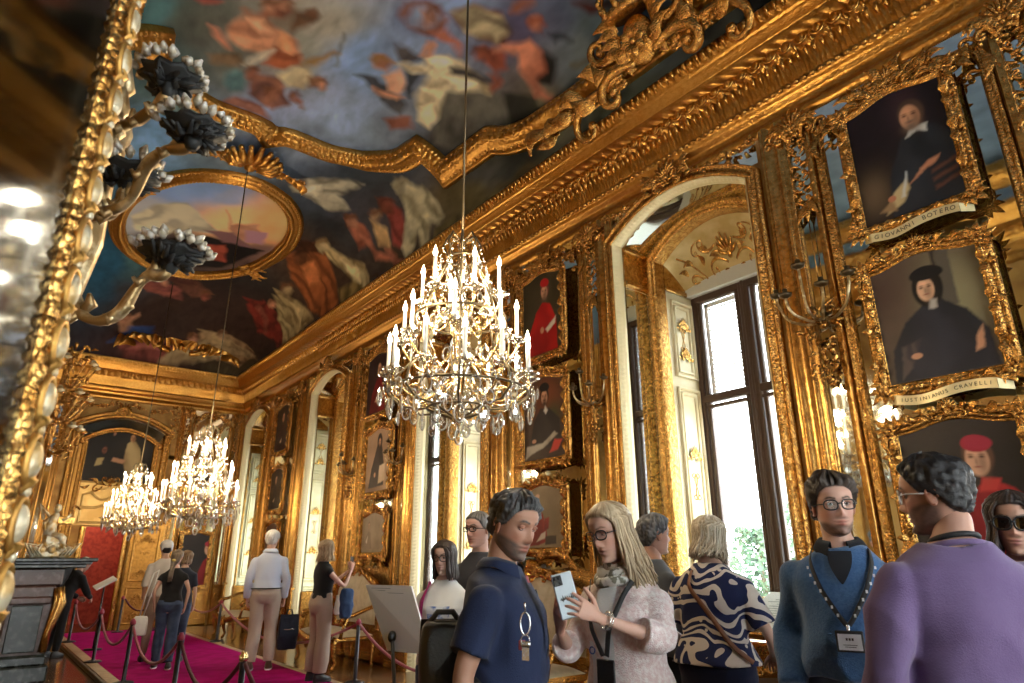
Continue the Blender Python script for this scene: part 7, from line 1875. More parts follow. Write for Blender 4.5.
def long_hair(mb, col, L, n=170, th0=.75, seed=1, width=.045, wave=.01, part=0.02, gather=None, col2=None, rad=.0065, flare=1.0, front=None):
    r = random.Random(seed)
    for i in range(n):
        th = r.uniform(th0, 2 * PI - th0)
        if th > PI: th -= 2 * PI
        lift = r.uniform(1.04, 1.17)
        ln = L * r.uniform(.86, 1.05)
        if front and abs(th) < 1.3: ln *= front
        pts = []
        ph = r.uniform(0, 6.3)
        K = 15
        for k in range(K):
            t = k / (K - 1)
            if t < .45:
                q = t / .45
                z = .117 - (.117 + .02) * q ** 1.4
                aa = th * (.25 + .75 * min(1, q * 1.6))
                w = np.interp(z, HZ, HW) * lift + .004; f_ = np.interp(z, HZ, HF); b = np.interp(z, HZ, HB)
                c = math.cos(aa)
                x = part * (1 - q) + w * math.sin(aa); y = (f_ if c > 0 else b) * c * lift
                last = (x, y, z)
            else:
                q = (t - .45) / .55
                z = -.02 - (ln - .02) * q
                k1 = 1 + (flare - 1) * q
                x, y = last[0] * k1, last[1] * k1 - .01 * q
                if gather is not None:
                    e = min(1, q * 2.2)
                    x = last[0] * (1 - e) + gather[0] * e + (r.uniform(-1, 1) * gather[2]) * e; y = last[1] * (1 - e) + gather[1] * e + (r.uniform(-1, 1) * gather[2]) * e
            pts.append((x + wave * math.sin(t * 9 + ph) * max(0, t - .3), y + wave * math.cos(t * 8 + ph) * max(0, t - .3), z))
        cc = np.array(col) if col2 is None else np.array(col) * (1 - (s_ := r.random())) + np.array(col2) * s_
        mb.tube(pts, np.array([rad] * (K - 2) + [rad * .7, rad * .2]), 5, col=cc * r.uniform(.72, 1.2), flat=.6)
def make_hand(curl=(.25, .35, .3), spread=.1, side=1, thumb=(.6, .3), index=None):
    """hand lying along +x from the wrist, palm facing -z, thumb towards side*y; (V, F)"""
    mb = MB()
    loftp = [(0, .024, .017), (.02, .027, .0165), (.05, .036, .0145), (.078, .041, .0125), (.095, .038, .010)]
    a = np.arange(16) * 2 * PI / 16
    V, F = [], []
    for x, w, t in loftp: V += [(x, w * math.cos(q), t * math.sin(q)) for q in a]
    for i in range(4):
        for j in range(16): F.append((i * 16 + j, i * 16 + (j + 1) % 16, (i + 1) * 16 + (j + 1) % 16, (i + 1) * 16 + j))
    F.append(tuple(range(16))[::-1]); F.append(tuple(64 + j for j in range(16)))
    mb.add(V, F)
    mb.ell((-.012, 0, 0), (.03, .024, .018), 12, 8)
    for k, (y, l, r_) in enumerate(((.028, .070, .0086), (.0095, .079, .0088), (-.0095, .073, .0084), (-.027, .058, .0074))):
        y *= side
        p = np.array([.086 - .004 * abs(k - 1.2), y, 0.0]); ang = 0.0
        az = spread * (1.5 - k) * side
        pts = [p - np.array([.02, 0, 0]), p]
        cv = curl if not (k == 0 and index is not None) else index
        for seg, c in zip((.45, .31, .24), cv):
            ang += c * (1 + .12 * k)
            p = p + l * seg * np.array([math.cos(ang) * math.cos(az), math.sin(az) * math.cos(ang), -math.sin(ang)])
            pts.append(p)
        mb.tube(pts, [r_ * 1.05, r_ * 1.1, r_ * .98, r_ * .9, r_ * .72], 8)
        for q, rr in zip(pts[1:], (1.12, 1.02, .94, .74)): mb.ell(q, (r_ * rr,) * 3, 8, 6)
    p = np.array([.022, side * .022, -.006]); d = np.array([math.cos(thumb[0]), side * math.sin(thumb[0]), -thumb[1]]); d /= np.linalg.norm(d)
    q = p + d * .042; d2 = d * .8 + np.array([.5, -side * .12, -.1 - thumb[1] * .4]); d2 /= np.linalg.norm(d2)
    q2 = q + d2 * .032; q3 = q2 + d2 * .024
    mb.tube([p, q, q2, q3], [.015, .0115, .0105, .008], 8)
    for c, rr in ((p, .015), (q, .0118), (q2, .0106), (q3, .0082)): mb.ell(c, (rr,) * 3, 8, 6)
    return smooth_union(mb, .0032, 2)

class Person:
    def __init__(self, loc, rz, h, label, group=None, build=1.0, fem=0.0, belly=0.0, lean=0.0, voxel=.011, head=(0, 0, 0), skin=(.60, .36, .26), stance=(.10, .0), shoulder=1.0, headshift=(0, 0, 0), hs=1.0):
        self.s = s = h / 1.75
        self.root = empty('person', (loc[0], loc[1], loc[2] if len(loc) > 2 else 0), rz, label, 'person', group)
        self.rz, self.loc, self.fem, self.voxel, self.skin, self.build, self.belly = rz, loc, fem, voxel, np.array(skin), build, belly
        self.lean = lean; self.headrot = head; self.hs = hs * (1.05 - .03 * fem)
        k = build
        self.rings = [(.80, .10 * k, .085 * k, -.005), (.86, .158 * k, .105 * k, -.012), (.93, (.170 + .008 * fem) * k, .122 * k, -.016), (1.01, (.158 - .004 * fem) * k, .110 * k + belly * .5, -.004 + belly * .4), (1.10, (.148 - .020 * fem) * k, .102 * k + belly, .004 + belly * .8),
                      (1.19, (.154 - .016 * fem) * k, .104 * k + belly * .7, .006 + belly * .5), (1.28, (.166 - .012 * fem) * k, (.112 + .012 * fem) * k + belly * .2, .008 + .008 * fem), (1.34, (.168 - .014 * fem) * k * shoulder, .106 * k, .002), (1.385, (.150 - .014 * fem) * k * shoulder, .090 * k, -.008),
                      (1.42, (.118 - .010 * fem) * k, .076 * k, -.014), (1.452, (.086 - .006 * fem) * k, .066 * k, -.016), (1.48, .066 * k, .058, -.014), (1.50, .055, .054, -.010)]
        self.shx = (.172 - .016 * fem) * k * shoulder
        self.hip = .088 * k
        self.arms, self.legs = {}, {}
        for sd in (-1, 1):
            self.arms[sd] = [np.array([sd * self.shx, -.01, 1.340]), np.array([sd * (self.shx + .055), -.02, 1.115]), np.array([sd * (self.shx + .045), .05, .865])]
            self.legs[sd] = [np.array([sd * self.hip, 0, .90]), np.array([sd * (self.hip + .3 * (stance[0] - .1)), .02 + stance[1] * sd * .5, .49]), np.array([sd * stance[0], -.01 + stance[1] * sd, .085])]
        self.headc = np.array([0, .014, 1.625]) + np.array(headshift)
        self.R = Matrix.Rotation(rz, 3, 'Z')
    def bend(self, V):
        if not self.lean: return np.asarray(V, float)
        V = np.array(V, float); one = V.ndim == 1
        V = V.reshape(-1, 3)
        w = np.clip((V[:, 2] - .92) / .3, 0, 1) * self.lean
        z0 = .98
        y = V[:, 1] * np.cos(w) + (V[:, 2] - z0) * np.sin(w); z = z0 + (V[:, 2] - z0) * np.cos(w) - V[:, 1] * np.sin(w)
        m = V[:, 2] > .92
        V[:, 1] = np.where(m, y, V[:, 1]); V[:, 2] = np.where(m, z, V[:, 2])
        return V[0] if one else V
    def local(self, p):
        q = self.R.inverted() @ (Vector(p) - Vector((self.loc[0], self.loc[1], self.loc[2] if len(self.loc) > 2 else 0)))
        return np.array(q) / self.s
    def arm_world(self, sd, elbow, wrist):
        self.arms[sd][1] = self.local(elbow); self.arms[sd][2] = self.local(wrist); self.arms[sd].append(1)
    def arm_local(self, sd, elbow, wrist):
        self.arms[sd][1] = np.array(elbow, float); self.arms[sd][2] = np.array(wrist, float); self.arms[sd].append(1)
    def joints(self, sd):
        a = self.arms[sd]
        if len(a) > 3: return [self.bend(a[0]), a[1], a[2]]
        return [self.bend(q) for q in a[:3]]
    def out(self, V):
        return np.asarray(V) * self.s
    def arm_path(self, sd, t0=0, t1=2.0, n=15):
        S, E, W = self.joints(sd)
        T = np.linspace(t0, t1, n)
        P = np.array([S + (E - S) * t if t <= 1 else E + (W - E) * (t - 1) for t in T])
        for _ in range(2):
            if n > 4: P[1:-1] = P[1:-1] * .6 + (P[:-2] + P[2:]) * .2
        return T, P
    def arm_r(self, T, e=0):
        k = (self.build * .5 + .5) * (1 - .14 * self.fem)
        return np.interp(T, [0, .35, .8, 1.0, 1.25, 1.7, 2.0], [.053 * k, .048 * k, .041 * k, .038 * k, .040 * k, .031 * k, .025 * k]) + e
    def leg_path(self, sd, t0, t1, n=16):
        A, K, F = self.legs[sd]
        T = np.linspace(t0, t1, n)
        return T, np.array([A + (K - A) * t if t <= 1 else K + (F - K) * (t - 1) for t in T])
    def leg_r(self, T, e=0):
        k = self.build * .6 + .4
        return np.interp(T, [0, .3, .8, 1.0, 1.3, 1.7, 2.0], [.094 * k, .086 * k, .060 * k, .055 * k, .056 * k, .040 * k, .034 * k]) + e
    def body(self, head, hands=None, shoes=True, short_legs=False):
        mb = MB()
        loft(mb, [(r[0], r[1] - .010, r[2] - .010, r[3]) for r in self.rings[:-2]] + self.rings[-2:], bend=self.bend)
        hc = self.bend(self.headc)
        nb = self.bend(np.array([0, -.014, 1.46]))
        k = (1 - .16 * self.fem) * (self.build * .5 + .5)
        M = self.head_matrix()
        jaw = np.array(M @ Vector((0, -.028, -.075)))
        mb.tube([nb - [0, 0, .03], nb, nb * .5 + jaw * .5, jaw, jaw + (hc - jaw) * .4], [.066 * k, .060 * k, .054 * k, .054 * k, .045 * k], 16)
        for sd in (-1, 1):
            T, P = self.arm_path(sd)
            mb.tube(P, self.arm_r(T, -.004), 12); mb.ell(P[0], (.052 * self.build,) * 3, 10, 8)
            T, P = self.leg_path(sd, 0, 2)
            mb.tube(P, self.leg_r(T, -.006), 12)
            f = self.legs[sd][2]
            mb.tube([f, f + [0, .0, -.05], f + [sd * .01, .08, -.055], f + [sd * .015, .15, -.06]], [.036, .036, .032, .02], 10)
        V, F = smooth_union(mb, self.voxel, 4)
        o = MB(); o.add(self.out(V), F, 0, self.skin)
        hV = np.concatenate(head.V); hC = np.concatenate(head.C)
        R3 = np.array(M.to_3x3()); t = np.array(M.translation)
        o.add(self.out(hV @ R3.T + t), head.F, 0, hC)
        for sd, spec in (hands or {}).items():
            S, E, W = self.joints(sd)
            V, F = spec['mesh']
            x = np.array(spec.get('dir', W - E), float); x /= np.linalg.norm(x)
            z = np.array(spec['back'], float); z -= x * (x @ z); z /= np.linalg.norm(z)
            y = np.cross(z, x)
            A = np.stack([x, y, z], 1)
            o.add(self.out((np.array(V) * spec.get('k', 1.0) * (1 - .08 * self.fem)) @ A.T + W), F, 0, self.skin * [1.02, .96, .94])
        self.body_o = o.build('body', SKIN, self.root)
        return self.body_o
    def head_matrix(self):
        hc = self.bend(self.headc)
        yaw, pitch, roll = self.headrot
        R = Matrix.Rotation(yaw, 4, 'Z') @ Matrix.Rotation(-pitch, 4, 'X') @ Matrix.Rotation(roll, 4, 'Y')
        return Matrix.Translation(Vector(hc)) @ R @ Matrix.Scale(self.hs, 4)
    def on_head(self, V):
        M = self.head_matrix(); R3 = np.array(M.to_3x3()); t = np.array(M.translation)
        return self.out(np.asarray(V) @ R3.T + t)
    def put_head(self, name, mb, mats, parent=None, label=None):
        mb.V = [self.on_head(v) for v in mb.V]
        return mb.build(name, mats, parent or self.root, label=label)
    def hair(self, col, long=None, cap=None, col2=None):
        mb = MB()
        V, F, n2 = hair_cap(**(cap or {}))
        c = np.array(col)[None] * n2[:, None]
        if col2 is not None:
            k = np.clip((n2 - .85) * 3, 0, 1)[:, None]; c = c * (1 - k) + np.array(col2)[None] * k
        mb.add(V, F, 0, c)
        if long: long_hair(mb, col, col2=col2, **long)
        return self.put_head('hair', mb, HAIR)
    def glasses(self, m, lens=None, rx=.025, rz_=.019, thick=.0022, y=.094):
        mb = MB()
        for s in (-1, 1):
            P = [(s * .033 + rx * np.sign(math.cos(a)) * abs(math.cos(a)) ** .75, y - .006 * (abs(s * .033 + rx * math.cos(a)) / .05) ** 2, .006 + rz_ * np.sign(math.sin(a)) * abs(math.sin(a)) ** .75) for a in np.linspace(0, 2 * PI, 25)[:-1]]
            mb.tube(P, thick, 6, closed=True)
            mb.tube([(s * .057, y - .010, .010), (s * .074, y - .03, .010), (s * .079, .02, .006), (s * .078, -.012, .004)], thick * .9, 6)
        mb.tube([(-.009, y - .001, .010), (0, y + .002, .012), (.009, y - .001, .010)], thick, 6)
        g = self.put_head('glasses', mb, m)
        mb = MB()
        for s in (-1, 1):
            P = [(s * .033 + rx * .96 * math.cos(a), y - .001 - .006 * (abs(s * .033 + rx * math.cos(a)) / .05) ** 2, .006 + rz_ * .96 * math.sin(a)) for a in np.linspace(0, 2 * PI, 19)[:-1]]
            mb.add(P, [tuple(range(18))], smooth=False)
        self.put_head('lens', mb, lens or LENS, g)
    def top(self, name, m, hem=.90, sleeve=2.0, e=.014, wr=.006, ws=7, neck=1.475, cuff=.004, sides=(-1, 1), flare=0.0, seed=0, hem_dx=0.0, col=None, label=None, armhole=True):
        mb = MB()
        R_ = [r for r in self.rings if hem - .001 <= r[0] <= neck]
        def at(z):
            zs = [r[0] for r in self.rings]
            return tuple([z] + [float(np.interp(z, zs, [r[j] for r in self.rings])) for j in (1, 2, 3)])
        R_ = [at(hem)] + [r for r in R_ if r[0] > hem + .02] + ([at(neck)] if neck - max(r[0] for r in R_) > .004 else [])
        R2 = []
        for r in R_:
            f = flare * np.clip((1.15 - r[0]) / .3, 0, 1)
            ee = e * (1 if r[0] < 1.44 else .6)
            R2.append((r[0], r[1] + ee + f, r[2] + ee + f, r[3]))
        loft(mb, R2, 32, bend=self.bend)
        for sd in sides:
            if sleeve > 0:
                T, P = self.arm_path(sd, 0, sleeve, 14)
                rr = self.arm_r(T, e * .62 + (cuff * np.clip(T / max(sleeve, .1), 0, 1)))
                mb.tube(P, rr, 16); mb.ell(P[0], (rr[0] * 1.0,) * 3, 12, 10)
                mb.ell(P[0] * .6 + self.bend(np.array([sd * .08, -.014, 1.40])) * .4, (.060 * self.build, .055, .042), 12, 8)
        V, F = smooth_union(mb, self.voxel, 5, wr, ws, seed)
        o = MB(); o.add(self.out(V), F, 0, col)
        return o.build(name, m, self.root, label=label)
    def bottoms(self, m, waist=1.0, t1=1.95, e=.012, wr=.006, wide=0.0, name='trousers', seed=3, ws=6):
        mb = MB()
        zs = [r[0] for r in self.rings]
        def at(z): return tuple([z] + [float(np.interp(z, zs, [r[j] for r in self.rings])) for j in (1, 2, 3)])
        R_ = [at(z) for z in (.815, .86, .93, .97, waist)]
        loft(mb, [(r[0], r[1] + e, r[2] + e, r[3]) for r in R_], 32, bend=self.bend)
        for sd in (-1, 1):
            T, P = self.leg_path(sd, 0, t1)
            rr = self.leg_r(T, e) + wide * np.clip(T - .3, 0, 1.2)
            P = P.copy(); P[:, 0] += sd * wide * .3 * np.clip(T - .3, 0, 1)
            mb.tube(P, rr, 16)
        V, F = smooth_union(mb, self.voxel, 4, wr, ws, seed, (1, 1, .6))
        o = MB(); o.add(self.out(V), F)
        return o.build(name, m, self.root)
    def shoes(self, m, sole=None):
        for sd in (-1, 1):
            f = self.legs[sd][2].copy(); f[2] = 0
            mb = MB()
            loft(mb, [(.012, .042, .12, .05), (.03, .046, .128, .05), (.055, .043, .118, .042), (.085, .036, .075, .008), (.105, .034, .05, -.008)], 20)
            V = mb.V[0]; V = V + [f[0] + sd * .006, f[1], 0]
            o = MB(); o.add(self.out(V), mb.F); o.build('shoe', m, self.root)
            mb = MB(); loft(mb, [(.0, .043, .127, .05), (.018, .047, .131, .05)], 20); V = mb.V[0] + [f[0] + sd * .006, f[1], 0]
            o = MB(); o.add(self.out(V), mb.F); o.build('sole', sole or m, self.root)
    def torso_at(self, z, ang, e=.02):
        """point on the chest at height z, angle from straight ahead"""
        zs = [r[0] for r in self.rings]
        w, d, y0 = [float(np.interp(z, zs, [r[j] for r in self.rings])) for j in (1, 2, 3)]
        c, s_ = math.cos(ang), math.sin(ang)
        x = np.sign(s_) * abs(s_) ** (2 / 2.3) * (w + e); y = np.sign(c) * abs(c) ** (2 / 2.3) * (d + e) + y0
        return self.bend(np.array([x, y, z]))
    def strap(self, name, pts, w, m, parent=None, th=.004, label=None):
        """flat band through points given in body coordinates"""
        P = np.array(pts, float); S = np.linspace(0, len(P) - 1, 26)
        P = np.stack([np.interp(S, range(len(P)), P[:, j]) for j in range(3)], 1)
        for _ in range(3): P[1:-1] = (P[:-2] + 2 * P[1:-1] + P[2:]) / 4
        T = np.gradient(P, axis=0); T /= np.linalg.norm(T, axis=1)[:, None]
        c = P.copy(); c[:, 2] = 0
        cen = np.array([self.bend(np.array([0, 0, min(max(p[2], .9), 1.4)])) for p in P]); N = P - cen; N[:, 2] *= .2; N /= np.linalg.norm(N, axis=1)[:, None]
        B = np.cross(T, N); B /= np.linalg.norm(B, axis=1)[:, None]
        G = np.stack([P - B * w / 2, P - B * w / 2 + N * th, P + B * w / 2 + N * th, P + B * w / 2, P - B * w / 2], 1)
        mb = MB(); mb.grid(self.out(G))
        return mb.build(name, m, parent or self.root, label=label)
    def collar(self, m, r=.064, h=.032, openf=.5, z=1.478, name='collar', flare=.012):
        """turned-down collar open at the front"""
        T = np.linspace(openf, 2 * PI - openf, 30)
        G = []
        for t in T:
            c = self.bend(np.array([0, -.012, z]))
            row = []
            tip = .6 + .4 * abs(math.cos(t / 2)) * 0
            fr = max(0, math.cos(t)) 
            for q, (dr, dz) in enumerate(((0, -.004), (.002, h * .8), (.006, h), (.012 + flare, h * .5), (.018 + flare * 1.6, -.006 - .030 * fr))):
                rr = r + dr
                row.append(c + [rr * math.sin(t) * 1.02, rr * math.cos(t) * .98 - .0, dz - .022 * fr])
            G.append(row)
        mb = MB(); mb.grid(self.out(np.array(G)))
        return mb.build(name, m, self.root)
SKIN = mat('skin', (1, 1, 1), .48, attr=True, spec=.35, bump=.04, bscale=120)
SKIN.node_tree.nodes['Principled BSDF'].inputs['Subsurface Weight'].default_value = .06
SKIN.node_tree.nodes['Principled BSDF'].inputs['Subsurface Radius'].default_value = (.01, .004, .002)
HAIR = mat('hair', (1, 1, 1), .42, attr=True, spec=.4, bump=.25, bscale=160)
def cloth(name, col, rough=.85, bump=.2, bs=160, mix=None, ms=6, sheen=.1):
    return mat(name, col, rough, 0, bump=bump, bscale=bs, mix=mix, mscale=ms, sheen=sheen, spec=.2)
def facing(x, y, a):
    """heading (as rotation about z) of someone at (x, y) turned a degrees from straight away, clockwise"""
    L = math.hypot(x, y); f = (x / L, y / L); r = (f[1], -f[0])
    a = math.radians(a)
    F = (math.cos(a) * f[0] + math.sin(a) * r[0], math.cos(a) * f[1] + math.sin(a) * r[1])
    return math.atan2(-F[0], F[1])
# ---------------------------------------------------------------- the visitors
NAVY = cloth('navy_pique', (.016, .024, .062), .8, .25, 260)
DKRED = cloth('red_lining', (.25, .04, .05))
DENIM = cloth('dark_denim', (.035, .055, .11), .9, .3, 300, mix=(.06, .09, .16), ms=9)
BLKC = cloth('black_cloth', (.012, .012, .014), .9)
GREYTR = cloth('grey_trousers', (.16, .15, .16), .9)
LEATHB = mat('black_leather', (.014, .014, .015), .38, bump=.25, bscale=90)
STEEL = mat('steel', (.62, .62, .64), .25, 1.0)
BLKF = mat('black_spectacle_frame', (.01, .01, .012), .3)
CLEARF = mat('clear_spectacle_frame', (.75, .75, .78), .2)
WHITES = mat('white_sole', (.8, .8, .8), .6)
SHOEK = mat('black_shoe', (.015, .015, .018), .5)
KN = lambda n, c, mx, ms=90: mat(n, c, .95, 0, bump=.5, bscale=190, mix=mx, mscale=ms, sheen=.4, spec=.1)
VG = 'visitors standing in the gallery'
def deg(a): return math.radians(a)

# man in navy polo ---------------------------------------------------------------
x, y = 1.57, 2.09
P1 = Person((x, y), facing(x, y, 104), 1.70, 'man with grey-flecked beard in navy polo shirt looking down at the phone', VG, build=1.17, belly=.02, skin=(.45, .235, .155), head=(deg(-32), deg(16), deg(-3)), voxel=.009, headshift=(0, .015, .0), lean=deg(3))
P1.arm_local(1, (.265, -.06, 1.12), (.25, -.02, .86))
P1.arm_local(-1, (-.255, -.02, 1.12), (-.22, .1, .90))
hd = make_head((.45, .235, .155), brow=(.02, .016, .014), beard=(.085, .07, .062), beardz=-.045, hair=(.03, .028, .028), hairline=.074, eye=(.03, .018, .012), seed=4, lid=1)
hnd = make_hand((.4, .5, .4), .05, 1)
P1.body(hd, {1: dict(mesh=hnd, back=(1, -.2, .2)), -1: dict(mesh=make_hand((.4, .5, .4), .05, -1), back=(-1, -.2, .2))})
P1.hair((.040, .038, .038), cap=dict(hl=.074, thick=.020, seed=3, nape=-.062, rough=.9, top=1.15, freq=80), col2=(.12, .118, .118))
P1.top('polo_shirt', NAVY, hem=.88, sleeve=.70, e=.022, wr=.024, ws=4.5, cuff=.018, flare=.012)
P1.collar(NAVY, r=.066, h=.030, openf=.55)
mb = MB()
for k in range(2):
    for z0, z1, w in ((1.42, 1.20, .016),):
        pts = [P1.torso_at(z, (-.03 + .12 * k), .027 + .002 * k) for z in np.linspace(z0, z1, 9)]
        G = np.array([[p + [q * w, 0, 0] for q in (-1, 1)] for p in pts]); mb.grid(P1.out(G))
mb.build('placket', NAVY, P1.root)
mb = MB(); mb.grid(P1.out(np.array([[P1.torso_at(z, .03 + q * .12 * (z - 1.30) / .16, .022 + .004) for q in (-1, 0, 1)] for z in np.linspace(1.445, 1.33, 7)]))); mb.build('neck_lining', DKRED, P1.root)
P1.bottoms(GREYTR); P1.shoes(SHOEK)
P1.strap('crossbody_strap', [P1.torso_at(1.10, 1.9, .03), P1.torso_at(1.0, 1.2, .035), P1.torso_at(1.06, .5, .035), P1.torso_at(1.2, -.2, .034), P1.torso_at(1.38, -.9, .03)], .035, LEATHB)

def bag(name, loc, rz, dims, m, label, cat, flap=True, group=None, soft=.006):
    root = empty(name, loc, rz, label, cat, group)
    w, d, h = dims
    mb = MB()
    loft(mb, [(-h / 2, w * .40, d * .36, 0), (-h * .46, w * .47, d * .46, 0), (-h * .2, w * .5, d * .5, 0), (h * .2, w * .48, d * .46, 0), (h * .42, w * .44, d * .36, 0), (h * .5, w * .36, d * .2, 0)], 28, pw=3.2)
    V, F = smooth_union(mb, .010, 3, soft, 9, 2)
    o = MB(); o.add(V, F); o.build('bag_body', m, root)
    if flap:
        mb = MB()
        G = np.array([[(x_, -d * (.2 + .33 * math.sin(t * PI / 2)) - .006, h * (.51 - .62 * t)) for x_ in np.linspace(-w * .46, w * .46, 9)] for t in np.linspace(0, 1, 9)])
        mb.grid(G); mb.build('flap', m, root)
        mb = MB(); mb.tube([(-w * .42, -d * .47, h * .1), (0, -d * .53, h * .08), (w * .42, -d * .47, h * .1)], .005, 6); mb.build('zip', STEEL, root)
    return root
b1 = bag('shoulder_bag', (1.515, 2.365, 1.11), facing(1.4, 2.3, 175), (.20, .13, .24), LEATHB, 'black leather shoulder bag behind the man in navy polo', 'bag')
mb = MB(); S_ = [(-.07, 0, .10), (-.03, 0, .15), (.03, .0, .15), (.07, 0, .10)]; mb.tube(S_, .012, 7); mb.build('strap', LEATHB, b1)
# carabiner with keys on the strap
kr = empty('key_ring', (1.468, 1.805, 1.155), facing(1.54, 1.95, 185), 'steel carabiner with keys and a red tag on the polo man\'s strap', 'keys')
mb = MB(); mb.tube([(.016 * math.cos(t), 0, .10 + .034 * math.sin(t)) for t in np.linspace(0, 2 * PI, 21)[:-1]], .0035, 6, closed=True); mb.tube([(0, 0, .135), (.0, .01, .165)], .004, 6); mb.build('carabiner', STEEL, kr)
mb = MB(); mb.tube([(.014 * math.cos(t), .003, .052 + .014 * math.sin(t)) for t in np.linspace(0, 2 * PI, 17)[:-1]], .0018, 5, closed=True); mb.build('ring', STEEL, kr)
for k in range(3):
    mb = MB(); mb.box((.008 * (k - 1), -.004 * k, .012), (.008, .002, .044)); mb.lathe([(0, 0), (.010, 0), (.010, .003), (0, .003)], (0, 0, 0), 10)
    mb.V[-1] = mb.V[-1][:, [0, 2, 1]] + [.008 * (k - 1), -.004 * k, .038]; mb.build('key', STEEL, kr)
mb = MB(); mb.box((.012, -.012, .034), (.022, .004, .030), bevel=.002); mb.build('tag', mat('red_plastic', (.45, .06, .06), .4), kr)

# blonde woman with the phone ------------------------------------------------------
x, y = 2.15, 1.98
SK2 = (.62, .37, .28)
P2 = Person((x, y), facing(x, y, 214), 1.69, 'blonde woman in pale pink cardigan holding up a phone', VG, fem=1, skin=SK2, head=(deg(-10), deg(16), deg(4)), voxel=.009, headshift=(0, .035, .0), lean=deg(4), build=1.0)
P2.arm_world(-1, (2.100, 1.756, 1.165), (1.842, 1.835, 1.252))
P2.arm_world(1, (1.985, 2.160, 1.105), (1.792, 1.996, 1.205))
PH = np.array([1.745, 1.905, 1.330]); 
hd = make_head(SK2, brow=(.16, .09, .05), fem=1, hair=(.30, .19, .10), hairline=.074, lips=(.42, .15, .13), eye=(.06, .05, .04), seed=6, lid=1)
v = lambda *p: np.array(P2.R.inverted() @ Vector(p))
pn = Vector((-.60, -.77, .12)).normalized()            # the phone's back faces the camera side
hl_ = make_hand((.16, .32, .30), .16, -1, thumb=(1.0, .1))
hr_ = make_hand((.45, .75, .55), .10, 1, thumb=(.7, .35))
P2.body(hd, {-1: dict(mesh=hl_, dir=v(*(PH + [-.01, -.03, -.02] - np.array([1.842, 1.835, 1.252]))), back=v(-.55, -.80, .30)),
             1: dict(mesh=hr_, dir=v(-.45, -.52, .62), back=v(-.15, .30, -.5) * 1.0)})
P2.hair((.30, .195, .10), long=dict(L=.25, n=260, th0=1.12, seed=5, wave=.022, part=.014, rad=.0062, flare=1.22), cap=dict(hl=.075, thick=.013, seed=4, nape=-.08, rough=.3), col2=(.58, .45, .29))
P2.glasses(BLKF, rx=.0265, rz_=.0185, thick=.0026)
PINK = KN('pink_bouclé'.replace('é', 'e'), (.76, .57, .55), (.88, .78, .75), 60)
WHITET = cloth('white_jersey', (.78, .78, .77), .85)
P2.top('shirt', WHITET, hem=.84, sleeve=0, e=.012, neck=1.47, wr=.003)
P2.top('cardigan', PINK, hem=.80, sleeve=1.36, e=.026, wr=.016, ws=4.5, cuff=.014, neck=1.45, flare=.03)
# open front: the white shirt shows as a panel between the cardigan edges
mb = MB()
G = np.array([[P2.torso_at(z, q * (.10 + .12 * np.clip((z - 1.05) / .35, 0, 1)), .0345 + .03 * np.clip((1.15 - z) / .3, 0, 1)) for q in np.linspace(-1, 1, 7)] for z in np.linspace(1.44, .86, 22)])
mb.grid(P2.out(G)); mb.build('shirt_front', WHITET, P2.root)
SCARF = mat('patterned_scarf', (.70, .68, .62), .8, mix=(.18, .17, .12), mscale=30, bump=.2, bscale=60, mixlo=.5, mixhi=.56)
mb = MB()
for k, (z, r_, rad) in enumerate(((1.495, .060, .022), (1.468, .076, .026), (1.44, .088, .022))):
    mb.tube([P2.bend(np.array([r_ * math.cos(t), r_ * .95 * math.sin(t) - .006 + .012 * k, z - .018 * math.sin(t) + .006 * math.sin(3 * t + k)])) for t in np.linspace(0, 2 * PI, 25)[:-1]], rad, 8, closed=True)
mb.V = [P2.out(q) for q in mb.V]; mb.build('scarf', SCARF, P2.root)
LANY = mat('black_lanyard', (.015, .015, .017), .7)
for s in (-1, 1):
    P2.strap('lanyard', [P2.torso_at(1.43, s * .75, .045), P2.torso_at(1.38, s * .42, .047), P2.torso_at(1.26, s * .17, .052), P2.torso_at(1.15, s * .03, .056)], .020, LANY)
bd = P2.torso_at(1.085, 0, .062)
mb = MB(); mb.box(P2.out(bd), (.085, .008, .10), bevel=.004); bo = mb.build('badge_holder', LEATHB, P2.root)
mb = MB(); mb.box(P2.out(bd + [0, .006, -.085]), (.075, .003, .07)); mb.build('paper_badge', PAPER, P2.root)
mb = MB(); mb.grid(P2.out(np.array([[P2.torso_at(z, .35 + q, .046) for q in (-.07, .07)] for z in np.linspace(1.20, .98, 6)]))); mb.build('white_ribbon', PAPER, P2.root)
mb = MB(); c = P2.torso_at(1.165, .35, .049); mb.tube([P2.out(c + [.013 * math.cos(t), .0, .013 * math.sin(t)]) for t in np.linspace(0, 2 * PI, 17)[:-1]], .0028, 5, closed=True); mb.build('ribbon_print', mat('blue_print', (.05, .12, .42), .6), P2.root)
mb = MB()
T, Pp = P2.arm_path(-1, 1.86, 1.93, 3)
for q in range(2):
    c = Pp[q]; d = Pp[2] - Pp[0]; d /= np.linalg.norm(d); u_ = np.cross(d, [0, 0, 1]); u_ /= np.linalg.norm(u_); w_ = np.cross(d, u_)
    mb.tube([P2.out(c + .032 * (math.cos(t) * u_ + math.sin(t) * w_)) for t in np.linspace(0, 2 * PI, 21)[:-1]], .0032, 5, closed=True)
mb.build('bracelet', STEEL, P2.root)
P2.bottoms(cloth('white_trousers', (.62, .62, .62))); P2.shoes(SHOEK)
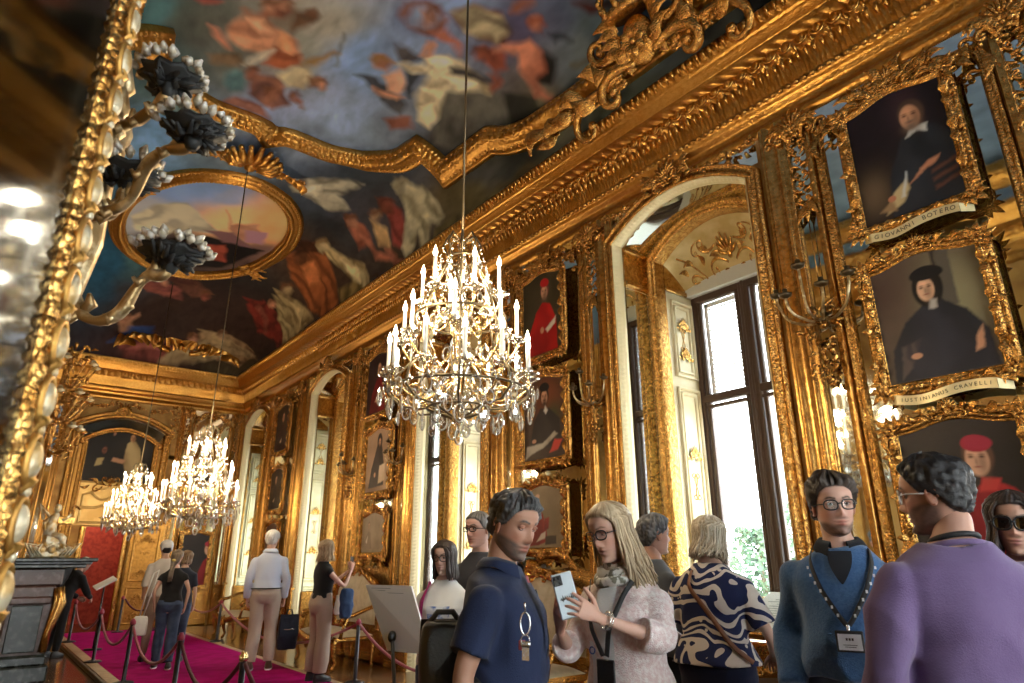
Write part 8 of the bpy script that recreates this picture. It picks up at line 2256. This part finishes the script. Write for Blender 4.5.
# the phone
PHM = mat('silver_phone', (.40, .44, .49), .3, .3)
ph = empty('smartphone', tuple(PH), 0, 'silver smartphone with black camera block in the blonde woman\'s hands', 'phone')
zz = Vector((-.22, .10, .96)).normalized(); yv = pn; xv = yv.cross(zz).normalized(); zz = xv.cross(yv).normalized()
ph.rotation_euler = Matrix((xv, yv, zz)).transposed().to_euler()
mb = MB(); mb.box((0, 0, 0), (.078, .009, .160), bevel=.004); mb.build('case', PHM, ph)
sgn = 1
mb = MB(); mb.box((.018, .006, .055), (.033, .005, .036), bevel=.002); cb = mb.build('camera_block', LEATHB, ph)
for a_, b_ in ((-.007, .008), (.008, .008), (-.007, -.008)):
    mb = MB(); mb.lathe([(0, 0), (.006, 0), (.006, .003), (0, .003)], (0, 0, 0), 12); V = mb.V[0][:, [0, 2, 1]] + [.018 + a_, .008, .055 + b_]; m2 = MB(); m2.add(V, mb.F); m2.build('camera_lens', BLKF, cb)
mb = MB()
for i in range(7):
    mb.tube([(.024 - .008 * i, .0052, -.014 - .006 * (i % 2)), (.022 - .008 * i, .0052, -.004 + .007 * ((i * 3) % 4) / 3), (.018 - .008 * i, .0052, -.016)], .0018, 5)
mb.build('printed_mark', INK, ph)

# man in blue sweater ---------------------------------------------------------------
x, y = 2.97, 1.47
SK3 = (.62, .36, .27)
P3 = Person((x, y), facing(x, y, 184), 1.80, 'bespectacled man in blue sweater with a name badge, facing the viewer', VG, build=1.12, belly=.03, skin=SK3, head=(deg(20), deg(2), deg(2)), voxel=.010, headshift=(0, .01, 0))
P3.arm_local(1, (.252, -.05, 1.11), (.245, .09, .905)); P3.arm_local(-1, (-.27, -.03, 1.10), (-.265, .05, .85))
hd = make_head(SK3, brow=(.05, .03, .02), beard=(.10, .06, .045), hair=(.035, .024, .018), hairline=.076, eye=(.06, .04, .03), seed=8, beardz=-.066, smile=1.0)
P3.body(hd, {1: dict(mesh=make_hand((.3, .4, .35), .06, 1), back=(1, -.1, .1)), -1: dict(mesh=make_hand((.3, .4, .35), .06, -1), back=(-1, -.1, .1))})
P3.hair((.035, .025, .02), cap=dict(hl=.078, thick=.024, seed=9, nape=-.06, rough=1.0, top=1.25, freq=45), col2=(.09, .065, .05))
P3.glasses(BLKF, rx=.0255, rz_=.019, thick=.0027)
BLUES = KN('blue_wool', (.055, .135, .30), (.075, .17, .36), 80)
P3.top('sweater', BLUES, hem=.965, sleeve=1.9, e=.024, wr=.026, ws=4.6, cuff=.012, neck=1.46)
mb = MB()
G = np.array([[P3.torso_at(z, q * .30 * (z - 1.315) / .13, .0265) for q in np.linspace(-1, 1, 7)] for z in np.linspace(1.445, 1.318, 9)])
mb.grid(P3.out(G)); mb.build('polo_front', cloth('black_polo', (.014, .016, .022)), P3.root)
P3.collar(bpy.data.materials['black_polo'], r=.066, h=.034, openf=.42, z=1.470)
for s in (-1, 1):
    P3.strap('lanyard', [P3.torso_at(1.45, s * .95, .030), P3.torso_at(1.40, s * .62, .032), P3.torso_at(1.30, s * .33, .034), P3.torso_at(1.20, s * .09, .038), P3.torso_at(1.17, s * .01, .040)], .018, LANY)
    mb = MB()
    for z in np.linspace(1.205, 1.38, 7):
        k = np.interp(z, [1.17, 1.20, 1.30, 1.40], [.01, .09, .33, .62])
        c = P3.torso_at(z, s * k, .044); mb.box(P3.out(c), (.008, .003, .012))
    mb.build('lanyard_print', PAPER, P3.root)
c = P3.torso_at(1.115, 0, .046)
mb = MB(); mb.box(P3.out(c), (.10, .008, .078), bevel=.003); bh = mb.build('badge_holder', LEATHB, P3.root)
mb = MB(); mb.box(P3.out(c + [0, .006, -.002]), (.084, .003, .058)); mb.build('badge_card', PAPER, bh)
mb = MB()
for q in range(3): mb.box(P3.out(c + [.010 - .010 * q, .008, .008]), (.007, .001, .009))
for q in range(2): mb.box(P3.out(c + [0, .008, -.012 - .007 * q]), (.05 - .01 * q, .001, .002))
mb.build('badge_print', INK, bh)
mb = MB(); mb.box(P3.out(c + [0, .002, .048]), (.012, .006, .022), bevel=.002); mb.build('clip', STEEL, bh)
P3.bottoms(DENIM); P3.shoes(SHOEK)

# man in purple sweatshirt, from behind -----------------------------------------------
x, y = 2.50, .87
SK4 = (.52, .28, .20)
P4 = Person((x, y), facing(x, y, 326), 1.78, 'man in purple sweatshirt seen from behind, in profile with clear glasses', VG, build=1.16, belly=.02, skin=SK4, head=(deg(44), deg(4), 0), voxel=.010, headshift=(0, .02, .0), shoulder=1.02)
P4.arm_local(-1, (-.30, -.02, 1.12), (-.24, .14, .92)); P4.arm_local(1, (.31, -.03, 1.10), (.30, .08, .88))
hd = make_head(SK4, brow=(.02, .014, .012), beard=(.045, .032, .028), hair=(.015, .012, .012), hairline=.074, eye=(.03, .02, .015), seed=10)
P4.body(hd, {1: dict(mesh=hnd, back=(1, -.2, .2)), -1: dict(mesh=make_hand((.4, .5, .4), .05, -1), back=(-1, -.2, .2))})
P4.hair((.016, .014, .015), cap=dict(hl=.076, thick=.020, seed=12, nape=-.066, rough=.7, top=1.2, freq=90), col2=(.024, .023, .026))
P4.glasses(CLEARF, rx=.0255, rz_=.021, thick=.0028)
PURP = cloth('purple_fleece', (.155, .10, .22), .95, .25, 200, mix=(.18, .12, .25), ms=5, sheen=.25)
P4.top('sweatshirt', PURP, hem=.86, sleeve=1.92, e=.032, wr=.026, ws=4.2, cuff=.012, neck=1.472, flare=.01)
mb = MB()
mb.tube([P4.out(P4.bend(np.array([.082 * math.cos(t), -.016 + .072 * math.sin(t), 1.462 - .016 * math.sin(t)]))) for t in np.linspace(0, 2 * PI, 33)[:-1]], .010, 8, closed=True); mb.build('ribbed_neckband', PURP, P4.root)
mb = MB()
mb.tube([P4.out(P4.bend(np.array([.068 * math.cos(t), -.016 + .064 * math.sin(t), 1.484 - .018 * math.sin(t)]))) for t in np.linspace(0, 2 * PI, 33)[:-1]], .009, 8, closed=True); mb.build('lanyard', LANY, P4.root)
P4.bottoms(DENIM); P4.shoes(SHOEK)

# woman in sunglasses --------------------------------------------------------------------
x, y = 3.14, .86
SK5 = (.50, .28, .20)
P5 = Person((x, y), facing(x, y, 192), 1.70, 'dark-haired woman in round sunglasses at the right edge', VG, fem=1, skin=SK5, head=(deg(10), deg(4), deg(-4)), voxel=.014)
hd = make_head(SK5, brow=(.03, .02, .016), fem=1, hair=(.02, .015, .014), lips=(.36, .12, .11), seed=14, smile=1.0)
P5.body(hd, {})
P5.hair((.022, .016, .015), long=dict(L=.17, n=200, th0=.72, seed=9, wave=.016, part=.01, rad=.0068, flare=1.22), cap=dict(hl=.072, thick=.016, seed=14, nape=-.08, rough=.4), col2=(.07, .045, .035))
P5.glasses(BLKF, lens=DLENS, rx=.0285, rz_=.025, thick=.004)
P5.top('blouse', BLKC, sleeve=1.9, e=.016); P5.bottoms(BLKC); P5.shoes(SHOEK)

# woman in patterned blouse, from behind ------------------------------------------------------
def swirl_mat():
    m = cloth('navy_swirl_print', (.012, .016, .06), .8)
    nt = m.node_tree; N, L = nt.nodes, nt.links
    bs = N['Principled BSDF']
    tc = N.new('ShaderNodeTexCoord')
    nz = N.new('ShaderNodeTexNoise'); nz.inputs['Scale'].default_value = 7.0; nz.inputs['Detail'].default_value = 0
    L.new(tc.outputs['Object'], nz.inputs['Vector'])
    ad = N.new('ShaderNodeVectorMath'); ad.operation = 'MULTIPLY_ADD'; ad.inputs[1].default_value = (.26, .26, .26)
    L.new(nz.outputs['Color'], ad.inputs[0]); L.new(tc.outputs['Object'], ad.inputs[2])
    wv = N.new('ShaderNodeTexWave'); wv.wave_type = 'RINGS'; wv.rings_direction = 'SPHERICAL'; wv.inputs['Scale'].default_value = 5.0; wv.inputs['Distortion'].default_value = 3.2; wv.inputs['Detail'].default_value = 0; wv.inputs['Detail Scale'].default_value = 2.2
    L.new(ad.outputs[0], wv.inputs['Vector'])
    vr = N.new('ShaderNodeTexVoronoi'); vr.inputs['Scale'].default_value = 19
    L.new(tc.outputs['Object'], vr.inputs['Vector'])
    dot = N.new('ShaderNodeMath'); dot.operation = 'LESS_THAN'; dot.inputs[1].default_value = .22
    L.new(vr.outputs['Distance'], dot.inputs[0])
    n2 = N.new('ShaderNodeTexNoise'); n2.inputs['Scale'].default_value = 6; L.new(tc.outputs['Object'], n2.inputs['Vector'])
    g2 = N.new('ShaderNodeMath'); g2.operation = 'GREATER_THAN'; g2.inputs[1].default_value = .52; L.new(n2.outputs['Fac'], g2.inputs[0])
    dm = N.new('ShaderNodeMath'); dm.operation = 'MULTIPLY'; L.new(dot.outputs[0], dm.inputs[0]); L.new(g2.outputs[0], dm.inputs[1])
    st = N.new('ShaderNodeMath'); st.operation = 'GREATER_THAN'; st.inputs[1].default_value = .60
    L.new(wv.outputs['Fac'], st.inputs[0])
    mx_ = N.new('ShaderNodeMath'); mx_.operation = 'MAXIMUM'; L.new(st.outputs[0], mx_.inputs[0]); L.new(dm.outputs[0], mx_.inputs[1])
    mx = N.new('ShaderNodeMix'); mx.data_type = 'RGBA'
    L.new(mx_.outputs[0], mx.inputs[0]); mx.inputs[6].default_value = (.014, .020, .075, 1); mx.inputs[7].default_value = (.66, .58, .52, 1)
    L.new(mx.outputs[2], bs.inputs['Base Color'])
    return m
x, y = 3.27, 2.38
SK6 = (.55, .35, .28)
P6 = Person((x, y), facing(x, y, 14), 1.70, 'woman in navy and white swirl-print blouse seen from behind', VG, fem=1, build=1.12, skin=SK6, head=(deg(-14), deg(12), 0), voxel=.011, lean=deg(6))
P6.arm_local(1, (.30, .02, 1.08), (.26, .24, .98)); P6.arm_local(-1, (-.27, .0, 1.10), (-.18, .22, 1.0))
hd = make_head(SK6, fem=1, hair=(.3, .22, .13), seed=16)
P6.body(hd, {1: dict(mesh=make_hand((.4, .5, .4), .05, 1), back=(0, 0, 1)), -1: dict(mesh=make_hand((.4, .5, .4), .05, -1), back=(0, 0, 1))})
P6.hair((.36, .28, .18), long=dict(L=.13, n=210, th0=.62, seed=11, wave=.02, part=.0, rad=.0068, flare=1.12), cap=dict(hl=.074, thick=.02, seed=17, nape=-.08, rough=.6), col2=(.62, .54, .42))
P6.top('blouse', swirl_mat(), hem=.95, sleeve=.74, e=.030, wr=.010, ws=5, cuff=.022, flare=.035)
P6.bottoms(cloth('navy_trousers', (.014, .018, .045))); P6.shoes(SHOEK)
TAN_ = mat('brown_leather', (.20, .085, .045), .42, bump=.2, bscale=80)
P6.strap('bag_strap', [P6.torso_at(1.43, PI + .55, .030), P6.torso_at(1.34, PI + .42, .046), P6.torso_at(1.20, PI - .05, .05), P6.torso_at(1.05, PI - .55, .055), P6.torso_at(.98, PI - 1.0, .07)], .026, TAN_)
MAUV = mat('taupe_leather', (.16, .105, .095), .4, bump=.2, bscale=60)
b6 = bag('handbag', (3.66, 2.08, .92), facing(3.4, 2.3, 180), (.30, .15, .32), MAUV, 'taupe leather handbag hanging at the hip of the woman in printed blouse', 'bag', flap=False)
mb = MB(); mb.tube([(-.14, -.05, -.08), (.0, -.10, -.13), (.14, -.05, -.10)], .008, 7); mb.tube([(-.12, 0, .13), (-.16, 0, .2)], .012, 6); mb.build('handle', TAN_, b6)

# heads half hidden behind the front figures -----------------------------------------------------
x, y = 3.46, 2.93
P7 = Person((x, y), facing(x, y, 62), 1.73, 'grey-haired man half hidden behind the blonde woman', VG, skin=(.55, .31, .23), voxel=.016)
P7.body(make_head((.55, .31, .23), hair=(.06, .06, .065), seed=18), {}); P7.hair((.06, .06, .066), cap=dict(thick=.022, seed=19, rough=.8, freq=60), col2=(.2, .2, .21))
P7.top('shirt', cloth('grey_shirt', (.10, .11, .13))); P7.bottoms(BLKC); P7.shoes(SHOEK)
x, y = 2.92, 4.12
P8 = Person((x, y), facing(x, y, 222), 1.80, 'man in spectacles peeking out behind the man in navy polo', VG, skin=(.58, .33, .26), voxel=.016, head=(0, deg(4), 0))
P8.body(make_head((.58, .33, .26), hair=(.10, .095, .09), seed=20, brow=(.1, .08, .07)), {}); P8.hair((.09, .085, .085), cap=dict(thick=.010, seed=21, rough=.5), col2=(.22, .21, .2)); P8.glasses(BLKF, rx=.026, rz_=.015, thick=.003)
P8.top('shirt', cloth('dark_shirt', (.05, .05, .06))); P8.bottoms(BLKC); P8.shoes(SHOEK)

# woman in white printed t-shirt -----------------------------------------------------------------
x, y = 2.50, 3.92
SK9 = (.62, .40, .32)
P9 = Person((x, y), facing(x, y, 196), 1.585, 'dark-haired woman in white printed t-shirt with spectacles', VG, fem=1, skin=SK9, head=(deg(-10), deg(6), 0), voxel=.012)
P9.arm_local(1, (.255, .02, 1.12), (.05, .20, 1.10)); P9.arm_local(-1, (-.255, .02, 1.12), (-.02, .22, 1.06))
P9.body(make_head(SK9, fem=1, hair=(.03, .02, .018), seed=22, brow=(.04, .025, .02), lips=(.45, .2, .18)), {1: dict(mesh=make_hand((.3, .4, .3), .05, 1), back=(.2, .5, .8)), -1: dict(mesh=make_hand((.3, .4, .3), .05, -1), back=(-.2, .5, .8))})
P9.hair((.032, .022, .02), long=dict(L=.15, n=200, th0=.66, seed=13, wave=.006, part=.012, rad=.0068, flare=1.08), cap=dict(hl=.074, thick=.014, seed=23, nape=-.08, rough=.3), col2=(.06, .04, .035))
P9.glasses(BLKF, rx=.026, rz_=.021, thick=.0028)
P9.top('t_shirt', WHITET, hem=.86, sleeve=.72, e=.02, wr=.008, cuff=.016)
mb = MB()
BLP = mat('blue_watercolour_print', (.10, .20, .50), .8, mix=(.72, .74, .78), mscale=22, mixlo=.42, mixhi=.55)
G = np.array([[P9.torso_at(z, q * .42, .030) for q in np.linspace(-1, 1, 9)] for z in np.linspace(1.30, 1.18, 6)]); mb.grid(P9.out(G)); mb.build('print', BLP, P9.root)
MAG = cloth('magenta_webbing', (.42, .03, .16))
P9.strap('backpack_strap', [P9.torso_at(1.44, 1.9, .03), P9.torso_at(1.44, .9, .03), P9.torso_at(1.34, .72, .034), P9.torso_at(1.20, .95, .034)], .048, MAG, th=.010)
P9.bottoms(DENIM); P9.shoes(SHOEK)

# woman photographing in black top and beige trousers ------------------------------------------------
x, y = 3.68, 8.72
SK10 = (.60, .36, .28)
P10 = Person((x, y, .024), facing(x, y, 62), 1.70, 'woman in black sleeveless top and beige wide trousers taking a photo', VG, fem=1, skin=SK10, head=(deg(-12), deg(-4), 0), voxel=.013)
P10.arm_local(1, (.22, .20, 1.14), (.13, .34, 1.36)); P10.arm_local(-1, (-.20, .22, 1.16), (.02, .38, 1.36))
P10.body(make_head(SK10, fem=1, hair=(.25, .16, .09), seed=24), {1: dict(mesh=make_hand((.5, .6, .5), .05, 1), back=(1, 0, .2), dir=(-.1, .2, 1)), -1: dict(mesh=make_hand((.5, .6, .5), .05, -1), back=(-1, 0, .2), dir=(.1, .2, 1))})
P10.hair((.30, .19, .10), long=dict(L=.15, n=150, th0=.7, seed=15, wave=.022, rad=.0085, flare=1.18), cap=dict(hl=.074, thick=.022, seed=25, nape=-.08), col2=(.55, .40, .24))
P10.top('sleeveless_top', BLKC, hem=1.0, sleeve=.10, e=.014, cuff=0, wr=.004)
P10.bottoms(cloth('beige_trousers', (.40, .31, .25), .9, .2, 120), waist=1.08, t1=1.94, e=.016, wide=.032, wr=.012)
P10.shoes(SHOEK)
ph2 = empty('smartphone', (0, 0, 0), 0, 'dark smartphone raised by the woman in black sleeveless top', 'phone')
q = P10.root.matrix_basis @ Vector(P10.out(np.array([.065, .37, 1.50])))
ph2.location = Vector((P10.loc[0], P10.loc[1], 0)) + P10.R @ Vector(P10.out(np.array([.07, .375, 1.485]))); ph2.rotation_euler = (0, 0, P10.rz)
MB().box((0, 0, 0), (.075, .010, .15), bevel=.004).build('case', BLKF, ph2); MB().box((0, -.006, 0), (.068, .002, .14)).build('screen', mat('phone_screen', (.2, .22, .26), .15), ph2)
jk = empty('folded_jacket', Vector((P10.loc[0], P10.loc[1], 0)) + P10.R @ Vector((.24, .22, .98)), P10.rz, 'navy jacket with white lining over the arm of the photographing woman', 'jacket')
mb = MB(); loft(mb, [(-.22, .05, .07, 0), (-.1, .07, .10, 0), (.05, .065, .10, 0), (.14, .05, .08, 0)], 20); V, F = smooth_union(mb, .014, 2, .02, 9, 4); m2 = MB(); m2.add(V, F); m2.build('jacket_cloth', cloth('navy_jacket', (.03, .06, .14)), jk)
mb = MB(); loft(mb, [(-.17, .035, .05, -.10, -.03), (-.05, .05, .05, -.10, -.03), (.06, .03, .04, -.08, -.03)], 16); V, F = smooth_union(mb, .014, 2, .015, 9, 6); m2 = MB(); m2.add(V, F); m2.build('lining', WHITET, jk)

# man in white shirt, from behind --------------------------------------------------------------------
x, y = 3.42, 10.1
SK11 = (.58, .35, .27)
P11 = Person((x, y, .024), facing(x, y, 6), 1.87, 'white-haired man in pale blue shirt and beige trousers seen from behind', VG, build=1.04, skin=SK11, voxel=.013, stance=(.11, .03), head=(deg(-6), 0, 0))
P11.arm_local(1, (.25, -.02, 1.10), (.235, .03, .86)); P11.arm_local(-1, (-.25, -.04, 1.10), (-.24, .03, .87))
P11.body(make_head(SK11, hair=(.5, .48, .46), seed=26), {1: dict(mesh=make_hand((.9, 1.1, .8), .03, 1), back=(1, 0, 0)), -1: dict(mesh=make_hand((.4, .5, .4), .05, -1), back=(-1, 0, 0))})
P11.hair((.62, .60, .58), cap=dict(thick=.018, seed=27, nape=-.066), col2=(.8, .79, .78))
PALEB = cloth('pale_blue_cotton', (.62, .68, .84), .8, .1, 90)
P11.top('shirt', PALEB, hem=.985, sleeve=1.93, e=.015, wr=.014, ws=4.5, cuff=.012, neck=1.465)
P11.collar(PALEB, r=.064, h=.036, openf=.3, z=1.472)
P11.bottoms(cloth('beige_chinos', (.52, .42, .34), .9, .15, 120), waist=1.01, t1=1.95, e=.016, wide=.014, wr=.014)
mb = MB(); zs = 1.0; mb.tube([P11.out(np.array([(.158 + .034) * np.sign(math.cos(t)) * abs(math.cos(t)) ** .87, (.110 + .034) * np.sign(math.sin(t)) * abs(math.sin(t)) ** .87 - .004, zs])) for t in np.linspace(0, 2 * PI, 41)[:-1]], .016, 8, closed=True, flat=.5); mb.build('belt', LEATHB, P11.root)
P11.shoes(mat('brown_shoe', (.10, .055, .035), .5), WHITES)
b11 = bag('backpack', Vector((P11.loc[0], P11.loc[1], 0)) + P11.R @ Vector((.34, .06, .50)), P11.rz + .3, (.28, .18, .46), cloth('dark_navy_nylon', (.012, .016, .035), .6, .2, 60), 'dark navy backpack hanging from the white-haired man\'s right hand', 'backpack')
mb = MB(); mb.tube([(-.05, 0, .22), (-.03, 0, .29), (.03, 0, .29), (.05, 0, .22)], .012, 7); mb.build('handle', LEATHB, b11)

# woman in jeans with ponytail -----------------------------------------------------------------------
x, y = 2.38, 11.1
SK12 = (.58, .36, .29)
P12 = Person((x, y, .024), facing(x, y, 4), 1.60, 'woman in black top and jeans with ponytail seen from behind', VG, fem=1, skin=SK12, voxel=.013, stance=(.10, -.10), head=(deg(-16), deg(8), 0))
P12.arm_local(-1, (-.25, -.04, 1.13), (-.22, .02, .90)); P12.arm_local(1, (.25, -.02, 1.13), (.22, .03, .88))
P12.body(make_head(SK12, fem=1, hair=(.06, .04, .03), seed=28), {1: dict(mesh=make_hand((.4, .5, .4), .05, 1), back=(1, 0, 0)), -1: dict(mesh=make_hand((.9, 1.1, .8), .03, -1), back=(-1, 0, 0))})
P12.hair((.075, .055, .045), long=dict(L=.36, n=120, th0=2.0, seed=17, wave=.014, rad=.010, gather=(0, -.115, .024)), cap=dict(thick=.016, seed=29, nape=-.07), col2=(.20, .15, .11))
mb = MB(); mb.ell((0, -.118, -.05), (.03, .03, .022), 12, 8); P12.put_head('hair_tie', mb, cloth('yellow_ribbon', (.5, .42, .14)))
P12.top('top', BLKC, hem=.96, sleeve=.30, e=.014, wr=.006, cuff=.01)
P12.bottoms(DENIM, waist=1.0, e=.014, wide=.012, wr=.012); P12.shoes(SHOEK, WHITES)
b12 = bag('tote_bag', Vector((P12.loc[0], P12.loc[1], 0)) + P12.R @ Vector((-.34, -.05, .60)), P12.rz, (.20, .13, .26), cloth('white_canvas', (.66, .66, .66), .9), 'white canvas bag on a long strap beside the woman in jeans', 'bag', flap=False)
mb = MB(); mb.tube([(-.02, 0, .12), (.02, -.06, .4), (.08, -.05, .70), (.13, .02, .74), (.10, .06, .55), (.02, .03, .12)], .011, 6); mb.build('strap', bpy.data.materials['white_canvas'], b12)

# companions farther on ------------------------------------------------------------------------------
x, y = 2.42, 12.1
P13 = Person((x, y, .024), facing(x, y, 350), 1.76, 'man in white cap and pale shirt in front of the woman in jeans', VG, skin=(.5, .3, .22), voxel=.016)
P13.body(make_head((.5, .3, .22), seed=30), {}); P13.hair((.02, .02, .022), cap=dict(thick=.016, seed=31))
mb = MB(); V, F, n2 = hair_cap(hl=.03, thick=.024, seed=3, nape=.0, side=.045, rough=.05); mb.add(V, F); mb.box((0, .12, .045), (.12, .09, .008), bevel=.003); P13.put_head('cap', mb, cloth('white_cap', (.7, .7, .72)))
P13.top('shirt', cloth('pale_shirt', (.62, .58, .56)), sleeve=1.2, e=.02, wr=.01); P13.bottoms(cloth('tan_trousers', (.42, .34, .28))); P13.shoes(SHOEK)
x, y = 2.66, 11.75
P14 = Person((x, y, .024), facing(x, y, 14), 1.60, 'person in dark t-shirt walking right beside the woman in jeans', VG, fem=.5, skin=(.5, .31, .24), voxel=.016, head=(deg(-30), 0, 0))
P14.body(make_head((.5, .31, .24), hair=(.12, .07, .04), seed=32), {1: dict(mesh=make_hand((.4, .5, .4), .05, 1), back=(1, 0, 0))}); P14.hair((.13, .08, .045), long=dict(L=.09, n=90, th0=.9, seed=19, rad=.01), cap=dict(thick=.018, seed=33), col2=(.28, .18, .1))
P14.top('t_shirt', cloth('navy_tee', (.02, .024, .04)), sleeve=.8, e=.018, wr=.008); P14.bottoms(DENIM); P14.shoes(SHOEK)
x, y = 1.28, 13.7
P15 = Person((x, y, 0), facing(x, y, 50), 1.62, 'person in black stooping with a backpack by the chimneypiece', VG, skin=(.45, .28, .22), voxel=.016, lean=deg(30), head=(0, deg(30), 0))
P15.arm_local(1, (.25, .26, 1.06), (.18, .42, .95)); P15.arm_local(-1, (-.24, .26, 1.06), (-.1, .42, .95))
P15.body(make_head((.45, .28, .22), hair=(.02, .02, .02), seed=34), {1: dict(mesh=make_hand((.4, .5, .4), .05, 1), back=(1, 0, .5)), -1: dict(mesh=make_hand((.4, .5, .4), .05, -1), back=(-1, 0, .5))}); P15.hair((.02, .018, .018), cap=dict(thick=.02, seed=35))
P15.top('jacket', BLKC, sleeve=1.95, e=.03, wr=.012); P15.bottoms(BLKC, wide=.01); P15.shoes(SHOEK)
b15 = bag('backpack', Vector((P15.loc[0], P15.loc[1], 0)) + P15.R @ Vector((0, -.02, 1.34)), P15.rz + PI, (.32, .22, .48), cloth('black_nylon', (.014, .014, .016), .5, .2, 60), 'black backpack on the back of the stooping person by the chimneypiece', 'backpack')
b15.location += P15.R @ Vector((0, -.10, -.05)); b15.rotation_euler = (deg(30), 0, P15.rz + PI)
b15.rotation_euler = (deg(26), 0, P15.rz + PI)
# ---------------------------------------------------------------- the garden outside the windows
GRAVEL = mat('pale_gravel', (.55, .52, .46), .9, bump=.2, bscale=30)
MB().box((17.2, 6.0, -.35), (21, 44, .1)).build('ground_outside', GRAVEL, kind='structure')
LEAF = mat('garden_leaf', (.045, .095, .055), .7, mix=(.07, .13, .06), mscale=3)
BARK = mat('bark', (.12, .09, .06), .9, bump=.4, bscale=20)
def garden_tree(x, y, h, w, seed, label):
    root = empty('garden_tree', (x, y, -.3), 0, label, 'tree', 'trees in the garden')
    r = random.Random(seed)
    mb = MB(); mb.tube([(0, 0, 0), (.05, .03, h * .3), (-.04, .02, h * .6), (0, 0, h * .9)], [.10, .08, .05, .02], 8); mb.build('trunk', BARK, root)
    V, F = [], []
    for i in range(1500):
        a, q, t = r.uniform(0, 6.28), r.random() ** .5, r.uniform(.18, 1)
        k = w * math.sin(min(1, t * 1.1) * PI * .93) ** .6 * q
        c = Vector((k * math.cos(a), k * math.sin(a), h * t)); d = Vector((r.uniform(-1, 1), r.uniform(-1, 1), r.uniform(-1, 1))).normalized() * .11; e = d.orthogonal().normalized() * .06
        n = len(V); V += [tuple(c - d), tuple(c + e), tuple(c + d), tuple(c - e)]; F.append((n, n + 1, n + 2, n + 3))
    mb = MB(); mb.add(V, F, smooth=False); mb.build('foliage', LEAF, root, kind='stuff')
garden_tree(14.6, 9.1, 2.5, 1.3, 1, 'pale green shrubby tree seen through the nearest window, by the man in blue sweater')
garden_tree(19.5, 10.6, 3.4, 1.2, 2, 'pale green tree seen through the right leaf of the nearest window')
